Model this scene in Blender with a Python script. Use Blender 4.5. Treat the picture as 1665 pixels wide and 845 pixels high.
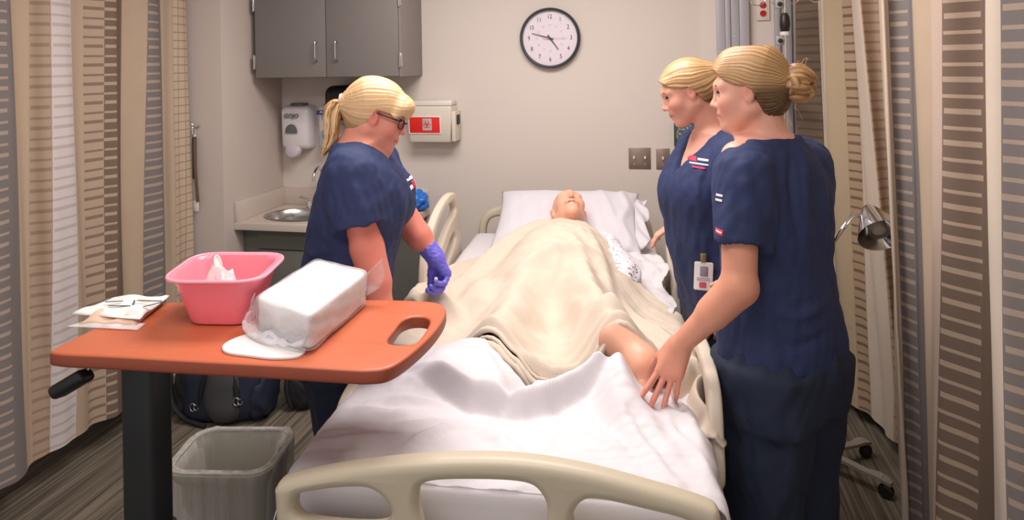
import bpy, bmesh, math, random
import numpy as np
from mathutils import Vector, Matrix

for o in list(bpy.data.objects):
    bpy.data.objects.remove(o)
SC = bpy.context.scene
COL = SC.collection
rng = np.random.default_rng(7)
random.seed(7)

# ------------------------------------------------------------------ camera, world, lights, exposure
CAM_H = 1.68
cd = bpy.data.cameras.new('camera')
cam = bpy.data.objects.new('camera', cd)
COL.objects.link(cam)
cd.sensor_width = 36.0
cd.lens = 1100.0 / 1665.0 * 36.0
cd.shift_y = -(422.5 - 100.0) / 1665.0
cd.clip_start = 0.05
cam.matrix_world = (Matrix.Translation((0, 0, CAM_H)) @ Matrix.Rotation(math.radians(12.3), 4, 'Z')
                    @ Matrix.Rotation(math.radians(90), 4, 'X') @ Matrix.Rotation(math.radians(-1.0), 4, 'Z'))
SC.camera = cam

w = bpy.data.worlds.new('world')
SC.world = w
w.use_nodes = True
w.node_tree.nodes['Background'].inputs[0].default_value = (1.0, 0.95, 0.93, 1)
w.node_tree.nodes['Background'].inputs[1].default_value = 0.52


def area(name, loc, size, power, color, rot=(0, 0, 0)):
    ld = bpy.data.lights.new(name, 'AREA')
    ld.shape = 'RECTANGLE'
    ld.size, ld.size_y = size
    ld.energy = power
    ld.color = color
    o = bpy.data.objects.new(name, ld)
    o.location = loc
    o.rotation_euler = rot
    COL.objects.link(o)
    return o


area('ceiling_troffer_light', (-0.55, 2.25, 2.60), (1.3, 0.7), 35, (1.0, 0.935, 0.90))
area('ceiling_troffer_light', (-0.75, 0.75, 2.60), (1.3, 0.7), 18, (1.0, 0.935, 0.90))

SC.view_settings.view_transform = 'Standard'
SC.view_settings.look = 'None'
SC.view_settings.gamma = 1.0
SC.view_settings.use_curve_mapping = False
SC.view_settings.exposure = 0.33


# ------------------------------------------------------------------ materials
def lin(c):
    return tuple((x / 255 / 12.92) if x / 255 <= 0.04045 else ((x / 255 + 0.055) / 1.055) ** 2.4 for x in c[:3]) + (1.0,)


def mat(name, rgb, rough=0.5, metal=0.0, var=0.06, vscale=12.0, bump=0.0, bscale=200.0, **kw):
    m = bpy.data.materials.new(name)
    m.use_nodes = True
    nt = m.node_tree
    b = nt.nodes['Principled BSDF']
    b.inputs['Roughness'].default_value = rough
    b.inputs['Metallic'].default_value = metal
    for k, v in kw.items():
        b.inputs[k.replace('_', ' ')].default_value = v
    tc = nt.nodes.new('ShaderNodeTexCoord')
    nz = nt.nodes.new('ShaderNodeTexNoise')
    nz.inputs['Scale'].default_value = vscale
    nz.inputs['Detail'].default_value = 4
    nt.links.new(tc.outputs['Object'], nz.inputs['Vector'])
    mx = nt.nodes.new('ShaderNodeMix')
    mx.data_type = 'RGBA'
    c = lin(rgb)
    mx.inputs[6].default_value = tuple(x * (1 - var) for x in c[:3]) + (1,)
    mx.inputs[7].default_value = tuple(min(1, x * (1 + var)) for x in c[:3]) + (1,)
    nt.links.new(nz.outputs['Fac'], mx.inputs[0])
    nt.links.new(mx.outputs[2], b.inputs['Base Color'])
    if bump:
        n2 = nt.nodes.new('ShaderNodeTexNoise')
        n2.inputs['Scale'].default_value = bscale
        n2.inputs['Detail'].default_value = 2
        nt.links.new(tc.outputs['Object'], n2.inputs['Vector'])
        bp = nt.nodes.new('ShaderNodeBump')
        bp.inputs['Strength'].default_value = bump
        bp.inputs['Distance'].default_value = 0.004
        nt.links.new(n2.outputs['Fac'], bp.inputs['Height'])
        nt.links.new(bp.outputs['Normal'], b.inputs['Normal'])
    return m


def film(name, rgb, opacity, rough=0.12, streak=1.0):
    """thin clear plastic: transparent mixed with a glossy skin"""
    m = bpy.data.materials.new(name)
    m.use_nodes = True
    nt = m.node_tree
    b = nt.nodes['Principled BSDF']
    b.inputs['Base Color'].default_value = lin(rgb)
    b.inputs['Roughness'].default_value = rough
    tr = nt.nodes.new('ShaderNodeBsdfTransparent')
    lw = nt.nodes.new('ShaderNodeLayerWeight')
    lw.inputs['Blend'].default_value = 0.3
    tc = nt.nodes.new('ShaderNodeTexCoord')
    nz = nt.nodes.new('ShaderNodeTexNoise')
    nz.inputs['Scale'].default_value = 30
    nz.inputs['Detail'].default_value = 3
    sm = nt.nodes.new('ShaderNodeMapping')
    sm.inputs['Scale'].default_value = (1, 1, streak)
    nt.links.new(tc.outputs['Object'], sm.inputs[0])
    nt.links.new(sm.outputs[0], nz.inputs['Vector'])
    mp = nt.nodes.new('ShaderNodeMapRange')
    mp.inputs[1].default_value = 0.4
    mp.inputs[2].default_value = 0.7
    mp.inputs[3].default_value = opacity * 0.6
    mp.inputs[4].default_value = opacity * 1.5
    nt.links.new(nz.outputs['Fac'], mp.inputs[0])
    ad = nt.nodes.new('ShaderNodeMath')
    ad.operation = 'ADD'
    ad.use_clamp = True
    ml = nt.nodes.new('ShaderNodeMath')
    ml.operation = 'MULTIPLY'
    ml.inputs[1].default_value = 0.5
    nt.links.new(lw.outputs['Fresnel'], ml.inputs[0])
    nt.links.new(mp.outputs[0], ad.inputs[0])
    nt.links.new(ml.outputs[0], ad.inputs[1])
    mix = nt.nodes.new('ShaderNodeMixShader')
    nt.links.new(ad.outputs[0], mix.inputs[0])
    nt.links.new(tr.outputs[0], mix.inputs[1])
    nt.links.new(b.outputs[0], mix.inputs[2])
    nt.links.new(mix.outputs[0], nt.nodes['Material Output'].inputs['Surface'])
    return m


def tint_mat(name, rough=0.5, sss=0.0, bump=0.0, bscale=300.0, var=0.05, spec=0.4, vscale=40.0):
    """base colour from the mesh's own 'tint' attribute (skin, lips, hair streaks)"""
    m = mat(name, (255, 255, 255), rough, var=var, vscale=vscale, bump=bump, bscale=bscale)
    nt = m.node_tree
    b = nt.nodes['Principled BSDF']
    b.inputs['Specular IOR Level'].default_value = spec
    at = nt.nodes.new('ShaderNodeAttribute')
    at.attribute_name = 'tint'
    mx = [n for n in nt.nodes if n.type == 'MIX'][0]
    mul = nt.nodes.new('ShaderNodeMix')
    mul.data_type = 'RGBA'
    mul.blend_type = 'MULTIPLY'
    mul.inputs[0].default_value = 1
    nt.links.new(mx.outputs[2], mul.inputs[6])
    nt.links.new(at.outputs['Color'], mul.inputs[7])
    nt.links.new(mul.outputs[2], b.inputs['Base Color'])
    if sss:
        b.inputs['Subsurface Weight'].default_value = sss
        b.inputs['Subsurface Radius'].default_value = (0.012, 0.005, 0.003)
        b.inputs['Subsurface Scale'].default_value = 0.4
    return m


M = {}
M['wall'] = mat('wall_paint', (214, 203, 195), 0.75, var=0.02, vscale=2, bump=0.05, bscale=350)
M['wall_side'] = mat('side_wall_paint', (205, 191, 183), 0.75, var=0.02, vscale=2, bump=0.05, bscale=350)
M['ceiling'] = mat('ceiling_tile', (225, 222, 216), 0.9)
M['cab'] = mat('grey_laminate', (128, 122, 119), 0.5, var=0.03, vscale=6)
M['cab_dark'] = mat('grey_green_laminate', (104, 105, 98), 0.55, var=0.03)
M['toe'] = mat('dark_toe_kick', (45, 43, 42), 0.7)
M['counter'] = mat('speckled_solid_surface', (205, 192, 181), 0.4, var=0.10, vscale=260)
M['steel'] = mat('brushed_steel', (200, 198, 196), 0.25, 1.0, var=0.05)
M['chrome'] = mat('chrome', (225, 225, 226), 0.12, 1.0, var=0.01)
M['alu'] = mat('satin_aluminium', (172, 169, 174), 0.4, 0.1, var=0.02)
M['white_pl'] = mat('white_plastic', (220, 214, 216), 0.3, var=0.02)
M['offw_pl'] = mat('off_white_plastic', (218, 208, 194), 0.35, var=0.02)
M['black_pl'] = mat('black_plastic', (28, 28, 29), 0.4)
M['dark_pl'] = mat('charcoal_steel', (38, 42, 45), 0.45, var=0.05)
M['grey_pl'] = mat('grey_plastic', (95, 98, 98), 0.4)
M['red'] = mat('red_label', (225, 38, 28), 0.45, var=0.03)
M['red_pl'] = mat('red_receptacle', (190, 25, 35), 0.35)
M['paper'] = mat('white_paper', (232, 228, 226), 0.7, var=0.02)
M['ink'] = mat('black_ink', (38, 38, 42), 0.6)
M['ink_blue'] = mat('blue_ink', (52, 62, 140), 0.6)
M['ink_grey'] = mat('grey_ink', (170, 165, 172), 0.6)
M['ink_pale'] = mat('pale_ink', (198, 190, 198), 0.6)
M['bedpl'] = mat('taupe_bed_plastic', (196, 184, 162), 0.42, var=0.03, vscale=4, bump=0.02, bscale=500)
M['railpl'] = mat('cream_rail_plastic', (214, 201, 184), 0.42, var=0.03, vscale=4)
M['pink'] = mat('pink_basin_plastic', (243, 138, 154), 0.32, var=0.03, Subsurface_Weight=0.15)
M['wood_edge'] = mat('table_edge', (150, 72, 48), 0.45)
M['bin'] = mat('grey_bin_plastic', (164, 158, 143), 0.45)
M['navy_bag'] = mat('navy_nylon', (36, 43, 64), 0.6, bump=0.2, bscale=300)
M['black_bag'] = mat('black_nylon', (30, 31, 34), 0.65, bump=0.2, bscale=300)
M['grey_bag'] = mat('charcoal_nylon', (72, 72, 76), 0.65, bump=0.2, bscale=300)
M['liner'] = film('bin_liner_film', (215, 212, 205), 0.26, 0.18, 0.08)
M['clearbag'] = film('clear_bag_film', (238, 234, 238), 0.22, 0.12)
M['blue'] = mat('blue_nitrile', (40, 120, 215), 0.35, var=0.08, vscale=30)
M['glove'] = mat('violet_nitrile', (112, 104, 208), 0.4, var=0.05)
M['green_dk'] = mat('dark_green_plastic', (50, 62, 55), 0.45)
M['scrub'] = mat('navy_scrub_cloth', (38, 50, 90), 0.8, var=0.10, vscale=14, bump=0.25, bscale=420)
M['trouser'] = mat('navy_trouser_cloth', (29, 39, 62), 0.8, var=0.10, vscale=14, bump=0.25, bscale=420)
M['sheet'] = mat('white_sheet_cloth', (217, 212, 216), 0.75, var=0.02, vscale=8, bump=0.12, bscale=500)
M['pillow'] = mat('white_pillowcase_cloth', (212, 208, 215), 0.75, var=0.02, vscale=8, bump=0.12, bscale=500)
M['blanket'] = mat('cream_blanket_cloth', (214, 198, 181), 0.9, var=0.035, vscale=5, bump=0.35, bscale=420)
M['skin'] = tint_mat('skin', 0.45, sss=0.12, bump=0.05, bscale=500, var=0.05)
M['vinyl'] = tint_mat('manikin_vinyl', 0.38, sss=0.1, var=0.02)
M['hair'] = tint_mat('hair', 0.42, var=0.10, spec=0.5, vscale=60)
M['eye_white'] = mat('eye_white', (225, 215, 210), 0.2)
M['iris'] = mat('iris', (60, 55, 50), 0.2)
M['lash'] = mat('lash_brown', (70, 45, 35), 0.7)
M['brow'] = mat('brow_hair', (165, 125, 90), 0.7)
M['shoe'] = mat('white_shoe', (200, 198, 196), 0.5)
M['lens'] = film('spectacle_lens', (230, 230, 235), 0.10, 0.05)


# ------------------------------------------------------------------ object helpers
def thing(name, label, cat, loc=(0, 0, 0), group=None):
    o = bpy.data.objects.new(name, None)
    o.empty_display_size = 0.1
    o.location = loc
    COL.objects.link(o)
    o['label'] = label
    o['category'] = cat
    if group:
        o['group'] = group
    return o


def origin_of(p):
    v = Vector((0, 0, 0))
    while p is not None:
        v += p.location
        p = p.parent
    return v


def link(name, me, m=None, parent=None, base=None, label=None):
    """me holds world coordinates; the object's origin goes to base (or its parent's origin)"""
    o = bpy.data.objects.new(name, me)
    if m is not None and len(me.materials) == 0:
        me.materials.append(m)
    if parent is not None:
        me.transform(Matrix.Translation(-origin_of(parent)))
        o.parent = parent
    elif base is not None:
        me.transform(Matrix.Translation(-Vector(base)))
        o.location = base
    COL.objects.link(o)
    if label:
        o['label'] = label
    return o


def tag(o, label, cat, group=None):
    o['label'] = label
    o['category'] = cat
    if group:
        o['group'] = group
    return o


def struct(o):
    o['kind'] = 'structure'
    return o


def bm_mesh(bm, smooth=True, angle=40):
    me = bpy.data.meshes.new('m')
    bmesh.ops.recalc_face_normals(bm, faces=bm.faces)
    bm.to_mesh(me)
    bm.free()
    if smooth and len(me.polygons):
        me.polygons.foreach_set('use_smooth', np.ones(len(me.polygons), bool))
        me.set_sharp_from_angle(angle=math.radians(angle))
    return me


def box_bm(bm, lo, hi, bev=0.0, mtx=None, seg=2):
    lo, hi = Vector(lo), Vector(hi)
    r = bmesh.ops.create_cube(bm, size=1.0)
    vs = r['verts']
    for v in vs:
        v.co = Vector((lo[i] + (v.co[i] + 0.5) * (hi[i] - lo[i]) for i in range(3)))
    if bev > 0:
        es = list({e for v in vs for e in v.link_edges})
        rr = bmesh.ops.bevel(bm, geom=es, offset=bev, segments=seg, affect='EDGES', profile=0.5)
        vs = list({v for f in rr['faces'] for v in f.verts} | {v for v in vs if v.is_valid})
    if mtx is not None:
        bmesh.ops.transform(bm, matrix=mtx, verts=vs)
    return vs


def box(name, lo, hi, m, parent=None, bev=0.003, mtx=None, seg=2, label=None):
    bm = bmesh.new()
    box_bm(bm, lo, hi, bev, mtx, seg)
    return link(name, bm_mesh(bm), m, parent, label=label)


def cr(pts, n=8, closed=False):
    """Catmull-Rom through pts"""
    P = np.array(pts, float)
    N = len(P)
    out = []
    rngi = range(N) if closed else range(N - 1)
    for i in rngi:
        if closed:
            p0, p1, p2, p3 = P[(i - 1) % N], P[i], P[(i + 1) % N], P[(i + 2) % N]
        else:
            p1, p2 = P[i], P[i + 1]
            p0 = P[i - 1] if i > 0 else 2 * p1 - p2
            p3 = P[i + 2] if i + 2 < N else 2 * p2 - p1
        for j in range(n):
            t = j / n
            out.append(0.5 * ((2 * p1) + (-p0 + p2) * t + (2 * p0 - 5 * p1 + 4 * p2 - p3) * t * t + (-p0 + 3 * p1 - 3 * p2 + p3) * t ** 3))
    if not closed:
        out.append(P[-1])
    return np.array(out)


def tube_bm(bm, pts, r, seg=10, closed=False, flat=None):
    pts = [Vector(p) for p in pts]
    n = len(pts)
    rs = [r] * n if np.isscalar(r) else list(r)
    rings = []
    up = None
    for i, p in enumerate(pts):
        if closed:
            t = (pts[(i + 1) % n] - pts[i - 1]).normalized()
        else:
            t = (pts[min(i + 1, n - 1)] - pts[max(i - 1, 0)]).normalized()
        if up is None:
            a = Vector((0, 0, 1)) if abs(t.z) < 0.9 else Vector((0, 1, 0))
            up = (a - t * a.dot(t)).normalized()
        else:
            up = (up - t * up.dot(t)).normalized()
        s = t.cross(up)
        ring = []
        for k in range(seg):
            an = 2 * math.pi * k / seg
            ring.append(bm.verts.new(p + (up * math.cos(an) + s * math.sin(an)) * rs[i]))
        rings.append(ring)
    m = n if closed else n - 1
    for i in range(m):
        a, b = rings[i], rings[(i + 1) % n]
        for k in range(seg):
            bm.faces.new((a[k], a[(k + 1) % seg], b[(k + 1) % seg], b[k]))
    if not closed:
        bm.faces.new(rings[0][::-1])
        bm.faces.new(rings[-1])


def tube(name, pts, r, m, parent=None, seg=10, closed=False, label=None):
    bm = bmesh.new()
    tube_bm(bm, pts, r, seg, closed)
    return link(name, bm_mesh(bm, angle=50), m, parent, label=label)


def lathe_bm(bm, prof, mtx, seg=32):
    """profile of (r, z) turned about local z"""
    rings = []
    for r, z in prof:
        if r < 1e-6:
            rings.append([bm.verts.new(mtx @ Vector((0, 0, z)))])
        else:
            rings.append([bm.verts.new(mtx @ Vector((r * math.cos(2 * math.pi * k / seg), r * math.sin(2 * math.pi * k / seg), z))) for k in range(seg)])
    for a, b in zip(rings[:-1], rings[1:]):
        for k in range(seg):
            k2 = (k + 1) % seg
            if len(a) == 1 and len(b) == 1:
                continue
            if len(a) == 1:
                bm.faces.new((a[0], b[k2], b[k]))
            elif len(b) == 1:
                bm.faces.new((a[k], a[k2], b[0]))
            else:
                bm.faces.new((a[k], a[k2], b[k2], b[k]))


def lathe(name, prof, mtx, m, parent=None, seg=32, label=None, angle=35):
    bm = bmesh.new()
    lathe_bm(bm, prof, mtx, seg)
    return link(name, bm_mesh(bm, angle=angle), m, parent, label=label)


def frame(o, x, y, z):
    """matrix with columns x, y, z and origin o"""
    x, y, z = Vector(x).normalized(), Vector(y).normalized(), Vector(z).normalized()
    m = Matrix.Identity(4)
    for i in range(3):
        m[i][0], m[i][1], m[i][2], m[i][3] = x[i], y[i], z[i], o[i]
    return m


def curve_mesh(cu):
    ob = bpy.data.objects.new('tmp', cu)
    COL.objects.link(ob)
    dg = bpy.context.evaluated_depsgraph_get()
    me = bpy.data.meshes.new_from_object(ob.evaluated_get(dg), depsgraph=dg)
    bpy.data.objects.remove(ob)
    bpy.data.curves.remove(cu)
    me.materials.clear()
    return me


def plate(name, outline, holes, half, bev, mtx, m, parent=None, label=None, seg=3):
    """flat moulded plate with holes and rounded edges; outline in local xy, thickness along z"""
    cu = bpy.data.curves.new('c', 'CURVE')
    cu.dimensions = '2D'
    cu.fill_mode = 'BOTH'
    cu.extrude = half - bev
    cu.bevel_depth = bev
    cu.bevel_resolution = seg
    cu.offset = -bev
    for lp in [outline] + list(holes):
        sp = cu.splines.new('POLY')
        sp.points.add(len(lp) - 1)
        for p, q in zip(sp.points, lp):
            p.co = (q[0], q[1], 0, 1)
        sp.use_cyclic_u = True
    me = curve_mesh(cu)
    me.transform(mtx)
    bm = bmesh.new()
    bm.from_mesh(me)
    bmesh.ops.remove_doubles(bm, verts=bm.verts, dist=0.0002)
    bpy.data.meshes.remove(me)
    return link(name, bm_mesh(bm, angle=35), m, parent, label=label)


def text(name, s, size, mtx, m, parent, depth=0.0006, align='CENTER', shear=0.0, bold=0.0, sx=1.0):
    cu = bpy.data.curves.new('t', 'FONT')
    cu.body = s
    cu.size = size
    cu.align_x = align
    cu.align_y = 'CENTER'
    cu.extrude = depth
    cu.shear = shear
    cu.offset = bold
    cu.resolution_u = 3
    me = curve_mesh(cu)
    if sx != 1.0:
        me.transform(Matrix.Diagonal((sx, 1, 1, 1)))
    me.transform(mtx)
    return link(name, me, m, parent)


def rrect(x0, y0, x1, y1, r, n=6):
    out = []
    for cx, cy, a in ((x1 - r, y1 - r, 0), (x0 + r, y1 - r, 90), (x0 + r, y0 + r, 180), (x1 - r, y0 + r, 270)):
        for k in range(n + 1):
            t = math.radians(a + 90 * k / n)
            out.append((cx + r * math.cos(t), cy + r * math.sin(t)))
    return out


def grid_mesh(V, nu, nv, uv=None, closed_u=False, mats=None, smooth=True):
    """V is (nu*nv,3), index i*nv+j"""
    me = bpy.data.meshes.new('g')
    I, J = np.meshgrid(np.arange(nu if closed_u else nu - 1), np.arange(nv - 1), indexing='ij')
    I2 = (I + 1) % nu
    q = np.stack([I * nv + J, I2 * nv + J, I2 * nv + J + 1, I * nv + J + 1], -1).reshape(-1, 4)
    raw_mesh(me, V, q, smooth)
    if uv is not None:
        l = me.uv_layers.new(name='UVMap')
        l.data.foreach_set('uv', np.asarray(uv)[q.ravel()].astype(np.float32).ravel())
    return me


def raw_mesh(me, V, q, smooth=True):
    V = np.asarray(V, np.float32)
    n = len(q)
    me.vertices.add(len(V))
    me.vertices.foreach_set('co', V.ravel())
    me.loops.add(n * 4)
    me.loops.foreach_set('vertex_index', np.asarray(q, np.int32).ravel())
    me.polygons.add(n)
    me.polygons.foreach_set('loop_start', np.arange(n, dtype=np.int32) * 4)
    me.polygons.foreach_set('use_smooth', np.full(n, smooth))
    me.update(calc_edges=True)
    me.validate()


def solidify(me, th):
    """thickness for an open sheet of quads: offset copy along vertex normals, edges walled"""
    n = len(me.vertices)
    V = np.zeros(n * 3, np.float32)
    me.vertices.foreach_get('co', V)
    V = V.reshape(-1, 3).astype(float)
    Q = np.zeros(len(me.loops), np.int32)
    me.loops.foreach_get('vertex_index', Q)
    Q = Q.reshape(-1, 4)
    fn = np.cross(V[Q[:, 2]] - V[Q[:, 0]], V[Q[:, 3]] - V[Q[:, 1]])
    if fn[:, 2].sum() < 0:
        Q = Q[:, ::-1]
        fn = -fn
    N = np.zeros_like(V)
    for i in range(4):
        np.add.at(N, Q[:, i], fn)
    N /= np.linalg.norm(N, axis=1)[:, None] + 1e-12
    E = np.concatenate([Q[:, [0, 1]], Q[:, [1, 2]], Q[:, [2, 3]], Q[:, [3, 0]]])
    key = np.sort(E, 1)
    key = key[:, 0].astype(np.int64) * n + key[:, 1]
    u, inv, cnt = np.unique(key, return_inverse=True, return_counts=True)
    B = E[cnt[inv] == 1]
    W = np.stack([B[:, 1], B[:, 0], B[:, 0] + n, B[:, 1] + n], 1)
    me2 = bpy.data.meshes.new('s')
    raw_mesh(me2, np.concatenate([V, V - N * th]), np.concatenate([Q, Q[:, ::-1] + n, W]))
    for mm in me.materials:
        me2.materials.append(mm)
    return me2


def sst(a, b, x):
    t = np.clip((np.asarray(x, float) - a) / (b - a), 0, 1)
    return t * t * (3 - 2 * t)


_NK = None


def waves(P, amp, lmin, lmax, n=10, seed=1, aniso=(1, 1, 1)):
    """smooth pseudo-noise from sums of sines, cheap on many points"""
    r = np.random.default_rng(seed)
    P = np.asarray(P, float) * np.array(aniso)
    out = np.zeros(len(P))
    wp = np.zeros(len(P))
    for i in range(n):
        d = r.normal(size=3)
        d /= np.linalg.norm(d)
        lam = lmin * (lmax / lmin) ** r.random()
        s = np.sin(P @ d * (2 * math.pi / lam) + r.random() * 6.28 + wp)
        out += s
        wp = 0.6 * s
    return amp * out / math.sqrt(n)
# ------------------------------------------------------------------ the room
WY = 3.69          # back wall plane
struct(box('floor', (-3.6, -0.6, -0.05), (2.2, WY + 0.1, 0.0), None, bev=0)).data.materials.clear()
fl = bpy.data.objects['floor']
mf = mat('striped_carpet', (98, 90, 80), 0.95, var=0.10, vscale=3, bump=0.5, bscale=500)
nt = mf.node_tree
bs = nt.nodes['Principled BSDF']
tc = nt.nodes.new('ShaderNodeTexCoord')
mp = nt.nodes.new('ShaderNodeMapping')
mp.inputs['Scale'].default_value = (70, 1.6, 1)
nz = nt.nodes.new('ShaderNodeTexNoise')
nz.inputs['Scale'].default_value = 1.0
nz.inputs['Detail'].default_value = 5
rp = nt.nodes.new('ShaderNodeValToRGB')
rp.color_ramp.elements[0].position = 0.36
rp.color_ramp.elements[0].color = lin((76, 69, 60))
rp.color_ramp.elements[1].position = 0.66
rp.color_ramp.elements[1].color = lin((134, 122, 106))
nt.links.new(tc.outputs['Object'], mp.inputs[0])
nt.links.new(mp.outputs[0], nz.inputs['Vector'])
nt.links.new(nz.outputs['Fac'], rp.inputs[0])
nt.links.new(rp.outputs[0], bs.inputs['Base Color'])
fl.data.materials.append(mf)

struct(box('ceiling', (-3.6, -0.6, 2.72), (2.2, WY + 0.1, 2.78), M['ceiling'], bev=0))
for (lx, ly) in ((-0.55, 2.25), (-0.75, 0.75)):
    lt = thing('ceiling_light', 'flush white fluorescent ceiling fitting above the bed' if ly > 1 else 'flush white fluorescent ceiling fitting above the near end of the room', 'light', (lx, ly, 2.72))
    bm = bmesh.new()
    for a, b in (((-.64, -.34), (.64, -.30)), ((-.64, .30), (.64, .34)), ((-.64, -.30), (-.60, .30)), ((.60, -.30), (.64, .30))):
        box_bm(bm, (lx + a[0], ly + a[1], 2.69), (lx + b[0], ly + b[1], 2.72), 0.004)
    link('frame', bm_mesh(bm), M['white_pl'], lt)
struct(box('wall_back', (-2.6, WY, 0), (2.2, WY + 0.1, 2.72), M['wall'], bev=0))
struct(box('wall_left', (-3.5, 3.12, 0), (-2.228, WY + 0.02, 2.72), M['wall_side'], bev=0.004))
struct(box('wall_outer', (-3.6, -0.6, 0), (-3.5, WY, 2.72), M['wall_side'], bev=0))
struct(box('wall_right', (1.5, -0.6, 0), (1.6, WY, 2.72), M['wall_side'], bev=0))
struct(box('trim_1', (0.21, WY - 0.012, 0), (1.5, WY + 0.01, 2.72), M['wall'], bev=0.004))
struct(box('baseboard_back', (-1.28, WY - 0.012, 0), (0.2, WY, 0.10), M['toe'], bev=0.003))

# headwall channel, outlet, wall fittings at the right
hw = thing('headwall_channel', 'tall ribbed grey aluminium headwall channel on the back wall', 'panel', (0.36, WY - 0.02, 1.1))
for (x0, x1, dpt) in ((0.292, 0.335, 0.02), (0.335, 0.36, 0.035), (0.36, 0.405, 0.022), (0.405, 0.452, 0.04)):
    box('rail', (x0, WY - 0.012 - dpt, 0.5), (x1, WY - 0.012, 2.6), M['alu'], hw, 0.004)
for z in (1.98, 1.79, 1.60, 1.41):
    lathe('screw', [(0, 0.003), (0.004, 0.003), (0.005, 0)], frame((0.382, WY - 0.034, z), (1, 0, 0), (0, 0, 1), (0, -1, 0)), M['chrome'], hw, 10)
op = thing('outlet_plate', 'pale wall plate with two red emergency receptacles beside the channel', 'outlet', (0.524, WY - 0.02, 1.92))
box('cover', (0.492, WY - 0.022, 1.868), (0.556, WY - 0.012, 1.985), M['offw_pl'], op, 0.003)
for z in (1.946, 1.904):
    r = lathe('receptacle', [(0, 0.004), (0.0155, 0.004), (0.0165, 0)], frame((0.524, WY - 0.022, z), (1, 0, 0), (0, 0, 1), (0, -1, 0)), M['red_pl'], op, 20)
    bm = bmesh.new()
    for dx in (-0.006, 0.006):
        box_bm(bm, (0.524 + dx - 0.001, WY - 0.0275, z + 0.001), (0.524 + dx + 0.001, WY - 0.0255, z + 0.009))
    link('slot', bm_mesh(bm), M['ink'], r)
rl = thing('equipment_rail', 'narrow grey vertical equipment rail behind the chrome pole', 'rail', (0.60, WY - 0.03, 1.0))
box('rail', (0.577, WY - 0.05, 0.4), (0.60, WY - 0.012, 2.6), M['alu'], rl, 0.003)
box('rail', (0.625, WY - 0.03, 0.4), (0.66, WY - 0.012, 2.6), M['alu'], rl, 0.003)

# IV pole
iv = thing('drip_pole', 'slim chrome drip pole with black collar behind the person with the bun', 'pole', (0.573, 3.35, 0.95))
tube('pole', [(0.573, 3.35, 0.95), (0.573, 3.35, 1.99)], 0.010, M['chrome'], iv, 14)
lathe('collar', [(0, 1.885), (0.012, 1.884), (0.021, 1.865), (0.024, 1.83), (0.019, 1.80), (0.016, 1.795), (0, 1.795)], Matrix.Translation((0.573, 3.35, 0)), M['black_pl'], iv, 20)
lathe('ferrule', [(0, 1.797), (0.022, 1.797), (0.023, 1.78), (0, 1.78)], Matrix.Translation((0.573, 3.35, 0)), M['white_pl'], iv, 20)
for z in (1.925, 1.755):
    c = box('clamp', (0.532, 3.335, z - 0.02), (0.566, 3.365, z + 0.022), M['alu'], iv, 0.004)
    lathe('knob', [(0, 0.016), (0.009, 0.015), (0.011, 0), (0, 0)], frame((0.55, 3.335, z), (1, 0, 0), (0, 0, 1), (0, -1, 0)), M['black_pl'], c, 14)
for sx in (-1, 1):
    pts = [(0.573 + sx * (0.008 + 0.028 * (1 - math.cos(a))) * 1.0, 3.35, 1.955 + 0.028 * math.sin(a)) for a in np.linspace(0.6, 5.2, 18)]
    tube('hook', pts, 0.003, M['chrome'], iv, 8)
for z in (1.0, 1.5):
    box('wall_bracket', (0.560, 3.34, z - 0.02), (0.588, WY - 0.045, z + 0.02), M['alu'], iv, 0.004)
# hanging chrome loops from the ceiling hooks
for (x, y, nm) in ((0.448, 3.3, 'chrome hook loop hanging over the red outlets'), (0.674, 3.2, 'chrome hook loop hanging before the brown curtain')):
    an = np.linspace(0, 2 * math.pi, 28, endpoint=False)
    bm = bmesh.new()
    tube_bm(bm, [(x + 0.036 * math.cos(a), y + 0.01 * math.cos(a), 1.955 + 0.036 * math.sin(a)) for a in an], 0.0028, 8, True)
    tube_bm(bm, [(x, y, 1.991), (x, y, 2.72)], 0.0028, 8)
    tag(link('hook_loop', bm_mesh(bm), M['chrome'], base=(x, y, 2.72)), nm, 'hook')

# clock
ck = thing('wall_clock', 'round white wall clock with black frame above the bed', 'clock', (-0.585, WY, 1.805))
CM = frame((-0.585, WY, 1.805), (1, 0, 0), (0, 0, 1), (0, -1, 0))
lathe('frame', [(0.150, 0.0), (0.163, 0.0), (0.167, 0.012), (0.166, 0.034), (0.160, 0.043), (0.153, 0.042), (0.151, 0.03), (0.150, 0.012)], CM, M['dark_pl'], ck, 64)
dial = lathe('dial', [(0, 0.02), (0.152, 0.02), (0.152, 0.012), (0, 0.012)], CM, mat('clock_dial', (226, 214, 222), 0.4, var=0.01), ck, 48)
for h in range(1, 13):
    a = math.radians(90 - 30 * h)
    text('numeral', str(h), 0.034, CM @ Matrix.Translation((0.117 * math.cos(a), 0.117 * math.sin(a), 0.021)), M['ink'], dial, sx=0.8)
    text('inner_numeral', str(h + 12), 0.017, CM @ Matrix.Translation((0.072 * math.cos(a), 0.072 * math.sin(a), 0.021)), M['ink_pale'], dial, sx=0.85)


def hand(name, ang, l0, l1, wd, z, m):
    a = math.radians(90 - ang)
    d, s = Vector((math.cos(a), math.sin(a), 0)), Vector((-math.sin(a), math.cos(a), 0))
    bm = bmesh.new()
    vs = [bm.verts.new(CM @ (d * l + s * w_ + Vector((0, 0, zz)))) for zz in (z, z + 0.0015) for (l, w_) in ((-l0, -wd), (-l0, wd), (l1, wd * 0.5), (l1, -wd * 0.5))]
    for q in ((0, 1, 2, 3), (4, 5, 6, 7), (0, 1, 5, 4), (1, 2, 6, 5), (2, 3, 7, 6), (3, 0, 4, 7)):
        bm.faces.new([vs[i] for i in q])
    link(name, bm_mesh(bm, False), m, ck)


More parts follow.
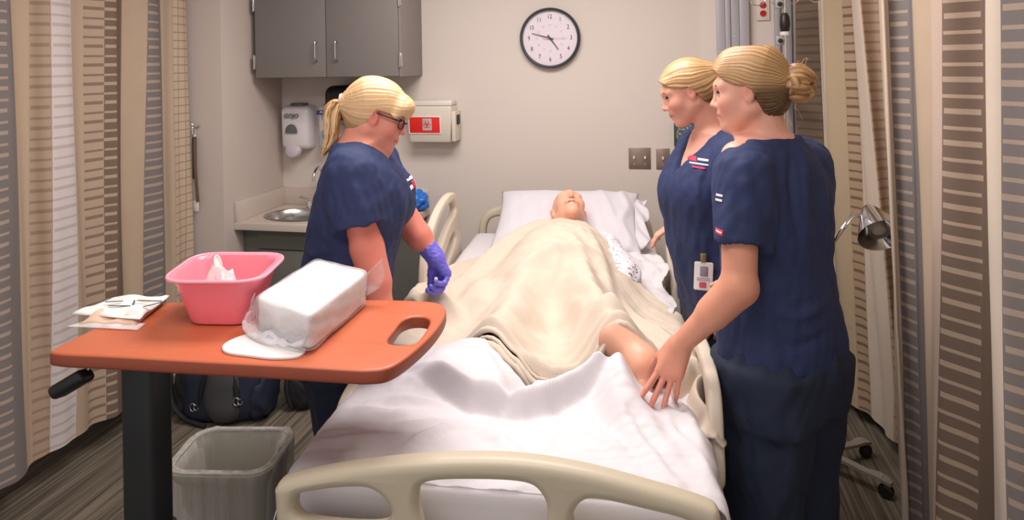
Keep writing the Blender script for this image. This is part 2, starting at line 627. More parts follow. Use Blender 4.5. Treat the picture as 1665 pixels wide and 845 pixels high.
hand('hour_hand', 143.5, 0.02, 0.078, 0.004, 0.025, M['ink'])
hand('minute_hand', 286, 0.02, 0.103, 0.003, 0.028, M['ink'])
hand('second_hand', 90, 0.0, 0.095, 0.0008, 0.031, M['ink_grey'])
hand('second_hand_tail', 270, 0.0, 0.04, 0.002, 0.031, mat('pink_tail', (230, 130, 150), 0.5))
lathe('hub', [(0, 0.034), (0.006, 0.034), (0.006, 0.02)], CM, M['ink'], ck, 16)
lathe('glass', [(0, 0.040), (0.06, 0.039), (0.12, 0.037), (0.152, 0.034)], CM, film('clock_glass', (255, 255, 255), 0.03, 0.03), ck, 48)

# switches
def switch_plate(x0, x1, z0, z1, n, label):
    t = thing('light_switch', label, 'switch', ((x0 + x1) / 2, WY, (z0 + z1) / 2))
    box('cover', (x0, WY - 0.006, z0), (x1, WY, z1), mat('steel_plate', (158, 140, 130), 0.35, 0.7, var=0.05), t, 0.002)
    for i in range(n):
        x = x0 + (x1 - x0) * (i + 0.5) / n
        zc = (z0 + z1) / 2
        box('toggle', (x - 0.005, WY - 0.018, zc - 0.003), (x + 0.005, WY - 0.006, zc + 0.012), M['white_pl'], t, 0.002)
        for dz in (0.032, -0.032):
            lathe('screw', [(0, 0.0015), (0.003, 0.001), (0.0035, 0)], frame((x, WY - 0.006, zc + dz), (1, 0, 0), (0, 0, 1), (0, -1, 0)), M['chrome'], t, 10)


switch_plate(-0.171, -0.055, 1.094, 1.207, 2, 'wide steel wall plate with two toggle switches')
switch_plate(-0.026, 0.044, 1.093, 1.204, 1, 'narrow steel wall plate with a single toggle switch')

# blood pressure dial
bp = thing('pressure_gauge', 'dark green square wall gauge half hidden behind the middle person', 'gauge', (0.15, WY, 1.285))
box('case', (0.068, WY - 0.05, 1.215), (0.200, WY, 1.347), M['green_dk'], bp, 0.008)
GM = frame((0.136, WY - 0.05, 1.28), (1, 0, 0), (0, 0, 1), (0, -1, 0))
dl = lathe('dial', [(0, 0.001), (0.058, 0.001), (0.06, 0)], GM, mat('gauge_face', (70, 84, 76), 0.4), bp, 32)
bm = bmesh.new()
for k in range(26):
    a = math.radians(230 - k * 11.2)
    ln = 0.010 if k % 2 == 0 else 0.005
    d = Vector((math.cos(a), math.sin(a), 0))
    s = Vector((-d.y, d.x, 0)) * 0.0012
    q = [GM @ (d * (0.056 - ln) - s + Vector((0, 0, .0016))), GM @ (d * 0.056 - s + Vector((0, 0, .0016))), GM @ (d * 0.056 + s + Vector((0, 0, .0016))), GM @ (d * (0.056 - ln) + s + Vector((0, 0, .0016)))]
    bm.faces.new([bm.verts.new(v) for v in q])
link('scale_mark', bm_mesh(bm, False), M['paper'], dl)
for k in range(5):
    a = math.radians(215 - k * 44)
    text('numeral', str(k * 60 + 20), 0.012, GM @ Matrix.Translation((0.038 * math.cos(a), 0.038 * math.sin(a), 0.0016)), M['paper'], dl, depth=0.0002)
box('needle', (0.134, WY - 0.055, 1.25), (0.138, WY - 0.053, 1.32), M['paper'], dl, 0)

# wall cabinet
wc = thing('wall_cabinet', 'grey two-door wall cabinet above the sink', 'cabinet', (-1.765, WY, 1.612))
CX0, CX1, CZ0, CZ1, CY = -2.19, -1.336, 1.612, 2.35, 3.36
box('body', (CX0, CY + 0.022, CZ0), (CX1, WY, CZ1), M['cab'], wc, 0.002)
box('side_panel', (CX1 - 0.006, CY + 0.0, CZ0 - 0.001), (CX1 + 0.004, WY, CZ1), mat('side_grey_laminate', (140, 132, 128), 0.5, var=0.03), wc, 0.002)
for i, (x0, x1, hx, hg) in enumerate(((CX0 + 0.002, -1.763, -1.81, CX0 - 0.006), (-1.759, CX1 - 0.008, -1.692, CX1 - 0.004))):
    d = box('door', (x0, CY, CZ0 + 0.002), (x1, CY + 0.02, CZ1 - 0.002), M['cab'], wc, 0.0025)
    tube('handle', cr([(hx, CY, 1.808), (hx, CY - 0.022, 1.806), (hx, CY - 0.03, 1.795), (hx, CY - 0.03, 1.72), (hx, CY - 0.022, 1.708), (hx, CY, 1.706)], 5), 0.0045, M['chrome'], d, 10)
    for z in (1.70, 2.02):
        bm = bmesh.new()
        box_bm(bm, (hg - 0.004, CY - 0.006, z - 0.036), (hg + 0.012, CY + 0.016, z + 0.036), 0.002)
        tube_bm(bm, [(hg + 0.004, CY - 0.007, z - 0.04), (hg + 0.004, CY - 0.007, z + 0.04)], 0.005, 10)
        link('hinge', bm_mesh(bm), M['steel'], d)

# soap dispensers on the wall
def disp_mesh(x0, x1, z0, z1, dep, taper, rad, n=28):
    """moulded housing: rounded-rect sections swept from the wall outward"""
    secs = [(0.0, 0.0, 0.0), (0.35, 0.0, 0.0), (0.75, 0.004, 0.0), (0.93, 0.012, 0.0), (1.0, 0.026, 0.006)]
    bm = bmesh.new()
    rings = []
    for t, ins, _ in secs:
        loop = rrect(x0 + ins, z0 + ins, x1 - ins, z1 - ins, max(rad - ins * 0.3, 0.01), 7)
        ring = []
        for (x, z) in loop:
            k = (z - z0) / (z1 - z0)
            xx = (x0 + x1) / 2 + (x - (x0 + x1) / 2) * (1 - taper * (1 - k))
            ring.append(bm.verts.new((xx, WY - dep * t * (0.86 + 0.14 * math.sin(math.pi * min(1, k * 0.9 + 0.1))), z)))
        rings.append(ring)
    for a, b in zip(rings[:-1], rings[1:]):
        for k in range(len(a)):
            k2 = (k + 1) % len(a)
            bm.faces.new((a[k], a[k2], b[k2], b[k]))
    bm.faces.new(rings[-1])
    bm.faces.new(rings[0][::-1])
    return bm_mesh(bm, angle=60)


gd = thing('soap_dispenser', 'white soap dispenser lettered GOJO at the wall corner above the sink', 'dispenser', (-2.075, WY, 1.15))
link('housing', disp_mesh(-2.190, -1.997, 1.185, 1.443, 0.11, 0.10, 0.028), M['white_pl'], gd)
box('backplate', (-2.142, WY - 0.06, 1.43), (-2.052, WY, 1.456), M['grey_pl'], gd, 0.008)
FY = WY - 0.112
text('lettering', 'GOJO', 0.034, frame((-2.105, FY, 1.385), (1, 0, 0), (0, 0, 1), (0, -1, 0)), mat('grey_lettering', (105, 98, 104), 0.5), gd, 0.0015, shear=0.15, bold=0.0006, sx=1.05)
wpts = [(-0.038, 0)] + [(0.038 * math.cos(a), 0.052 * math.sin(a) ** 0.8) for a in np.linspace(math.pi - 0.35, 0.35, 14)] + [(0.038, 0)]
plate('window', wpts, [], 0.002, 0.0005, frame((-2.105, FY, 1.285), (1, 0, 0), (0, 0, 1), (0, -1, 0)), M['grey_pl'], gd)
bm = bmesh.new()
lathe_bm(bm, [(0, 0.03), (0.03, 0.028), (0.046, 0.018), (0.05, 0.0)], frame((-2.105, WY - 0.085, 1.185), (1, 0, 0), (0, 0.25, 0.97), (0, -0.97, 0.25)), 28)
for v in bm.verts:
    v.co.z = 1.185 + (v.co.z - 1.185) * (0.85 if v.co.z > 1.185 else 1.0)
link('push_lever', bm_mesh(bm), mat('lever_plastic', (202, 192, 200), 0.35), gd)

pd = thing('sanitizer_dispenser', 'smaller white sanitizer dispenser with blue lettering PURELL behind the ponytail', 'dispenser', (-1.87, WY, 1.2))
link('housing', disp_mesh(-1.955, -1.80, 1.235, 1.452, 0.10, 0.10, 0.026), M['white_pl'], pd)
FY2 = WY - 0.102
bm = bmesh.new()
box_bm(bm, (-1.945, FY2 - 0.001, 1.392), (-1.843, FY2 + 0.002, 1.418), 0.0005, Matrix.Identity(4))
for v in bm.verts:
    v.co.x += (v.co.z - 1.405) * 0.25
link('label_plate', bm_mesh(bm), M['ink_blue'], pd)
text('lettering', 'PURELL', 0.021, frame((-1.893, FY2 - 0.0015, 1.405), (1, 0, 0), (0, 0, 1), (0, -1, 0)), M['paper'], pd, 0.0006, shear=0.2, bold=0.0004, sx=0.98)
bm = bmesh.new()
for z, wd in ((1.383, 0.03), (1.374, 0.026), (1.366, 0.022)):
    box_bm(bm, (-1.893 - wd, FY2 - 0.0008, z - 0.0017), (-1.893 + wd, FY2, z + 0.0017))
link('small_print', bm_mesh(bm), mat('pale_blue_ink', (150, 158, 205), 0.6), pd)
plate('push_lever', rrect(-0.042, -0.05, 0.042, 0.05, 0.018), [], 0.012, 0.005, frame((-1.885, WY - 0.095, 1.25), (1, 0, 0), (0, 0.12, 0.99), (0, -0.99, 0.12)), mat('grey_lever', (165, 165, 168), 0.4), pd)
lathe('sight_window', [(0, 0.003), (0.018, 0.003), (0.022, 0)], frame((-1.885, WY - 0.107, 1.27), (1, 0, 0), (0, 0.12, 0.99), (0, -0.99, 0.12)), M['grey_pl'], pd, 24)

td = thing('towel_dispenser', 'black rounded towel dispenser behind the blond head', 'dispenser', (-1.74, WY, 1.4))
bm = bmesh.new()
box_bm(bm, (-1.875, WY - 0.17, 1.36), (-1.59, WY, 1.56), 0.05, None, 5)
link('cover', bm_mesh(bm), M['black_pl'], td)
box('outlet_lip', (-1.86, WY - 0.165, 1.34), (-1.605, WY - 0.01, 1.364), M['grey_pl'], td, 0.004)

# sharps container
sh = thing('sharps_container', 'off-white sharps container with red biohazard label on back wall', 'container', (-1.23, WY, 1.24))
bm = bmesh.new()
SX0, SX1, SZ0, SZ1 = -1.39, -1.125, 1.24, 1.44
rings = []
for z, ins, y0 in ((SZ0, 0.016, WY - 0.105), (SZ0 + 0.01, 0.012, WY - 0.11), (SZ1 - 0.02, 0.0, WY - 0.125), (SZ1, 0.004, WY - 0.12)):
    rings.append([bm.verts.new((x, y, z)) for x, y in rrect(SX0 + ins, y0, SX1 - ins, WY - 0.01, 0.012, 4)])
for a, b in zip(rings[:-1], rings[1:]):
    for k in range(len(a)):
        k2 = (k + 1) % len(a)
        bm.faces.new((a[k], a[k2], b[k2], b[k]))
bm.faces.new(rings[-1])
bm.faces.new(rings[0][::-1])
link('tub', bm_mesh(bm), M['offw_pl'], sh)
box('lid', (SX0 + 0.01, WY - 0.10, SZ1), (SX1 - 0.004, WY - 0.004, SZ1 + 0.03), mat('clear_lid', (222, 214, 206), 0.3), sh, 0.01)
box('bracket', (SX1 - 0.004, WY - 0.11, SZ0 + 0.004), (SX1 + 0.018, WY, SZ1 - 0.03), M['offw_pl'], sh, 0.004)
box('lock', (SX1 + 0.016, WY - 0.085, 1.335), (SX1 + 0.028, WY - 0.045, 1.39), M['dark_pl'], sh, 0.004)
LM = frame((-1.281, WY - 0.1215, 1.336), (1, 0, 0), (0, -0.075, 1), (0, -1, -0.075))
lb = plate('label', rrect(-0.094, -0.050, 0.094, 0.050, 0.002, 2), [], 0.0008, 0.0002, LM, M['paper'], sh)
plate('red_field', rrect(-0.088, -0.044, 0.088, 0.044, 0.001, 2), [], 0.0008, 0.0002, LM @ Matrix.Translation((0, 0, 0.0012)), M['red'], lb)
plate('symbol_panel', rrect(-0.012, -0.03, 0.042, 0.036, 0.006, 4), [], 0.0008, 0.0002, LM @ Matrix.Translation((0, 0, 0.0024)), mat('grey_label', (190, 180, 180), 0.6), lb)
bm = bmesh.new()
for k in range(3):
    a = math.radians(90 + 120 * k)
    cxy = (0.015 + 0.0115 * math.cos(a), 0.003 + 0.0115 * math.sin(a))
    arc = [LM @ Vector((cxy[0] + 0.0095 * math.cos(t), cxy[1] + 0.0095 * math.sin(t), 0.0036)) for t in np.linspace(a + math.pi + 0.0 - 2.4, a + math.pi + 2.4, 16)]
    arc = [LM @ Vector((cxy[0] + 0.0095 * math.cos(t), cxy[1] + 0.0095 * math.sin(t), 0.0036)) for t in np.linspace(a + 0.55, a + 2 * math.pi - 0.55, 18)]
    tube_bm(bm, arc, 0.0022, 6)
lathe_bm(bm, [(0.004, 0.004), (0.0065, 0.004), (0.0065, 0.003)], LM @ Matrix.Translation((0.015, 0.003, 0)), 16)
link('biohazard_symbol', bm_mesh(bm), M['red'], lb)

# counter, sink, base cabinet
KX0, KX1, KY, KZ = -2.226, -1.305, 3.20, 0.85
ct = thing('countertop', 'beige speckled counter with backsplash and inset steel sink in the corner', 'counter', (-1.76, 3.45, KZ))
CXR = -1.40
outl = [(KX0, KY), (CXR - 0.10, KY), (CXR - 0.02, KY + 0.02), (KX1, KY + 0.34), (KX1, WY), (KX0, WY)]
sc = [(-1.96 + 0.195 * math.cos(a), 3.42 + 0.155 * math.sin(a)) for a in np.linspace(0, 2 * math.pi, 40, endpoint=False)]
plate('worktop', outl, [sc], 0.02, 0.004, Matrix.Translation((0, 0, KZ - 0.02)), M['counter'], ct)
box('backsplash', (KX0 + 0.018, WY - 0.02, KZ), (KX1, WY, 0.948), M['counter'], ct, 0.003)
box('side_splash', (KX0, KY + 0.002, KZ), (KX0 + 0.02, WY, 0.955), M['counter'], ct, 0.003)
snk = lathe('sink_bowl', [(1.06, 0.004), (1.0, 0.005), (0.97, 0.0), (0.93, -0.03), (0.86, -0.11), (0.6, -0.145), (0.2, -0.15), (0.0, -0.15)],
            Matrix.Translation((-1.96, 3.42, KZ)) @ Matrix.Diagonal((0.195, 0.155, 1, 1)), M['steel'], ct, 48)
fc = thing('faucet', 'chrome gooseneck faucet standing behind the sink', 'faucet', (-1.9, 3.62, KZ))
tube('spout', cr([(-1.925, 3.615, KZ), (-1.925, 3.615, 1.0), (-1.925, 3.60, 1.065), (-1.925, 3.555, 1.09), (-1.925, 3.51, 1.06), (-1.925, 3.50, 1.02)], 6), 0.010, M['chrome'], fc, 12)
lathe('base', [(0, 0.03), (0.016, 0.028), (0.024, 0.006), (0.026, 0), (0, 0)], Matrix.Translation((-1.925, 3.615, KZ)), M['chrome'], fc, 20)
for dx in (-0.09, 0.09):
    h = lathe('handle_base', [(0, 0.04), (0.012, 0.038), (0.02, 0.004), (0, 0)], Matrix.Translation((-1.925 + dx, 3.615, KZ)), M['chrome'], fc, 18)
    tube('lever', [(-1.925 + dx, 3.615, KZ + 0.045), (-1.925 + dx * 1.5, 3.58, KZ + 0.065)], 0.007, M['chrome'], h, 10)
bc = thing('base_cabinet', 'grey base cabinet under the beige counter', 'cabinet', (-1.76, 3.45, 0))
KB = KZ - 0.04
bm = bmesh.new()
poly = [(KX0 + 0.1, KY + 0.075), (CXR - 0.08, KY + 0.075), (KX1 - 0.02, KY + 0.38), (KX1 - 0.02, WY), (KX0 + 0.1, WY)]
va = [bm.verts.new((x, y, 0.10)) for x, y in poly]
vb = [bm.verts.new((x, y, KB)) for x, y in poly]
for k in range(5):
    bm.faces.new((va[k], va[(k + 1) % 5], vb[(k + 1) % 5], vb[k]))
bm.faces.new(va[::-1])
bm.faces.new(vb)
link('body', bm_mesh(bm, False), M['cab_dark'], bc)
box('toe_kick', (KX0 + 0.1, KY + 0.13, 0), (CXR - 0.1, WY, 0.10), M['toe'], bc, 0)
box('rail', (KX0 + 0.1, KY + 0.057, KB - 0.11), (CXR - 0.085, KY + 0.076, KB - 0.004), M['cab_dark'], bc, 0.002)
for x0, x1, hx in ((KX0 + 0.105, -1.81, -1.85), (-1.805, CXR - 0.085, -1.765)):
    d = box('door', (x0, KY + 0.055, 0.11), (x1, KY + 0.075, KB - 0.116), M['cab_dark'], bc, 0.002)
    tube('handle', cr([(hx, KY + 0.055, 0.62), (hx, KY + 0.027, 0.615), (hx, KY + 0.025, 0.54), (hx, KY + 0.055, 0.53)], 4), 0.0045, M['chrome'], d, 8)
box('filler_panel', (KX0, KY + 0.08, 0), (KX0 + 0.1, WY, KB), M['cab_dark'], bc, 0.002)

# blue crumpled nitrile ball and white tissue on the counter end
def crumple(name, c, r, seed, m, base, squash=0.8, amp=0.18, label=None, cat=None):
    bm = bmesh.new()
    bmesh.ops.create_icosphere(bm, subdivisions=4, radius=1.0)
    P = np.array([v.co[:] for v in bm.verts])
    k = 1 + waves(P, amp, 0.5, 1.6, 8, seed) - np.abs(waves(P, amp * 0.9, 0.35, 0.9, 6, seed + 5))
    P = P * k[:, None] * np.array(r)
    P[:, 2] = np.maximum(P[:, 2] * squash, -min(r) * 0.6)
    P += np.array(c)
    for v, p in zip(bm.verts, P):
        v.co = p
    o = link(name, bm_mesh(bm, angle=30), m, base=base)
    if label:
        tag(o, label, cat)
    return o


crumple('glove_wad', (-1.352, 3.60, KZ + 0.052), (0.075, 0.065, 0.07), 3, M['blue'], (-1.352, 3.60, KZ), 0.95, 0.12, 'crumpled bright blue nitrile glove wad on the counter end', 'glove')
crumple('tissue', (-1.36, 3.515, KZ + 0.012), (0.035, 0.02, 0.014), 8, M['paper'], (-1.36, 3.515, KZ), 1.0, 0.1, 'small white tissue on the counter edge before the blue wad', 'tissue')
# ------------------------------------------------------------------ curtains
def cloth_mat(name, base, dash=None, duty=0.31, grid=False, trans=0.12):
    m = mat('curtain_' + name, base, 0.85, var=0.05, vscale=9, bump=0.15, bscale=600)
    nt = m.node_tree
    b = nt.nodes['Principled BSDF']
    base_out = b.inputs['Base Color'].links[0].from_socket
    if dash is not None:
        uv = nt.nodes.new('ShaderNodeUVMap')
        sp = nt.nodes.new('ShaderNodeSeparateXYZ')
        nt.links.new(uv.outputs[0], sp.inputs[0])

        def mth(op, a, bb=None):
            n = nt.nodes.new('ShaderNodeMath')
            n.operation = op
            for i, x in enumerate((a, bb)):
                if x is None:
                    continue
                if isinstance(x, (int, float)):
                    n.inputs[i].default_value = x
                else:
                    nt.links.new(x, n.inputs[i])
            return n.outputs[0]
        row = mth('FLOOR', mth('DIVIDE', sp.outputs[1], 0.0412))
        wn = nt.nodes.new('ShaderNodeTexWhiteNoise')
        wn.noise_dimensions = '1D'
        nt.links.new(row, wn.inputs['W'])
        fr = mth('FRACT', mth('DIVIDE', sp.outputs[1], 0.0412))
        alt = mth('MULTIPLY', mth('MODULO', row, 2.0), 0.12)
        mask = mth('LESS_THAN', fr, mth('ADD', alt, duty - 0.08))
        if grid:
            mask = mth('MAXIMUM', mth('LESS_THAN', fr, 0.13), mth('LESS_THAN', mth('FRACT', mth('MULTIPLY', sp.outputs[0], 3.0)), 0.10))
        else:
            e = mth('MULTIPLY', wn.outputs['Value'], 0.07)
            mask = mth('MULTIPLY', mask, mth('GREATER_THAN', sp.outputs[0], mth('ADD', e, 0.0)))
            mask = mth('MULTIPLY', mask, mth('LESS_THAN', sp.outputs[0], mth('SUBTRACT', 1.0, e)))
        mx = nt.nodes.new('ShaderNodeMix')
        mx.data_type = 'RGBA'
        nt.links.new(mask, mx.inputs[0])
        nt.links.new(base_out, mx.inputs[6])
        mx.inputs[7].default_value = lin(dash)
        nt.links.new(mx.outputs[2], b.inputs['Base Color'])
    return m


CM_ = {
    'tan': cloth_mat('tan', (190, 168, 145)),
    'tan2': cloth_mat('sand', (188, 168, 140)),
    'tan_dash': cloth_mat('tan_dashed', (180, 157, 136), (158, 132, 112)),
    'tan_browndash': cloth_mat('tan_brown_dashed', (184, 162, 142), (142, 118, 101)),
    'tan_browndash2': cloth_mat('sand_brown_dashed', (176, 152, 126), (124, 100, 80)),
    'white_dash': cloth_mat('pale_dashed', (216, 206, 205), (196, 182, 177)),
    'brown_dash': cloth_mat('brown_dashed', (122, 102, 88), (182, 159, 138)),
    'brown_dim': cloth_mat('brown_dim_dashed', (118, 100, 86), (98, 82, 70)),
    'brown': cloth_mat('brown', (118, 98, 84)),
    'grey': cloth_mat('grey', (127, 119, 117)),
    'grey_dash': cloth_mat('grey_dashed', (127, 119, 117), (174, 156, 142)),
    'cream': cloth_mat('cream', (214, 198, 182)),
    'pinkish': cloth_mat('pinkish_cream', (196, 172, 158)),
    'cream_grid': cloth_mat('cream_gridded', (204, 184, 160), (160, 138, 120), grid=True),
}


def curtain(name, rows, hem, label, base, seed):
    pts_t = [(r[0], r[1]) for r in rows]
    pts_b = [(r[2], r[3]) for r in rows]
    n = 10
    A, B = cr(pts_t, n), cr(pts_b, n)
    nu = len(A)
    zs = np.concatenate([[0, 0.02], np.linspace(0.08, 1, 46)])
    nv = len(zs)
    V = np.zeros((nu, nv, 3))
    d = np.gradient(A, axis=0)
    nrm = np.stack([-d[:, 1], d[:, 0]], -1)
    nrm /= np.linalg.norm(nrm, axis=1)[:, None] + 1e-9
    ss = np.cumsum(np.linalg.norm(d, axis=1))
    for j, tz in enumerate(zs):
        z = hem + (2.62 - hem) * tz
        f = np.clip((1.68 - z) / 0.95, -0.9, 1.5)
        P = A + (B - A) * f
        wob = 0.010 * np.sin(ss * 23 + seed + z * 1.3) + 0.006 * np.sin(ss * 51 + z * 3.1 + seed * 2) * (1 - tz) + 0.010 * np.sin(ss * 9 + z * 2.2) * (1 - tz)
        P = P + nrm * wob[:, None]
        V[:, j, :2] = P
        V[:, j, 2] = z + (0.006 * np.sin(ss * 14 + seed) if tz < 0.05 else 0)
    uv = np.zeros((nu, nv, 2))
    for i in range(nu):
        uv[i, :, 0] = (i % n) / n if i < nu - 1 else 1
        uv[i, :, 1] = V[i, :, 2]
    me = bpy.data.meshes.new('curtain')
    I, J = np.meshgrid(np.arange(nu - 1), np.arange(nv - 1), indexing='ij')
    q = np.stack([I * nv + J, (I + 1) * nv + J, (I + 1) * nv + J + 1, I * nv + J + 1], -1).reshape(-1, 4)
    raw_mesh(me, V.reshape(-1, 3), q)
    uvl = uv.reshape(-1, 2)[q].copy()
    last = ((q[:, 0] // nv) % n == n - 1)
    uvl[last, 1:3, 0] = 1.0
    l = me.uv_layers.new(name='UVMap')
    l.data.foreach_set('uv', uvl.astype(np.float32).ravel())
    kinds = [r[4] for r in rows[:-1]]
    names = list(dict.fromkeys(kinds))
    for k in names:
        me.materials.append(CM_[k])
    mi = np.array([names.index(kinds[min(int(a // nv) // n, len(kinds) - 1)]) for a in q[:, 0]], np.int32)
    me.polygons.foreach_set('material_index', mi)
    t = thing(name, label, 'curtain', base)
    link('cloth', me, None, t)
    top = [(A[i][0] - 0.9 * (B[i][0] - A[i][0]), A[i][1] - 0.9 * (B[i][1] - A[i][1]), 2.63) for i in range(0, nu, 3)]
    tube('heading_tape', top, 0.012, M['offw_pl'], t, 6)
    hb = [(V[i, 0, 0], V[i, 0, 1], V[i, 0, 2]) for i in range(0, nu, 2)]
    return t


LEFT_ROWS = [(-2.4, 1.449, -2.4, 1.451, 'tan'), (-2.37, 1.533, -2.37, 1.535, 'brown_dash'), (-2.4, 1.651, -2.4, 1.653, 'brown'), (-2.42, 1.717, -2.42, 1.72, 'tan'), 
(-2.38, 1.781, -2.38, 1.78, 'grey'), (-2.39, 1.849, -2.39, 1.843, 'tan'), (-2.37, 1.939, -2.37, 1.941, 'grey_dash'), (-2.38, 2.065, -2.38, 2.064, 'grey'), (-2.4, 2.112, 
-2.4, 2.128, 'tan'), (-2.415, 2.19, -2.415, 2.183, 'tan_dash'), (-2.38, 2.248, -2.38, 2.24, 'white_dash'), (-2.39, 2.368, -2.39, 2.354, 'tan'), (-2.41, 2.444, -2.41, 
2.435, 'tan_browndash'), (-2.4, 2.535, -2.4, 2.519, 'brown_dash'), (-2.38, 2.586, -2.38, 2.563, 'brown'), (-2.4, 2.647, -2.4, 2.623, 'tan'), (-2.38, 2.764, -2.38, 2.738, 
'grey_dash'), (-2.39, 2.861, -2.39, 2.858, 'grey'), (-2.41, 2.906, -2.41, 2.903, 'tan'), (-2.37, 2.943, -2.37, 2.936, 'cream_grid'), (-2.4, 3.072, -2.4, 3.073, None)]
RIGHT_ROWS = [(0.662, 3.6, 0.657, 3.6, 'brown_dim'), (0.76, 3.5, 0.777, 3.5, 'cream'), (0.774, 3.44, 0.796, 3.44, 'tan2'), (0.817, 3.34, 0.848, 3.34, 'tan_browndash2'),
(0.85, 3.28, 0.881, 3.28, 'cream'), (0.842, 3.1, 0.911, 3.1, 'tan_dash'), (0.908, 3.06, 0.941, 3.06, 'tan'), (0.726, 2.44, 0.752, 2.44, 'cream'), (0.73, 2.41,
0.748, 2.41, 'grey_dash'), (0.771, 2.36, 0.777, 2.36, 'grey'), (0.784, 2.34, 0.79, 2.34, 'tan'), (0.787, 2.22, 0.777, 2.22, 'tan'), (0.739, 2.08, 0.73, 2.08,
'pinkish'), (0.728, 1.98, 0.712, 1.98, 'brown_dash'), (0.779, 1.9, 0.767, 1.9, 'brown'), (0.777, 1.83, 0.766, 1.83, 'brown'), (0.74, 1.74, 0.73, 1.74, 'cream'),
(0.724, 1.67, 0.728, 1.67, 'grey_dash'), (0.779, 1.6, 0.782, 1.6, 'grey'), (0.806, 1.6, 0.811, 1.6, 'tan'), (0.71, 1.4, 0.714, 1.4, 'tan_dash'), (0.788, 1.34,
0.789, 1.34, 'brown_dash'), (0.816, 1.25, 0.817, 1.25, None)]


curtain('privacy_curtain', LEFT_ROWS, 0.15, 'striped tan, grey and brown privacy curtain hanging beside the rolling table', (-2.4, 2.2, 0.15), 1.0)
curtain('privacy_curtain', RIGHT_ROWS, 0.07, 'striped cream, grey and brown privacy curtain hanging behind the lamp', (0.76, 2.4, 0.07), 4.0)

# strap hooked at the curtain end
tb = thing('tieback_strap', 'dark green and brown strap on a chrome hook beside the curtain edge', 'strap', (-2.41, 3.1, 1.38))
tube('hook', cr([(-2.40, 3.118, 1.375), (-2.405, 3.085, 1.372), (-2.415, 3.075, 1.385), (-2.425, 3.08, 1.40)], 5), 0.005, M['chrome'], tb, 8)
tube('ring', [(-2.41 + 0.0, 3.085 + 0.012 * math.sin(a), 1.345 + 0.035 * math.cos(a)) for a in np.linspace(0, 6.0, 16)], 0.0025, M['chrome'], tb, 6)
bm = bmesh.new()
tube_bm(bm, cr([(-2.413, 3.09, 1.315), (-2.410, 3.085, 1.2), (-2.413, 3.088, 1.1)], 5), 0.011, 8)
link('green_strap', bm_mesh(bm), M['green_dk'], tb)
tube('brown_strap', cr([(-2.409, 3.086, 1.31), (-2.402, 3.08, 1.15), (-2.398, 3.09, 0.98)], 5), 0.008, mat('brown_strap', (110, 80, 62), 0.7), tb, 8)
box('tag', (-2.425, 3.088, 0.93), (-2.395, 3.094, 0.985), M['paper'], tb, 0.001)
for o_ in tb.children:
    o_.data.transform(Matrix.Translation((0.038, 0, 0)))
tb.location.x = -2.38
for o_ in tb.children:
    o_.data.transform(Matrix.Translation((-0.03, 0, 0)))

# ------------------------------------------------------------------ exam lamp
el = thing('exam_lamp', 'chrome gooseneck examination lamp on a wheeled grey base by the curtain', 'lamp', (0.625, 2.943, 0))
bx, by = 0.625, 2.943
tube('pole', [(bx, by, 0.07), (bx, by, 0.72)], 0.012, M['chrome'], el, 14)
tube('grip', [(bx + 0.002, by, 0.70), (bx + 0.004, by, 0.76)], 0.016, M['alu'], el, 14)
tube('gooseneck', cr([(bx + 0.004, by, 0.76), (bx + 0.012, 2.93, 0.86), (0.665, 2.90, 0.94), (0.70, 2.896, 1.0), (0.735, 2.92, 1.036), (0.78, 2.955, 1.042), (0.81, 2.97, 1.048)], 7), 0.009, M['chrome'], el, 12)
ax = Vector((0.12, -0.80, -0.58)).normalized()
sxv = Vector((0, 0, 1)).cross(ax).normalized()
HM = frame((0.818, 2.965, 1.048), sxv, ax.cross(sxv), ax) @ Matrix.Scale(1.12, 4)
lathe('shade', [(0, -0.02), (0.022, -0.02), (0.030, -0.005), (0.042, 0.02), (0.062, 0.06), (0.078, 0.10), (0.080, 0.105), (0.077, 0.102), (0.060, 0.062), (0.040, 0.024), (0.0, 0.012)], HM, M['chrome'], el, 40)
lathe('bulb', [(0, 0.018), (0.016, 0.022), (0.026, 0.045), (0.030, 0.065), (0.022, 0.085), (0, 0.09)], HM, mat('frosted_bulb', (225, 222, 218), 0.25), el, 24)
lathe('lamp_socket', [(0, 0.012), (0.024, 0.012), (0.026, 0.035), (0.0, 0.035)], HM, M['black_pl'], el, 24)
tube('cord', cr([(bx + 0.012, by - 0.01, 0.73), (bx + 0.05, by - 0.03, 0.66), (bx + 0.065, by - 0.03, 0.56), (bx + 0.05, by - 0.02, 0.46), (bx + 0.02, by, 0.30), (bx + 0.02, by + 0.02, 0.12)], 6), 0.004, M['black_pl'], el, 8)
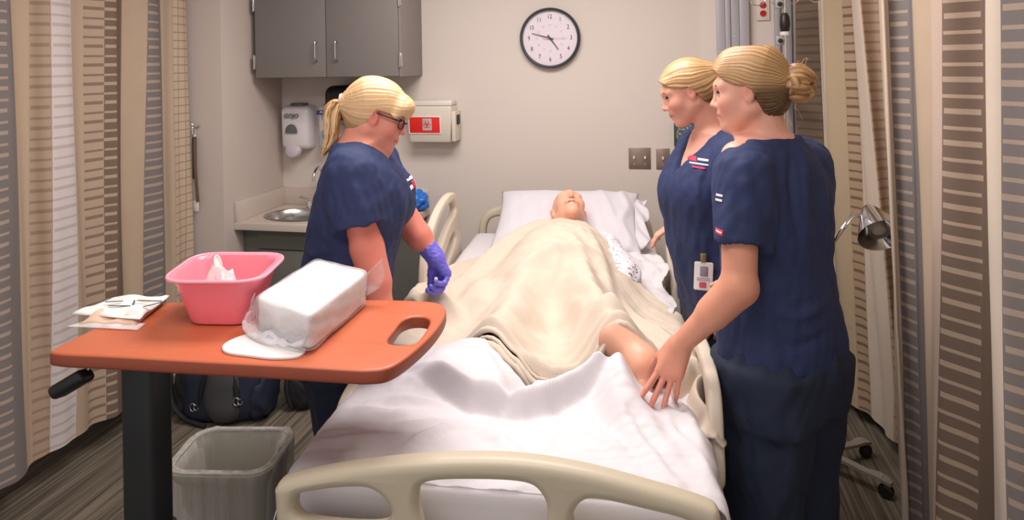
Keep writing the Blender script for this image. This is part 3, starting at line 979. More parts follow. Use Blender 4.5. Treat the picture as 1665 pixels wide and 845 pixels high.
for k, an in enumerate((-36, 35, 107, 180, 252)):
    a = math.radians(an)
    d = Vector((math.cos(a), math.sin(a), 0))
    s = Vector((-d.y, d.x, 0))
    bm = bmesh.new()
    prof = [(0.0, 0.085, 0.017), (0.10, 0.080, 0.016), (0.165, 0.074, 0.016), (0.20, 0.078, 0.021), (0.235, 0.072, 0.021), (0.252, 0.064, 0.012)]
    rs = []
    for (r, z, wd) in prof:
        c = Vector((bx, by, z)) + d * r
        rs.append([bm.verts.new(c + s * wd), bm.verts.new(c - s * wd), bm.verts.new(c - s * wd - Vector((0, 0, 0.012))), bm.verts.new(c + s * wd - Vector((0, 0, 0.012)))])
    for a_, b_ in zip(rs[:-1], rs[1:]):
        for j in range(4):
            bm.faces.new((a_[j], a_[(j + 1) % 4], b_[(j + 1) % 4], b_[j]))
    bm.faces.new(rs[0][::-1])
    bm.faces.new(rs[-1])
    lg = link('leg', bm_mesh(bm, angle=30), mat('warm_grey_paint', (150, 143, 134), 0.45) if k == 0 else bpy.data.materials['warm_grey_paint'], el)
    wc_ = Vector((bx, by, 0.027)) + d * 0.232
    lathe('caster', [(0, -0.016), (0.02, -0.016), (0.027, -0.01), (0.027, 0.01), (0.02, 0.016), (0, 0.016)], frame(wc_, (0, 0, 1), d, s), M['black_pl'], lg, 20)
    lathe('bolt', [(0, 0.004), (0.006, 0.003), (0.007, 0)], Matrix.Translation(Vector((bx, by, 0.075)) + d * 0.215), M['chrome'], lg, 10)

# ------------------------------------------------------------------ overbed table
TZ = 1.04
ot = thing('overbed_table', 'wheeled overbed table with reddish-brown wooden top and charcoal column', 'table', (-1.28, 1.45, 0))
tm = mat('cherry_laminate', (194, 103, 70), 0.38, var=0.04, vscale=6)
nt = tm.node_tree
mpp = nt.nodes.new('ShaderNodeMapping')
mpp.inputs['Scale'].default_value = (1.5, 14, 1)
tcc = [n for n in nt.nodes if n.type == 'TEX_COORD'][0]
nzz = [n for n in nt.nodes if n.type == 'TEX_NOISE'][0]
nt.links.new(tcc.outputs['Object'], mpp.inputs[0])
nt.links.new(mpp.outputs[0], nzz.inputs['Vector'])
out2d = list(map(tuple, cr([(-1.345, 1.272), (-1.20, 1.281), (-1.02, 1.291), (-0.82, 1.304), (-0.66, 1.312), (-0.605, 1.318), (-0.566, 1.342), (-0.545, 1.42), (-0.535, 1.54), (-0.545, 1.65), (-0.572, 1.708), (-0.64, 1.728), (-0.85, 1.704), (-1.1, 1.655), (-1.33, 1.60), (-1.366, 1.585), (-1.376, 1.55), (-1.375, 1.42), (-1.371, 1.30)], 5, True)))
hole = list(map(tuple, cr([(-0.629, 1.475), (-0.634, 1.53), (-0.638, 1.582), (-0.625, 1.614), (-0.596, 1.622), (-0.572, 1.604), (-0.562, 1.563), (-0.557, 1.505), (-0.560, 1.465), (-0.583, 1.452), (-0.612, 1.452)], 5, True)))
top = plate('tabletop', out2d, [hole], 0.0165, 0.007, Matrix.Translation((0, 0, TZ - 0.0165)), tm, ot)
top.data.materials.append(M['wood_edge'])
for p in top.data.polygons:
    if p.normal.z < 0.5:
        p.material_index = 1
cxc, cyc = -1.283, 1.47
plate('upper_column', rrect(-0.044, -0.04, 0.049, 0.042, 0.018), [], 0.30, 0.002, Matrix.Translation((cxc, cyc, 0.71)), M['dark_pl'], ot)
plate('lower_column', rrect(-0.054, -0.05, 0.054, 0.05, 0.02), [], 0.22, 0.002, Matrix.Translation((cxc, cyc, 0.30)), M['dark_pl'], ot)
box('support_plate', (cxc - 0.08, cyc - 0.09, TZ - 0.05), (cxc + 0.25, cyc + 0.09, TZ - 0.033), M['dark_pl'], ot, 0.004)
bs_ = box('base', (cxc - 0.05, cyc - 0.04, 0.06), (cxc + 0.05, cyc + 0.32, 0.10), M['dark_pl'], ot, 0.01)
for yy in (cyc - 0.04, cyc + 0.32):
    b2 = box('base_leg', (cxc - 0.06, yy - 0.025, 0.06), (cxc + 0.62, yy + 0.025, 0.095), M['dark_pl'], ot, 0.01)
    for xx in (cxc - 0.03, cxc + 0.59):
        lathe('caster', [(0, -0.014), (0.024, -0.014), (0.03, -0.008), (0.03, 0.008), (0.024, 0.014), (0, 0.014)], frame((xx, yy, 0.031), (0, 0, 1), (1, 0, 0), (0, 1, 0)), M['black_pl'], b2, 18)
lv = tube('lever', cr([(-1.325, 1.36, 1.005), (-1.322, 1.345, 0.985), (-1.325, 1.335, 0.972)], 4), 0.004, M['chrome'], ot, 8)
gm = frame((-1.358, 1.325, 0.945), (0.86, 0.12, 0.50), (0, 1, -0.2), (-0.5, 0.0, 0.86))
bm = bmesh.new()
box_bm(bm, (-0.048, -0.022, -0.0165), (0.048, 0.022, 0.0165), 0.012, gm, 4)
link('lever_grip', bm_mesh(bm), M['black_pl'], lv)

# ------------------------------------------------------------------ wash basin
wb = thing('wash_basin', 'pink plastic wash basin standing on the overbed table', 'basin', (-1.12, 1.56, TZ))
BQ = [(-1.192, 1.412), (-0.948, 1.452), (-1.005, 1.685), (-1.262, 1.648)]


def quad_loop(q, inset, r, z, n=6):
    q = [Vector((p[0], p[1])) for p in q]
    c = sum(q, Vector((0, 0))) / 4
    q = [p + (c - p).normalized() * inset for p in q]
    out = []
    for i in range(4):
        p, a, b = q[i], q[i - 1], q[(i + 1) % 4]
        d0, d1 = (a - p).normalized(), (b - p).normalized()
        p0, p1 = p + d0 * r, p + d1 * r
        for k in range(n + 1):
            t = k / n
            out.append(((1 - t) ** 2 * p0 + 2 * t * (1 - t) * p + t * t * p1).to_3d() + Vector((0, 0, z)))
    return out


bm = bmesh.new()
levels = [(0.075, 0.035, TZ + 0.002), (0.062, 0.05, TZ + 0.004), (0.057, 0.055, TZ + 0.012), (0.030, 0.06, TZ + 0.085), (0.018, 0.06, TZ + 0.114), (0.004, 0.07, TZ + 0.116), (-0.002, 0.07, TZ + 0.119), (-0.002, 0.07, TZ + 0.123),
          (0.006, 0.066, TZ + 0.125), (0.020, 0.058, TZ + 0.123), (0.026, 0.056, TZ + 0.114), (0.036, 0.056, TZ + 0.085), (0.062, 0.05, TZ + 0.014), (0.070, 0.042, TZ + 0.008), (0.09, 0.03, TZ + 0.006)]
rings = [[bm.verts.new(v) for v in quad_loop(BQ, i_, r_, z_)] for (i_, r_, z_) in levels]
for a, b in zip(rings[:-1], rings[1:]):
    for k in range(len(a)):
        k2 = (k + 1) % len(a)
        bm.faces.new((a[k], a[k2], b[k2], b[k]))
bm.faces.new(rings[0][::-1])
bm.faces.new(rings[-1])
link('bowl', bm_mesh(bm, angle=50), M['pink'], wb)
rim = [bmv for bmv in quad_loop(BQ, 0.0, 0.07, TZ + 0.1225)]
tube('rim', rim, 0.0045, mat('pink_rim', (248, 160, 178), 0.3), wb, 8, closed=True)


def rag(name, c, sx, sy, h, seed, m, base, label, cat, rot=0.0, n=36):
    u, v = np.meshgrid(np.linspace(-1, 1, n), np.linspace(-1, 1, n), indexing='ij')
    r_ = np.maximum(np.abs(u), np.abs(v))
    P = np.stack([u * sx, v * sy, 0 * u], -1).reshape(-1, 3)
    P2 = P / max(sx, sy)
    z = h * (1 - r_.ravel() ** 2) * 0.75 + np.abs(waves(P2, h * 0.25, 0.6, 1.4, 7, seed)) + h * 0.05
    P[:, 0] += waves(P2, sx * 0.12, 0.5, 1.0, 5, seed + 1)
    P[:, 1] += waves(P2, sy * 0.12, 0.5, 1.0, 5, seed + 2)
    P[:, 2] = z
    ca, sa = math.cos(rot), math.sin(rot)
    P = np.stack([P[:, 0] * ca - P[:, 1] * sa + c[0], P[:, 0] * sa + P[:, 1] * ca + c[1], P[:, 2] + c[2]], -1)
    me = solidify(grid_mesh(P, n, n), 0.002)
    return tag(link(name, me, m, base=base), label, cat)


rag('washcloth', (-1.135, 1.555, TZ + 0.009), 0.05, 0.045, 0.12, 4, M['paper'], (-1.15, 1.535, TZ + 0.009), 'crumpled white washcloth lying inside the pink basin', 'cloth', 0.4)
crumple('cotton_wad', (-1.095, 1.53, TZ + 0.055), (0.032, 0.03, 0.065), 9, M['paper'], (-1.085, 1.51, TZ + 0.009), 1.0, 0.14, 'small white wad standing up inside the pink basin', 'wad')

# ------------------------------------------------------------------ bagged pad pack
pk = thing('bagged_pads', 'white pad pack in a clear plastic bag on the overbed table', 'package', (-0.85, 1.52, TZ))
pe1 = Vector((0.91, -0.42, 0)).normalized()      # along the short front face
pe2 = Vector((-0.02, 0.99, 0)).normalized()
p0 = Vector((-0.955, 1.45, TZ + 0.006))
L1, L2, HH = 0.21, 0.31, 0.085


def pack(u, v, h):
    return p0 + pe1 * (u * L1) + pe2 * (v * L2) + Vector((0, 0, h))


def soft_block(nu, nv, nh, infl, seed, amp, grow=0.0):
    """closed soft box: cube-sphere style lattice with bulge and dents"""
    bm = bmesh.new()
    bmesh.ops.create_cube(bm, size=2)
    bmesh.ops.subdivide_edges(bm, edges=bm.edges[:], cuts=nu, use_grid_fill=True)
    P = np.array([v.co[:] for v in bm.verts])
    Q = P.copy()
    r4 = (np.abs(P) ** 14).sum(1) ** (1 / 14)
    Q = P / r4[:, None]
    W = waves(P, amp, 0.6, 1.8, 8, seed)
    for i in range(3):
        Q[:, i] *= 1 + infl * (1 - P[:, (i + 1) % 3] ** 2) * (1 - P[:, (i + 2) % 3] ** 2) + W
    for v, p in zip(bm.verts, Q):
        v.co = pack(0.5 + p[0] * (0.5 + grow), 0.5 + p[1] * (0.5 + grow), max(-0.004, HH / 2 + p[2] * (HH / 2 + grow * 0.06)))
    return bm


link('pad_block', bm_mesh(soft_block(16, 0, 0, 0.02, 5, 0.008), angle=60), M['paper'], pk)
bm = soft_block(22, 0, 0, 0.03, 11, 0.018, 0.03)
link('clear_bag', bm_mesh(bm, angle=60), M['clearbag'], pk)


def sheet_strip(name, pts0, pts1, n0, amp, seed, m, parent, lab=None):
    a, b = cr(pts0, 8), cr(pts1, 8)
    k = min(len(a), len(b))
    rows = []
    for t in np.linspace(0, 1, n0):
        rows.append(a[:k] + (b[:k] - a[:k]) * t)
    V = np.array(rows)
    P = V.reshape(-1, 3).copy()
    P[:, 2] += waves(P, amp, 0.03, 0.12, 8, seed) + amp
    me = solidify(grid_mesh(P, n0, k), 0.0012)
    return link(name, me, m, parent, label=lab)


sheet_strip('bag_tail', [pack(1.0, 1.0, 0.075), pack(0.98, 1.03, 0.045), pack(1.0, 1.0, 0.02)], [pack(1.22, 1.10, 0.10), pack(1.23, 1.14, 0.06), pack(1.16, 1.10, 0.03)], 10, 0.006, 3, M['clearbag'], pk)
sheet_strip('bag_mouth', [pack(-0.05, -0.02, 0.07), pack(-0.20, 0.02, 0.03), pack(-0.12, -0.1, 0.003), pack(0.35, -0.14, 0.002), pack(0.95, -0.06, 0.004)], [pack(-0.03, 0.02, 0.08), pack(-0.06, 0.02, 0.035), pack(0.02, 0.02, 0.01), pack(0.4, 0.0, 0.02), pack(0.98, 0.01, 0.03)], 8, 0.006, 5, M['clearbag'], pk)
fp = thing('folded_wrapper', 'flat white wrapper lying under the bagged pad pack at the table edge', 'wrapper', (-0.9, 1.36, TZ))
wp = cr([(-0.985, 1.372), (-0.955, 1.334), (-0.89, 1.326), (-0.83, 1.324), (-0.78, 1.345), (-0.80, 1.40), (-0.90, 1.44), (-0.965, 1.43)], 6, True)
plate('wrapper_sheet', list(map(tuple, wp)), [], 0.003, 0.0015, Matrix.Translation((0, 0, TZ + 0.0035)), M['paper'], fp)

# flat kit at the left end of the table
kt = thing('sterile_kit', 'flat printed paper kit in a clear pouch at the table corner', 'package', (-1.36, 1.5, TZ))
kq = [(-1.43, 1.42), (-1.275, 1.432), (-1.325, 1.592), (-1.44, 1.545)]


def cushion(q, z, h, seed, n=22, amp=0.004):
    u, v = np.meshgrid(np.linspace(0, 1, n), np.linspace(0, 1, n), indexing='ij')
    q = np.array(q)
    P = ((1 - u)[..., None] * (1 - v)[..., None] * q[0] + u[..., None] * (1 - v)[..., None] * q[1] + u[..., None] * v[..., None] * q[2] + (1 - u)[..., None] * v[..., None] * q[3]).reshape(-1, 2)
    e = (np.clip(np.minimum(np.minimum(u, 1 - u), np.minimum(v, 1 - v)) * 5, 0, 1) ** 0.6).ravel()
    zz = z + h * e + waves(np.c_[P, 0 * P[:, 0]], amp, 0.04, 0.13, 8, seed) * (0.4 + e)
    zz = np.maximum(zz, z + 0.001)
    return np.c_[P, zz], n


V, n_ = cushion(kq, TZ + 0.004, 0.014, 2)
link('tray', solidify(grid_mesh(V, n_, n_), 0.003), mat('tan_tray_paper', (225, 190, 165), 0.7), kt)
V, n_ = cushion([(-1.475, 1.44), (-1.27, 1.44), (-1.315, 1.60), (-1.46, 1.56)], TZ + 0.017, 0.010, 6, amp=0.005)
cv = link('cover_sheet', solidify(grid_mesh(V, n_, n_), 0.0015), M['paper'], kt)
V, n_ = cushion([(-1.45, 1.40), (-1.25, 1.412), (-1.262, 1.45), (-1.42, 1.46)], TZ + 0.003, 0.003, 9, amp=0.001)
link('pouch_flap', solidify(grid_mesh(V, n_, n_), 0.001), M['clearbag'], kt)
bm = bmesh.new()
for (x, y, a, ln) in ((-1.36, 1.475, 0.15, 0.03), (-1.31, 1.52, 0.1, 0.035), (-1.34, 1.50, 2.2, 0.02), (-1.28, 1.50, 1.0, 0.025), (-1.40, 1.50, 0.3, 0.022)):
    box_bm(bm, (-ln, -0.0022, 0), (ln, 0.0022, 0.0012), 0, Matrix.Translation((x, y, TZ + 0.0325)) @ Matrix.Rotation(a, 4, 'Z'))
link('print_mark', bm_mesh(bm, False), mat('dark_green_ink', (70, 95, 90), 0.6), cv)

# ------------------------------------------------------------------ waste bin
wbn = thing('waste_bin', 'grey rectangular waste bin with a clear liner on the carpet', 'bin', (-1.37, 1.94, 0))
TQ = [(-1.50, 1.79), (-1.19, 1.84), (-1.235, 2.09), (-1.55, 2.03)]
bm = bmesh.new()
lv_ = [(0.06, 0.05, 0.0), (0.055, 0.06, 0.01), (0.0, 0.07, 0.425), (-0.012, 0.075, 0.428), (-0.013, 0.075, 0.436), (0.0, 0.07, 0.438), (0.008, 0.068, 0.43), (0.06, 0.055, 0.02), (0.07, 0.05, 0.015)]
rings = [[bm.verts.new(v) for v in quad_loop(TQ, *t)] for t in lv_]
for a, b in zip(rings[:-1], rings[1:]):
    for k in range(len(a)):
        bm.faces.new((a[k], a[(k + 1) % len(a)], b[(k + 1) % len(a)], b[k]))
bm.faces.new(rings[0][::-1])
bm.faces.new(rings[-1])
link('tub', bm_mesh(bm, angle=50), M['bin'], wbn)
lv_ = [(-0.004, 0.07, 0.20), (-0.010, 0.07, 0.30), (-0.018, 0.075, 0.41), (-0.020, 0.078, 0.444), (-0.008, 0.075, 0.448), (0.010, 0.07, 0.445), (0.018, 0.068, 0.40), (0.03, 0.066, 0.30), (0.045, 0.06, 0.18), (0.07, 0.055, 0.06)]
loops = [quad_loop(TQ, *t, n=9) for t in lv_]
V = np.array([[list(v) for v in l] for l in loops])
n0, n1 = V.shape[:2]
P = V.reshape(-1, 3)
ctr = np.array([-1.37, 1.94])
rad = P[:, :2] - ctr
rad /= np.linalg.norm(rad, axis=1)[:, None]
wv = waves(np.c_[rad * 0.25, P[:, 2:] * 0.25], 0.004, 0.03, 0.09, 9, 4)
k_ = np.repeat(np.array([-.6, -.3, -.2, -.15, 0, .2, 1.0, 1.4, 1.6, 1.6]), n1)
P[:, :2] -= rad * (np.abs(wv) * np.abs(k_) * np.sign(k_))[:, None]
P[:, 2] += np.repeat(np.array([1, 0.5, 0, 0.2, 0, 0, 0, 0, 0, 0]), n1) * wv * 4
me = grid_mesh(P, n0, n1)
V2 = P.reshape(n0, n1, 3)
Vc = np.concatenate([V2, V2[:, :1]], 1)
me = grid_mesh(Vc.reshape(-1, 3), n0, n1 + 1)
link('liner', me, M['liner'], wbn)
tube('liner_fold', [tuple(p) for p in quad_loop(TQ, 0.004, 0.072, 0.444, n=9)], 0.0065, film('liner_fold_film', (226, 222, 216), 0.55, 0.2), wbn, 8, closed=True)

# ------------------------------------------------------------------ bags on the floor
gb = thing('gym_bag', 'navy and charcoal gym bag with silver zip pulls under the counter', 'bag', (-2.06, 2.88, 0))


def soft_box(name, c, r, rot, seed, m, parent, amp=0.05, p=4.0, sub=10):
    bm = bmesh.new()
    bmesh.ops.create_cube(bm, size=2)
    bmesh.ops.subdivide_edges(bm, edges=bm.edges[:], cuts=sub, use_grid_fill=True)
    P = np.array([v.co[:] for v in bm.verts])
    Q = P / ((np.abs(P) ** p).sum(1) ** (1 / p))[:, None]
    Q *= (1 + waves(Q, amp, 0.5, 1.6, 9, seed))[:, None]
    Q = Q * np.array(r)
    ca, sa = math.cos(rot), math.sin(rot)
    Q = np.stack([Q[:, 0] * ca - Q[:, 1] * sa + c[0], Q[:, 0] * sa + Q[:, 1] * ca + c[1], np.maximum(Q[:, 2] + c[2], 0.003)], -1)
    for v, q in zip(bm.verts, Q):
        v.co = q
    return link(name, bm_mesh(bm, angle=60), m, parent)


rt = 0.10
soft_box('body', (-2.02, 2.97, 0.155), (0.20, 0.125, 0.155), rt, 3, M['navy_bag'], gb, 0.04)
soft_box('front_panel', (-1.985, 2.945, 0.17), (0.115, 0.118, 0.165), rt, 6, M['grey_bag'], gb, 0.03, 3.0)
soft_box('end_pocket', (-2.205, 2.95, 0.14), (0.06, 0.10, 0.13), rt, 9, M['black_bag'], gb, 0.06, 3.0)
soft_box('end_pocket', (-1.845, 2.985, 0.13), (0.055, 0.10, 0.12), rt, 12, M['navy_bag'], gb, 0.06, 3.0)
tube('strap', cr([(-2.10, 2.87, 0.05), (-2.075, 2.838, 0.17), (-2.03, 2.85, 0.30), (-1.98, 2.90, 0.335), (-1.93, 2.87, 0.29), (-1.90, 2.852, 0.16), (-1.90, 2.88, 0.05)], 7), 0.012, M['black_bag'], gb, 6)
tube('strap', cr([(-2.27, 2.88, 0.25), (-2.24, 2.85, 0.10), (-2.17, 2.845, 0.03), (-2.05, 2.83, 0.012)], 7), 0.010, M['black_bag'], gb, 6)
for (x, y, z) in ((-2.105, 2.828, 0.095), (-1.885, 2.842, 0.135)):
    bm = bmesh.new()
    tube_bm(bm, [(x - 0.008 + 0.014 * math.cos(a), y, z + 0.018 * math.sin(a)) for a in np.linspace(0.7, 5.8, 18)], 0.0032, 8)
    tube_bm(bm, [(x + 0.010 + 0.012 * math.cos(a), y, z + 0.012 * math.sin(a)) for a in np.linspace(1.2, 6.6, 16)], 0.003, 8)
    link('zip_pull', bm_mesh(bm), M['chrome'], gb)
for o_ in gb.children:
    o_.data.transform(Matrix.Translation((-0.04, -0.07, 0)))
bb = thing('backpack', 'black backpack on the floor to the right of the gym bag', 'bag', (-1.76, 3.08, 0))
soft_box('body', (-1.735, 3.09, 0.14), (0.085, 0.10, 0.15), 0.05, 21, M['black_bag'], bb, 0.05, 3.0)
soft_box('pocket', (-1.74, 3.01, 0.09), (0.06, 0.05, 0.08), 0.05, 24, M['black_bag'], bb, 0.05, 3.0)
tube('strap', cr([(-1.78, 2.995, 0.24), (-1.79, 2.96, 0.13), (-1.77, 2.965, 0.03)], 6), 0.012, M['black_bag'], bb, 6)
pp = plate('paper_sheet', [(-0.05, -0.035), (0.055, -0.035), (0.05, 0.035), (-0.03, 0.04)], [], 0.001, 0.0003, Matrix.Translation((-2.27, 3.02, 0.13)) @ Matrix.Rotation(0.9, 4, 'X'), M['paper'], None)
tag(pp, 'white paper sheet poking out behind the gym bag', 'paper')
# ------------------------------------------------------------------ implicit-surface modelling (one closed skin per figure)
class Field:
    def __init__(s, lo, hi, h):
        s.lo, s.h = np.array(lo, float), h
        s.n = np.ceil((np.array(hi) - s.lo) / h).astype(int) + 1
        s.v = np.full(s.n, 0.5, np.float32)

    def sub(s, lo, hi, pad):
        a = np.maximum(np.floor((np.array(lo) - pad - s.lo) / s.h).astype(int), 0)
        b = np.minimum(np.ceil((np.array(hi) + pad - s.lo) / s.h).astype(int) + 1, s.n)
        if np.any(b <= a):
            return None, None
        ax = [(s.lo[i] + s.h * np.arange(a[i], b[i])).astype(np.float32) for i in range(3)]
        return tuple(slice(a[i], b[i]) for i in range(3)), (ax[0][:, None, None], ax[1][None, :, None], ax[2][None, None, :])

    def op(s, prim, k=0.02, mode='u'):
        fn, lo, hi = prim
        sl, g = s.sub(lo, hi, k + 2 * s.h)
        if sl is None:
            return s
        d = fn(*g)
        a = s.v[sl]
        if mode == 'u':
            r = np.minimum(a, d)
            if k > 0:
                r = r - np.maximum(k - np.abs(a - d), 0) ** 2 / (4 * k)
        elif mode == 's':
            r = np.maximum(a, -d)
            if k > 0:
                r = r + np.maximum(k - np.abs(a + d), 0) ** 2 / (4 * k)
        else:
            r = np.maximum(a, d)
        s.v[sl] = r
        return s

    def mesh(s):
        v = s.v
        v[0], v[-1] = 0.5, 0.5
        v[:, 0], v[:, -1] = 0.5, 0.5
        v[:, :, 0], v[:, :, -1] = 0.5, 0.5
        ins = v < 0
        c = np.zeros(s.n - 1, np.int8)
        for dx in (0, 1):
            for dy in (0, 1):
                for dz in (0, 1):
                    c += ins[dx:s.n[0] - 1 + dx, dy:s.n[1] - 1 + dy, dz:s.n[2] - 1 + dz]
        act = np.argwhere((c > 0) & (c < 8))
        idx = np.full(s.n - 1, -1, np.int32)
        idx[act[:, 0], act[:, 1], act[:, 2]] = np.arange(len(act))
        acc = np.zeros((len(act), 3))
        cnt = np.zeros(len(act))
        cor = [(0, 0, 0), (1, 0, 0), (0, 1, 0), (1, 1, 0), (0, 0, 1), (1, 0, 1), (0, 1, 1), (1, 1, 1)]
        vals = np.stack([v[act[:, 0] + q[0], act[:, 1] + q[1], act[:, 2] + q[2]] for q in cor], 1).astype(float)
        for i in range(8):
            for j in range(i + 1, 8):
                if sum(abs(cor[i][t] - cor[j][t]) for t in range(3)) != 1:
                    continue
                m = (vals[:, i] < 0) != (vals[:, j] < 0)
                t = vals[m, i] / (vals[m, i] - vals[m, j])
                acc[m] += np.array(cor[i]) + t[:, None] * (np.array(cor[j]) - np.array(cor[i]))
                cnt[m] += 1
        V = s.lo + s.h * (act + acc / cnt[:, None])
        Q = []
        for ax in range(3):
            o1, o2 = [(1, 2), (2, 0), (0, 1)][ax]
            sl0 = [slice(None)] * 3
            sl1 = [slice(None)] * 3
            sl0[ax], sl1[ax] = slice(0, -1), slice(1, None)
            a, b = ins[tuple(sl0)], ins[tuple(sl1)]
            e = np.argwhere(a != b)
            e = e[(e[:, o1] > 0) & (e[:, o2] > 0)]
            fl = a[e[:, 0], e[:, 1], e[:, 2]]
            ids = []
            for (u_, w_) in ((-1, -1), (0, -1), (0, 0), (-1, 0)):
                p = e.copy()
                p[:, o1] += u_
                p[:, o2] += w_
                ids.append(idx[p[:, 0], p[:, 1], p[:, 2]])
            q = np.stack(ids, 1)
            q[~fl] = q[~fl][:, ::-1]
            Q.append(q)
        Q = np.concatenate(Q)
        Q = Q[(Q >= 0).all(1)]
        return V, Q


def V3(*a):
    return np.array(a if len(a) > 1 else a[0], float)


def rc(a, b, ra, rb, sq=None):
    """tapered capsule; sq = (axis, factor) flattens it along an axis"""
    a, b = V3(a), V3(b)
    ab = b - a
    L2 = max(ab @ ab, 1e-9)
    m = max(ra, rb)
    ex = m * max(1, sq[1] if sq else 1)

    def fn(X, Y, Z):
        px, py, pz = X - a[0], Y - a[1], Z - a[2]
        t = np.clip((px * ab[0] + py * ab[1] + pz * ab[2]) / L2, 0, 1)
        qx, qy, qz = px - t * ab[0], py - t * ab[1], pz - t * ab[2]
        r = ra + t * (rb - ra)
        if sq:
            n, f = V3(sq[0]) / np.linalg.norm(sq[0]), sq[1]
            dn = (qx * n[0] + qy * n[1] + qz * n[2]) * (1 / f - 1)
            qx, qy, qz = qx + dn * n[0], qy + dn * n[1], qz + dn * n[2]
            return (np.sqrt(qx * qx + qy * qy + qz * qz) - r) * min(1, f)
        return np.sqrt(qx * qx + qy * qy + qz * qz) - r
    return fn, np.minimum(a, b) - ex, np.maximum(a, b) + ex


def ell(c, r, R=None):
    c, r = V3(c), V3(r)
    R = np.eye(3) if R is None else np.asarray(R, float)
    ex = np.sqrt(((R * r[:, None]) ** 2).sum(0))

    def fn(X, Y, Z):
        p = (X - c[0], Y - c[1], Z - c[2])
        k0 = k1 = 0
        for i in range(3):
            l = p[0] * R[i, 0] + p[1] * R[i, 1] + p[2] * R[i, 2]
            k0 = k0 + (l / r[i]) ** 2
            k1 = k1 + (l / r[i] ** 2) ** 2
        k0 = np.sqrt(k0)
        return k0 * (k0 - 1) / (np.sqrt(k1) + 1e-6)
    return fn, c - ex, c + ex


def loft(tab, ang, p=2.2):
    """stack of horizontal rounded sections: rows (z, cx, cy, half-width across, half-depth fore-aft); ang = facing"""
    T = np.array(sorted(tab), float)
    zz = np.linspace(T[0, 0], T[-1, 0], 120)
    cols = []
    for i in range(1, 5):
        y = np.interp(zz, T[:, 0], T[:, i])
        ker = np.hanning(15)
        ker /= ker.sum()
        y = np.convolve(np.pad(y, 7, mode='edge'), ker, 'valid')
        cols.append(y)
    F = (math.cos(ang), math.sin(ang))
    m = max(T[:, 3].max(), T[:, 4].max())

    def fn(X, Y, Z):
        cx, cy, a, b = (np.interp(Z, zz, c) for c in cols)
        dx, dy = X - cx, Y - cy
        f = dx * F[0] + dy * F[1]
        l = -dx * F[1] + dy * F[0]
        k = ((np.abs(l) / a) ** p + (np.abs(f) / b) ** p) ** (1 / p)
        d = (k - 1) * np.minimum(a, b)
        return np.maximum(d, np.maximum(Z - T[-1, 0], T[0, 0] - Z))
    lo = np.array([T[:, 1].min() - m, T[:, 2].min() - m, T[0, 0]])
    hi = np.array([T[:, 1].max() + m, T[:, 2].max() + m, T[-1, 0]])
    return fn, lo, hi


def halfspace(o, n, lo, hi):
    """region on the side of o that n points to, within a box"""
    o, n = V3(o), V3(n) / np.linalg.norm(n)
    return (lambda X, Y, Z: -((X - o[0]) * n[0] + (Y - o[1]) * n[1] + (Z - o[2]) * n[2])), V3(lo), V3(hi)


def vnormals(V, Q):
    fn = np.cross(V[Q[:, 2]] - V[Q[:, 0]], V[Q[:, 3]] - V[Q[:, 1]])
    N = np.zeros_like(V)
    for i in range(4):
        np.add.at(N, Q[:, i], fn)
    return N / (np.linalg.norm(N, axis=1)[:, None] + 1e-12)


def relax(V, Q, it=2, lam=0.5):
    e = np.concatenate([Q[:, [0, 1]], Q[:, [1, 2]], Q[:, [2, 3]], Q[:, [3, 0]]])
    for _ in range(it):
        S = np.zeros_like(V)
        c = np.zeros(len(V))
        np.add.at(S, e[:, 0], V[e[:, 1]])
        np.add.at(S, e[:, 1], V[e[:, 0]])
        np.add.at(c, e[:, 0], 1)
        np.add.at(c, e[:, 1], 1)
        V = V + lam * (S / c[:, None] - V)
    return V


def skin_obj(name, V, Q, m, parent, tint=None, label=None, base=None):
    me = bpy.data.meshes.new(name)
    raw_mesh(me, V, Q)
    if tint is not None:
        at = me.color_attributes.new('tint', 'FLOAT_COLOR', 'POINT')
        c = np.ones((len(V), 4), np.float32)
        c[:, :3] = tint
        at.data.foreach_set('color', c.ravel())
    return link(name, me, m, parent, base, label)


def seg_dist(P, pts):
    d = np.full(len(P), 9.0)
    for a, b in zip(pts[:-1], pts[1:]):
        a, b = V3(a), V3(b)
        ab = b - a
        t = np.clip((P - a) @ ab / (ab @ ab), 0, 1)
        d = np.minimum(d, np.linalg.norm(P - a - t[:, None] * ab, axis=1))
    return d


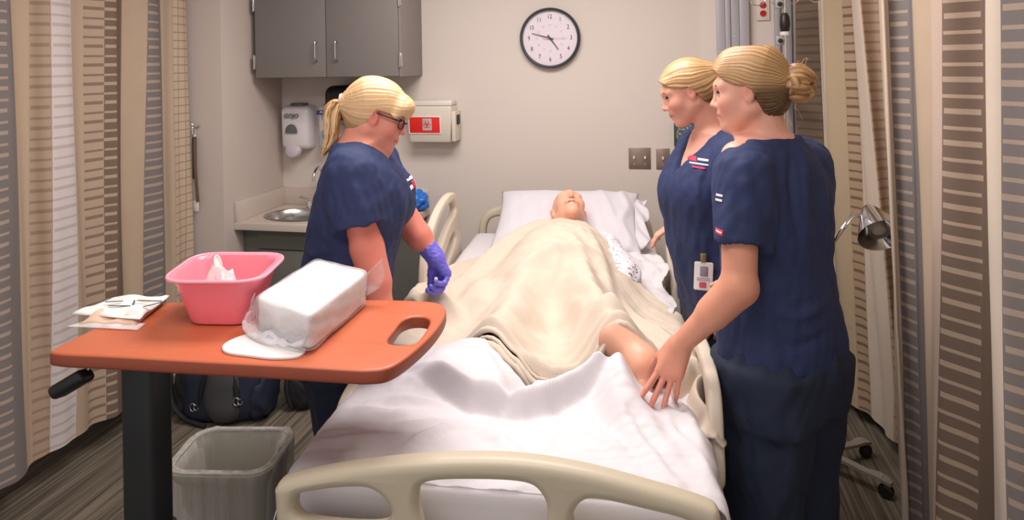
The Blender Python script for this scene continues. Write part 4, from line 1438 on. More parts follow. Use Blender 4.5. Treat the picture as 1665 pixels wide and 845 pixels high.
class Head:
    """head frame: f forward, l to the figure's left, u up"""
    def __init__(s, c, yaw, pitch, sc, roll=0.0):
        s.c, s.sc = V3(c), sc
        cy, sy, cp, sp = math.cos(yaw), math.sin(yaw), math.cos(pitch), math.sin(pitch)
        f = V3(cy * cp, sy * cp, sp)
        l = V3(-sy, cy, 0)
        u = np.cross(f, l)
        cr_, sr = math.cos(roll), math.sin(roll)
        l, u = l * cr_ + u * sr, u * cr_ - l * sr
        s.f, s.l, s.u = f, l, u
        s.R = np.stack([f, l, u])

    def w(s, f, l, u):
        return s.c + s.sc * (f * s.f + l * s.l + u * s.u)

    def loc(s, P):
        return (P - s.c) @ s.R.T / s.sc

    def ell(s, c, r, R=None):
        R0 = s.R if R is None else np.asarray(R) @ s.R
        return ell(s.w(*c), np.array(r) * s.sc, R0)

    def rc(s, a, b, ra, rb, sq=None):
        if sq:
            n = sq[0][0] * s.f + sq[0][1] * s.l + sq[0][2] * s.u
            sq = (n, sq[1])
        return rc(s.w(*a), s.w(*b), ra * s.sc, rb * s.sc, sq)

    def build(s, F, female=True, chin=0.0):
        k = s.sc
        F.op(s.ell((-0.014, 0, 0.034), (0.098, 0.074, 0.086)), 0.02)
        F.op(s.ell((0.030, 0, -0.028), (0.060, 0.060, 0.084)), 0.03)
        for sg in (-1, 1):
            F.op(s.rc((-0.012, sg * 0.050, -0.052), (0.062, sg * 0.014, -0.098), 0.024, 0.017), 0.025)
            F.op(s.ell((0.058, sg * 0.038, -0.030), (0.026, 0.024, 0.026)), 0.025)
            F.op(s.rc((0.082, 0, 0.026), (0.066, sg * 0.044, 0.026), 0.011, 0.012), 0.018)
        F.op(s.ell((0.072 + chin, 0, -0.106), (0.020, 0.021, 0.018)), 0.02)
        F.op(s.rc((0.0, 0, -0.080), (0.05, 0, -0.100), 0.026, 0.017), 0.02)
        for sg in (-1, 1):
            F.op(s.ell((0.092, sg * 0.032, 0.003), (0.016, 0.017, 0.012)), 0.014, 's')
            F.op(s.ell((0.072, sg * 0.0315, 0.003), (0.0145, 0.0155, 0.0135)), 0.004)
        F.op(s.rc((0.088, 0, 0.010), (0.106, 0, -0.030), 0.0075, 0.0085), 0.012)
        F.op(s.ell((0.106, 0, -0.033), (0.011, 0.0105, 0.0095)), 0.008)
        for sg in (-1, 1):
            F.op(s.ell((0.095, sg * 0.0115, -0.037), (0.011, 0.0075, 0.0075)), 0.006)
            F.op(s.ell((0.099, sg * 0.007, -0.044), (0.006, 0.0035, 0.005)), 0.003, 's')
        F.op(s.ell((0.080, 0, -0.066), (0.017, 0.030, 0.022)), 0.015)
        for sg in (-1, 1):
            F.op(s.rc((0.0955, sg * 0.006, -0.061), (0.082, sg * 0.023, -0.066), 0.0058, 0.0035), 0.006)
            F.op(s.rc((0.0935, 0, -0.0735), (0.081, sg * 0.021, -0.069), 0.0070, 0.0035), 0.006)
            F.op(s.rc((0.104, 0, -0.0675), (0.084, sg * 0.025, -0.0665), 0.0022, 0.0022), 0.003, 's')

    def ears(s, F):
        for sg in (-1, 1):
            R = np.array([[math.cos(.35), -sg * 0.0, 0], [0, 1, 0], [0, 0, 1]])
            c_, s_ = math.cos(0.2), math.sin(0.2)
            R = np.array([[c_, 0, s_], [0, 1, 0], [-s_, 0, c_]])
            F.op(s.ell((-0.012, sg * 0.075, -0.006), (0.018, 0.008, 0.031), R), 0.006)
            F.op(s.ell((-0.007, sg * 0.083, -0.004), (0.009, 0.006, 0.018), R), 0.004, 's')
            F.op(s.rc((-0.024, sg * 0.080, 0.010), (-0.010, sg * 0.081, 0.022), 0.005, 0.005), 0.004)

    def tint(s, P, base, lip, blush, red=0.35):
        q = s.loc(P)
        t = np.tile(np.array(lin(base)[:3]), (len(P), 1))
        near = np.linalg.norm(q, axis=1) < 0.22
        qn = q[near]

        def blend(mask, col):
            nonlocal t
            tt = t[near]
            tt = tt + mask[:, None] * (np.array(lin(col)[:3]) - tt)
            t[near] = tt
        ch = np.minimum(np.linalg.norm(qn - V3(0.07, 0.042, -0.035), axis=1), np.linalg.norm(qn - V3(0.07, -0.042, -0.035), axis=1))
        blend(red * np.exp(-(ch / 0.028) ** 2), blush)
        ns = np.linalg.norm(qn - V3(0.112, 0, -0.034), axis=1)
        blend(red * 0.8 * np.exp(-(ns / 0.014) ** 2), blush)
        er = np.minimum(np.linalg.norm(qn - V3(-0.014, 0.082, -0.006), axis=1), np.linalg.norm(qn - V3(-0.014, -0.082, -0.006), axis=1))
        blend(red * np.exp(-(er / 0.024) ** 2), blush)
        ld = seg_dist(qn, [(0.084, -0.023, -0.0675), (0.100, 0, -0.067), (0.084, 0.023, -0.0675)])
        blend(0.85 * (1 - sst(0.006, 0.011, ld)), lip)
        return t

    def face_parts(s, parent, brow_m, closed=0.5):
        """eyes with lids and lashes, brows"""
        k = s.sc
        for sg in (-1, 1):
            c = s.w(0.0735, sg * 0.0315, 0.003)
            bm = bmesh.new()
            bmesh.ops.create_uvsphere(bm, u_segments=20, v_segments=14, radius=0.0142 * k)
            gaze = s.f * math.cos(0.35) - s.u * math.sin(0.35)
            for v in bm.verts:
                pass
            bmesh.ops.translate(bm, verts=bm.verts, vec=Vector(c))
            me = bm_mesh(bm)
            me.materials.append(M['eye_white'])
            me.materials.append(M['iris'])
            for p in me.polygons:
                d = (np.array(p.center) - c) / (0.0142 * k)
                if d @ gaze > 0.90:
                    p.material_index = 1
            eye = link('eye', me, None, parent)
            # upper lid: part sphere
            bm = bmesh.new()
            nu, nv = 14, 8
            R_ = 0.0153 * k
            th0 = math.radians(95)
            th1 = math.radians(95 - 55 * (0.6 + closed * 1.1))
            grid = []
            for i in range(nu):
                az = math.radians(-80 + 160 * i / (nu - 1))
                row = []
                for j in range(nv):
                    el = th0 + (th1 - th0) * j / (nv - 1)
                    el2 = el * (1.0)
                    e = el2 - math.radians(10) * (1 - math.cos(az))
                    d = s.f * (math.cos(e) * math.cos(az)) + s.l * (math.sin(az) * max(0.25, abs(math.cos(e)))) + s.u * math.sin(e)
                    d /= np.linalg.norm(d)
                    row.append(bm.verts.new(Vector(c + d * R_)))
                grid.append(row)
            for i in range(nu - 1):
                for j in range(nv - 1):
                    bm.faces.new((grid[i][j], grid[i][j + 1], grid[i + 1][j + 1], grid[i + 1][j]))
            lash = [grid[i][-1].co.copy() + Vector(s.f) * 0.001 * k for i in range(1, nu - 1)]
            lid_me = bm_mesh(bm)
            at = lid_me.color_attributes.new('tint', 'FLOAT_COLOR', 'POINT')
            at.data.foreach_set('color', np.tile(np.array(lin(s.lid) if hasattr(s, 'lid') else (0.7, 0.35, 0.26, 1), np.float32), (len(lid_me.vertices), 1)).ravel())
            link('eyelid', lid_me, M['skin'], eye)
            tube('lashes', lash, 0.0013 * k, M['lash'], eye, 6)
            bp_ = [s.w(0.0905, sg * 0.014, 0.024), s.w(0.0890, sg * 0.026, 0.0295), s.w(0.0800, sg * 0.040, 0.0285), s.w(0.0660, sg * 0.051, 0.0225)]
            pts = cr(bp_, 5)
            tube('eyebrow', [tuple(p) for p in pts], [0.0022 * k * (0.5 + 0.8 * math.sin(math.pi * (0.15 + 0.8 * i / (len(pts) - 1)))) for i in range(len(pts))], brow_m, parent, 6)


def hair_cap(hd, hl, thick=0.010, extra=None, h=0.0032, cut_k=0.006, lo=(-0.17, -0.12, -0.16), hi=(0.14, 0.12, 0.17)):
    """scalp shell trimmed at hairline hl: list of (f, u) in head units"""
    cor = np.array([hd.w(a, b, c) for a in (lo[0], hi[0]) for b in (lo[1], hi[1]) for c in (lo[2], hi[2])])
    F = Field(cor.min(0), cor.max(0), h)
    F.op(hd.ell((-0.016, 0, 0.036), (0.098 + thick, 0.074 + thick, 0.086 + thick)), 0.0)
    F.op(hd.ell((-0.045, 0, -0.02), (0.066 + thick * 0.5, 0.060 + thick * 0.5, 0.075)), 0.03)
    F.op(hd.rc((0.074, 0.03, 0.056), (0.074, -0.03, 0.056), 0.016 + thick * .5, 0.016 + thick * .5), 0.03)
    fs, us = [q[0] for q in hl], [q[1] for q in hl]
    big = 1.0

    def cut(X, Y, Z):
        px, py, pz = X - hd.c[0], Y - hd.c[1], Z - hd.c[2]
        f = (px * hd.f[0] + py * hd.f[1] + pz * hd.f[2]) / hd.sc
        u = (px * hd.u[0] + py * hd.u[1] + pz * hd.u[2]) / hd.sc
        return (np.interp(f, fs, us) - u) * hd.sc * 0.75
    # keep where u > hairline
    F.v = np.maximum(F.v, cut(*F.sub(F.lo, F.lo + F.h * F.n, 0)[1]).astype(np.float32))
    if extra:
        extra(F)
    return F.mesh()


def hair_finish(name, V, Q, hd, pole, c0, c1, parent, seed, freq=26.0, amp=0.0022, base_dark=None):
    """strands run from the brow to the gather point: ridges follow the angle about the front-back axis"""
    N = vnormals(V, Q)
    q = hd.loc(V)
    pl = V3(pole)
    ax = V3(0.10, 0, 0.07) - pl
    ax /= np.linalg.norm(ax)
    e1 = np.cross(ax, V3(0, 1, 0))
    e1 /= np.linalg.norm(e1)
    e2 = np.cross(ax, e1)
    d = q - pl
    ph = np.arctan2(d @ e2, d @ e1)
    al = d @ ax
    ph = ph + 0.07 * np.sin(al * 22 + seed + ph) + 0.02 * np.sin(al * 61 + ph * 3)
    r = np.random.default_rng(seed)
    s = np.zeros(len(V))
    fr = np.zeros(len(V))
    for i in range(12):
        k = freq * (0.35 + 1.9 * r.random())
        p0 = r.random() * 6.28
        wv = np.sin(ph * round(k) + p0 + al * r.normal() * 6)
        s += wv * (1 if k < freq else 0.6)
        fr += wv
    s /= 3.0
    V = V + N * (amp * hd.sc * np.clip(s, -1.6, 1.6))[:, None]
    mixv = np.clip(0.5 + 0.32 * fr / 2.4, 0, 1)[:, None]
    t = np.array(lin(c0)[:3]) * (1 - mixv) + np.array(lin(c1)[:3]) * mixv
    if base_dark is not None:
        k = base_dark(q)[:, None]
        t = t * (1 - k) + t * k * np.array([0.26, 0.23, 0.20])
    return skin_obj(name, V, Q, M['hair'], parent, t)


def hand_prims(F, W, d, n, th, curls, spread=0.10, sc=1.0, grow=0.0, thumb=(0.55, 0.75, 0.35), k=0.006, tcurl=0.4, flen=1.0):
    """W wrist, d towards the knuckles, n palm direction, th thumb side"""
    W, d, n, th = V3(W), V3(d) / np.linalg.norm(d), V3(n), V3(th)
    n = n - d * (n @ d)
    n /= np.linalg.norm(n)
    t0 = np.cross(d, n)
    th = t0 if t0 @ th > 0 else -t0
    g = grow
    P = lambda a, b, c: W + sc * (a * d + b * th + c * n)
    base = [(0.088, 0.029), (0.092, 0.0095), (0.088, -0.0095), (0.080, -0.027)]
    for (a, b) in base:
        F.op(rc(P(0.005, b * 0.62, 0), P(a - 0.006, b, -0.002), 0.0150 * sc + g, 0.0115 * sc + g), 0.016)
    F.op(rc(P(0.02, 0.022, 0.008), P(0.055, 0.030, 0.010), 0.014 * sc + g, 0.012 * sc + g), 0.014)
    F.op(rc(P(0.02, -0.018, 0.008), P(0.06, -0.022, 0.008), 0.012 * sc + g, 0.011 * sc + g), 0.014)
    lens = [(0.043, 0.026, 0.021), (0.048, 0.030, 0.022), (0.044, 0.028, 0.022), (0.034, 0.021, 0.019)]
    tips = []
    for i, (a, b) in enumerate(base):
        sp = (1.5 - i) * spread
        dd = d * math.cos(sp) + th * math.sin(sp)
        p = P(a, b, -0.002)
        ang = 0.0
        r0 = (0.0094, 0.0096, 0.0092, 0.0082)[i]
        c = curls[i] if isinstance(curls[i], (tuple, list)) else (curls[i], curls[i] * 1.1, curls[i] * 0.7)
        for j in range(3):
            ang += c[j]
            v = dd * math.cos(ang) + n * math.sin(ang)
            q = p + v * lens[i][j] * sc * flen
            ra, rb = r0 * (1 - 0.09 * j), r0 * (1 - 0.09 * (j + 1))
            F.op(rc(p, q, ra * sc + g, rb * sc + g), 0.0035)
            p = q
        tips.append((p, v))
    p = P(0.022, 0.026, 0.006)
    v = thumb[0] * d + thumb[1] * th + thumb[2] * n
    v /= np.linalg.norm(v)
    for j, (L, r0) in enumerate(((0.042, 0.0135), (0.032, 0.0110), (0.026, 0.0098))):
        q = p + v * L * sc
        F.op(rc(p, q, r0 * sc + g, (r0 - 0.0012) * sc + g), 0.008 if j == 0 else 0.004)
        p = q
        v = v + tcurl * (d * 0.5 + n * 0.35 - th * 0.25)
        v /= np.linalg.norm(v)
    return tips


def limb(F, pts, rad, k=0.012):
    for a, b, ra, rb in zip(pts[:-1], pts[1:], rad[:-1], rad[1:]):
        F.op(rc(a, b, ra, rb), k)
# ------------------------------------------------------------------ hospital bed
BA = math.radians(3.5)
BO = np.array([-0.37, 1.40])
ES = np.array([-math.sin(BA), math.cos(BA)])
ET = np.array([math.cos(BA), math.sin(BA)])


def bed(s, t, z):
    s, t, z = np.broadcast_arrays(np.asarray(s, float), np.asarray(t, float), np.asarray(z, float))
    return np.stack([BO[0] + s * ES[0] + t * ET[0], BO[1] + s * ES[1] + t * ET[1], z], -1)


def zm(s):
    return 0.742 + 0.060 * sst(0.6, 1.7, s)


bd = thing('hospital_bed', 'taupe plastic hospital bed with arched footboard and side rails', 'bed', (-0.42, 2.4, 0))
B3 = lambda s, t, z: tuple(bed(s, t, z))
FBm = frame(B3(-0.03, 0, 0), (ET[0], ET[1], 0), (0, 0, 1), (ES[0], ES[1], 0))
fo = [(-0.455, 0.42), (-0.462, 0.60), (-0.468, 0.735), (-0.466, 0.762), (-0.438, 0.782), (-0.316, 0.815), (-0.173, 0.841), (-0.037, 0.857), (0.082, 0.861), (0.208, 0.850), (0.341, 0.824), (0.440, 0.800), (0.468, 0.782), (0.470, 0.74), (0.462, 0.60), (0.455, 0.42), (0.2, 0.40), (-0.2, 0.40)]
h1 = cr([(-0.424, 0.715), (-0.415, 0.748), (-0.375, 0.762), (-0.317, 0.773), (-0.255, 0.777), (-0.217, 0.755), (-0.206, 0.722), (-0.23, 0.697), (-0.31, 0.690), (-0.40, 0.694)], 6, True)
h2 = cr([(-0.142, 0.716), (-0.147, 0.768), (-0.124, 0.800), (-0.024, 0.813), (0.081, 0.815), (0.117, 0.793), (0.127, 0.75), (0.108, 0.67), (0.0, 0.64), (-0.115, 0.66)], 6, True)
h3 = cr([(0.181, 0.757), (0.200, 0.786), (0.235, 0.793), (0.328, 0.780), (0.402, 0.766), (0.43, 0.745), (0.42, 0.72), (0.34, 0.70), (0.22, 0.70), (0.186, 0.725)], 6, True)
fb = plate('footboard', list(map(tuple, cr(fo, 6, True))), [list(map(tuple, h)) for h in (h1, h2, h3)], 0.027, 0.020, FBm, M['bedpl'], bd, seg=5)
HBm = frame(B3(2.08, 0, 0), (ET[0], ET[1], 0), (0, 0, 1), (ES[0], ES[1], 0))
ho = [(-0.44, 0.50), (-0.452, 0.66), (-0.450, 0.80), (-0.425, 0.872), (-0.36, 0.915), (-0.2, 0.945), (0, 0.955), (0.2, 0.945), (0.36, 0.915), (0.425, 0.872), (0.450, 0.80), (0.452, 0.66), (0.44, 0.50)]
hh = [[(sg * x, z) for x, z in ((0.405, 0.70), (0.408, 0.80), (0.385, 0.855), (0.33, 0.87), (0.30, 0.83), (0.30, 0.74), (0.33, 0.69), (0.38, 0.68))] for sg in (-1, 1)]
plate('headboard', list(map(tuple, cr(ho, 6, True))), [list(map(tuple, cr(h, 5, True))) for h in hh], 0.025, 0.018, HBm, M['bedpl'], bd, seg=4)


def rail(t, outline, holes, thick=0.018):
    m = frame(B3(0, t, 0), (ES[0], ES[1], 0), (0, 0, 1), (ET[0], ET[1], 0))
    return plate('side_rail', list(map(tuple, cr(outline, 6, True))), [list(map(tuple, cr(h, 5, True))) for h in holes], thick, 0.012, m, M['railpl'], bd, seg=3)


RO = [(1.13, 0.62), (1.15, 0.76), (1.18, 0.90), (1.25, 0.985), (1.40, 1.055), (1.56, 1.082), (1.68, 1.065), (1.745, 0.99), (1.765, 0.85), (1.77, 0.64), (1.5, 0.60)]
RH1 = [(1.245, 0.88), (1.275, 0.935), (1.36, 0.992), (1.48, 1.030), (1.60, 1.040), (1.665, 1.020), (1.672, 0.980), (1.56, 0.950), (1.42, 0.895), (1.33, 0.835), (1.265, 0.83)]
RH2 = [(1.40, 0.79), (1.50, 0.855), (1.62, 0.895), (1.665, 0.88), (1.66, 0.845), (1.55, 0.80), (1.44, 0.755)]
rail(-0.490, RO, [RH1, RH2])
rail(0.505, [(max(x, 1.24) if x < 1.5 else x, z - 0.01) for x, z in RO], [RH2])
R2 = [(0.33, 0.60), (0.32, 0.74), (0.36, 0.835), (0.48, 0.865), (0.65, 0.855), (0.80, 0.80), (0.88, 0.70), (0.89, 0.60), (0.6, 0.56)]
R2H = [[(0.40, 0.72), (0.42, 0.795), (0.52, 0.82), (0.64, 0.81), (0.70, 0.77), (0.62, 0.71), (0.5, 0.68)]]
rail(0.515, R2, R2H)
rail(-0.485, [(s, z - 0.10) for s, z in R2], [[(s, z - 0.10) for s, z in R2H[0]]])

# deck, frame, wheels
bm = bmesh.new()
for (s0, s1, t0, t1, z0, z1) in ((0.02, 2.05, -0.43, 0.43, 0.54, 0.58), (0.05, 2.0, -0.40, -0.34, 0.44, 0.54), (0.05, 2.0, 0.34, 0.40, 0.44, 0.54), (0.1, 1.95, -0.25, -0.19, 0.22, 0.28), (0.1, 1.95, 0.19, 0.25, 0.22, 0.28), (0.10, 0.16, -0.36, 0.36, 0.20, 0.26), (1.9, 1.96, -0.36, 0.36, 0.20, 0.26),
                                 (0.4, 0.46, -0.06, 0.06, 0.25, 0.5), (1.5, 1.56, -0.06, 0.06, 0.25, 0.5), (0.35, 0.52, -0.34, 0.34, 0.44, 0.5), (1.45, 1.62, -0.34, 0.34, 0.44, 0.5)):
    vs = box_bm(bm, (s0, t0, z0), (s1, t1, z1), 0.006)
for v in bm.verts:
    v.co = Vector(bed(v.co.x, v.co.y, v.co.z))
link('bed_frame', bm_mesh(bm), M['bedpl'], bd)
for s in (0.13, 1.93):
    for t in (-0.33, 0.33):
        lathe('caster', [(0, -0.022), (0.055, -0.022), (0.066, -0.012), (0.066, 0.012), (0.055, 0.022), (0, 0.022)], frame(B3(s, t, 0.067), (0, 0, 1), (ES[0], ES[1], 0), (ET[0], ET[1], 0)), M['dark_pl'], bd, 22)
        tube('caster_stem', [B3(s, t, 0.10), B3(s, t, 0.21)], 0.018, M['dark_pl'], bd, 10)

# mattress with its fitted sheet
ns, nt_ = 60, 40
S = np.concatenate([[0.04, 0.04, 0.04, 0.043, 0.052, 0.068], np.linspace(0.09, 1.98, ns), [2.0, 2.02, 2.03, 2.035, 2.035]])
DZ = np.concatenate([[-0.165, -0.10, -0.04, -0.02, -0.008, -0.002], np.zeros(ns), [-0.003, -0.012, -0.03, -0.06, -0.165]])


def across(q, edge, r, flare=0.0):
    q = np.asarray(q, float)
    e = np.abs(q) - edge
    L = r * math.pi / 2
    th = np.clip(e / r, 0, math.pi / 2)
    ex = np.maximum(e - L, 0)
    t = np.where(e <= 0, np.abs(q), edge + r * np.sin(th) + ex * flare)
    dz = np.where(e <= 0, 0, -(r - r * np.cos(th)) - ex)
    return np.sign(q) * t, dz


q_ = np.linspace(-0.60, 0.60, 61)
tt, dd = across(q_, 0.425, 0.03)
SS, QQ = np.meshgrid(S, np.arange(len(q_)), indexing='ij')
T_ = tt[QQ]
Zg = zm(SS) + np.maximum(DZ[:, None] + dd[QQ], -0.165)
V = bed(SS, T_, Zg).reshape(-1, 3)
link('mattress', grid_mesh(V, len(S), len(q_)), M['sheet'], bd)


def ridge(S, T, pts, wd, amp, asym=0.0, taper=True):
    """fold: gaussian ridge along a polyline, one side may be steeper"""
    P = cr(pts, 8)
    shp = S.shape
    X = np.stack([S.ravel(), T.ravel()], -1)
    best = np.full(len(X), 9.0)
    sgn = np.zeros(len(X))
    par = np.zeros(len(X))
    L = np.r_[0, np.cumsum(np.linalg.norm(np.diff(P, axis=0), axis=1))]
    for i in range(len(P) - 1):
        a, b = P[i], P[i + 1]
        ab = b - a
        t = np.clip(((X - a) @ ab) / (ab @ ab), 0, 1)
        d = X - a - t[:, None] * ab
        dn = np.linalg.norm(d, axis=1)
        m = dn < best
        best[m] = dn[m]
        sgn[m] = np.sign(ab[0] * d[m, 1] - ab[1] * d[m, 0])
        par[m] = (L[i] + t[m] * (L[i + 1] - L[i])) / L[-1]
    w_ = wd * (1 + asym * sgn)
    h = amp * np.exp(-(best / w_) ** 2)
    if taper:
        h = h * np.clip(np.sin(np.pi * np.clip(par, 0.04, 0.96)) ** 0.5, 0.25, 1)
    return h.reshape(shp)


# body shape under the covers
def body_bump(S, T):
    tor = 0.165 * np.exp(-(np.abs(T - 0.045) / 0.25) ** 3.2) * sst(0.86, 1.12, S) * (1 - sst(1.52, 1.75, S))
    bel = 0.035 * np.exp(-((T - 0.04) / 0.15) ** 2 - ((S - 1.22) / 0.2) ** 2)
    ll = ridge(S, T, [(1.0, 0.14), (0.75, 0.22), (0.54, 0.285)], 0.085, 0.155, taper=False)
    rl = ridge(S, T, [(1.0, -0.06), (0.7, -0.09), (0.38, -0.11)], 0.095, 0.115, taper=False)
    arm = ridge(S, T, [(1.5, -0.20), (1.15, -0.27), (0.95, -0.20)], 0.07, 0.06, taper=False) + ridge(S, T, [(1.5, 0.26), (1.2, 0.30), (1.0, 0.26)], 0.06, 0.05, taper=False)
    k = 24.0
    return np.log(np.exp(k * tor) + np.exp(k * ll) + np.exp(k * rl) + np.exp(k * arm) - 3) / k + bel


# blanket
NQ, NS = 150, 170
qb = np.linspace(-0.80, 0.66, NQ)
near = np.interp(qb, [-0.85, -0.5, -0.278, -0.189, -0.101, 0.0, 0.06, 0.12, 0.19, 0.25, 0.30, 0.368, 0.44, 0.50, 0.66], [0.74, 0.72, 0.676, 0.640, 0.580, 0.515, 0.490, 0.495, 0.520, 0.545, 0.56, 0.55, 0.555, 0.54, 0.53])
near = np.convolve(np.pad(near, 4, mode='edge'), np.ones(9) / 9, 'valid')
far = np.interp(qb, [-0.85, -0.55, -0.39, -0.25, -0.13, -0.03, 0.045, 0.10, 0.16, 0.22, 0.33, 0.43, 0.48, 0.55, 0.66], [1.16, 1.24, 1.45, 1.57, 1.64, 1.665, 1.63, 1.57, 1.50, 1.44, 1.22, 1.10, 1.03, 0.99, 0.96])
far = np.convolve(np.pad(far, 3, mode='edge'), np.ones(7) / 7, 'valid')
al = np.linspace(0, 1, NS)
SB = near[None, :] + (far - near)[None, :] * al[:, None]
QB = np.broadcast_to(qb, SB.shape)
TB, DB = across(QB, 0.470, 0.04, 0.10)
HB_ = body_bump(SB, np.clip(TB, -0.5, 0.55)) * (1 - sst(0.40, 0.50, np.abs(TB)))
HB_ += 0.055 * np.exp(-((TB + 0.485) / 0.05) ** 2) * sst(0.72, 0.85, SB) * (1 - sst(1.05, 1.25, SB)) * (DB > -0.1)
HB_ += 0.052 * np.exp(-((SB - 0.92) / 0.075) ** 2 - ((TB + 0.355) / 0.075) ** 2)
for pts, wd, am, asy in (
        ([(1.007, -0.40), (1.319, -0.289), (1.55, -0.114), (1.58, 0.06)], 0.030, 0.020, 0.45),
        ([(0.95, -0.36), (1.25, -0.23), (1.47, -0.09), (1.50, 0.05)], 0.05, -0.012, 0.0),
        ([(1.02, -0.10), (1.10, 0.05), (1.135, 0.22)], 0.03, 0.016, -0.3),
        ([(0.83, -0.20), (0.89, -0.14), (0.92, -0.05)], 0.025, 0.012, 0.3),
        ([(0.60, 0.06), (0.66, 0.16), (0.685, 0.26), (0.64, 0.37)], 0.030, 0.026, 0.35),
        ([(0.575, 0.10), (0.615, 0.20), (0.625, 0.29), (0.585, 0.40)], 0.018, 0.018, 0.35),
        ([(0.80, 0.30), (0.68, 0.35), (0.60, 0.45)], 0.022, 0.018, 0.3),
        ([(1.44, 0.14), (1.15, 0.22), (0.90, 0.27), (0.74, 0.38)], 0.030, 0.018, 0.3),
        ([(1.25, 0.10), (1.0, 0.17), (0.85, 0.20)], 0.028, 0.012, -0.3),
        ([(0.64, -0.25), (0.53, -0.08), (0.53, 0.06)], 0.02, 0.014, 0.2),
        ([(0.98, 0.28), (0.92, 0.36), (0.80, 0.46)], 0.02, 0.014, 0.2),
        ([(1.20, -0.42), (1.0, -0.36), (0.82, -0.40)], 0.035, 0.018, 0.2),
        ([(0.95, -0.46), (0.86, -0.43), (0.78, -0.46)], 0.018, 0.020, 0.2),
        ([(0.72, -0.05), (0.80, 0.05), (0.82, 0.14)], 0.03, -0.014, 0.0),
        ([(1.35, -0.05), (1.30, 0.08), (1.33, 0.16)], 0.03, 0.010, 0.3),
        ([(1.00, -0.45), (0.93, -0.36), (0.90, -0.28)], 0.022, 0.030, 0.3),
        ([(0.96, -0.42), (0.88, -0.34), (0.80, -0.30)], 0.018, 0.018, 0.3),
        ([(1.15, 0.02), (1.05, 0.06), (0.96, 0.02)], 0.02, 0.010, 0.3),
        ([(1.45, 0.0), (1.36, 0.10), (1.24, 0.16)], 0.016, 0.009, 0.3),
        ([(0.90, 0.10), (0.78, 0.16), (0.70, 0.13)], 0.018, 0.011, 0.3),
        ([(0.70, -0.16), (0.64, -0.05), (0.66, 0.04)], 0.016, 0.009, 0.3),
        ([(0.86, 0.33), (0.76, 0.42), (0.68, 0.47)], 0.016, 0.016, 0.3),
        ([(0.72, 0.22), (0.66, 0.31), (0.64, 0.42)], 0.012, 0.014, 0.3)):
    HB_ = HB_ + ridge(SB, TB, pts, wd * 0.9, am * 1.35, asy)
P2 = np.c_[SB.ravel(), TB.ravel(), np.zeros(SB.size)]
HB_ = HB_ + waves(P2, 0.0035, 0.06, 0.25, 12, 31).reshape(SB.shape) + waves(P2, 0.0012, 0.02, 0.06, 12, 32).reshape(SB.shape)
hang = np.clip(-DB / 0.15, 0, 1)
TB2 = TB + hang * (0.018 * np.sin(SB * 38) + 0.012 * np.sin(SB * 71 + 1)) * np.sign(TB)
ZB = zm(SB) + 0.022 + np.maximum(HB_, -0.004) + DB
ZB += 0.034 * np.exp(-((SB - near[None, :] - 0.028) / 0.022) ** 2) * sst(-0.28, -0.1, TB) * (1 - sst(0.36, 0.46, TB)) - 0.020 * np.exp(-((SB - near[None, :] - 0.078) / 0.014) ** 2) * sst(-0.2, 0.0, TB) * (1 - sst(0.36, 0.46, TB))
edge_in = np.exp(-((SB - near[None, :]) / 0.012) ** 2)
ZB -= edge_in * 0.010
bl = thing('blanket', 'cream cotton blanket spread over the training manikin', 'blanket', B3(1.0, 0, 0.8))
link('cloth', solidify(grid_mesh(bed(SB, TB2, ZB).reshape(-1, 3), NS, NQ), 0.006), M['blanket'], bl)
for k, (off, up, r_, a, b) in enumerate(((0.000, 0.000, 0.011, 14, 126), (-0.014, -0.016, 0.012, 48, 122), (-0.024, -0.032, 0.012, 56, 92))):
    idx = np.arange(a, b, 2)
    pts = bed(near[idx] + off + 0.004 * np.sin(idx * 0.21 + k), TB2[0, idx], ZB[0, idx] + up + 0.003)
    rr = r_ * (0.75 + 0.3 * np.sin(idx * 0.13 + k * 2))
    ends = np.minimum(1, np.minimum(np.arange(len(idx)), np.arange(len(idx))[::-1]) / 5 + 0.15)
    tube('rolled_edge', [tuple(p) for p in pts], list(rr * ends), M['blanket'], bl, 10)
# bunched corner by the right rail
V, n_ = None, 30
u, v = np.meshgrid(np.linspace(0, 1, n_), np.linspace(0, 1, n_), indexing='ij')
Sg = 0.60 - 0.30 * u
Tg = 0.435 + 0.085 * v + 0.02 * np.sin(u * 9)
Zg = zm(Sg) + 0.055 + 0.035 * np.sin(v * 7 + u * 5) * np.sin(np.pi * u) - 0.05 * u + 0.02 * np.sin(u * 14 + v * 3) * (1 - u) - 0.05 * np.clip(v - 0.75, 0, 1) * 2
link('bunched_corner', solidify(grid_mesh(bed(Sg, Tg, Zg).reshape(-1, 3), n_, n_), 0.006), M['blanket'], bl)

# white top sheet pulled down to the shins
NQ, NS = 190, 150
qs = np.linspace(-0.86, 0.78, NQ)
hem = np.interp(qs, [-0.9, -0.5, -0.33, -0.259, -0.132, -0.039, 0.037, 0.09, 0.147, 0.216, 0.256, 0.317, 0.364, 0.45, 0.8], [0.80, 0.735, 0.67, 0.635, 0.580, 0.490, 0.442, 0.425, 0.425, 0.445, 0.450, 0.468, 0.498, 0.50, 0.50])
hem = np.convolve(np.pad(hem, 3, mode='edge'), np.ones(7) / 7, 'valid')
al = np.linspace(0, 1, NS)
SW = 0.050 + (hem[None, :] - 0.050) * al[:, None]
QW = np.broadcast_to(qs, SW.shape)
fl = 0.16 * (1 - sst(0.0, 0.5, SW)) + 0.10
TW, DW = across(QW, 0.455, 0.045, 0.0)
ex = np.maximum(np.abs(QW) - 0.455 - 0.07, 0)
TW = TW + np.sign(QW) * ex * np.where(QW < 0, fl + 0.06, fl * 0.6)
top_w = 1 - sst(0.40, 0.50, np.abs(TW))
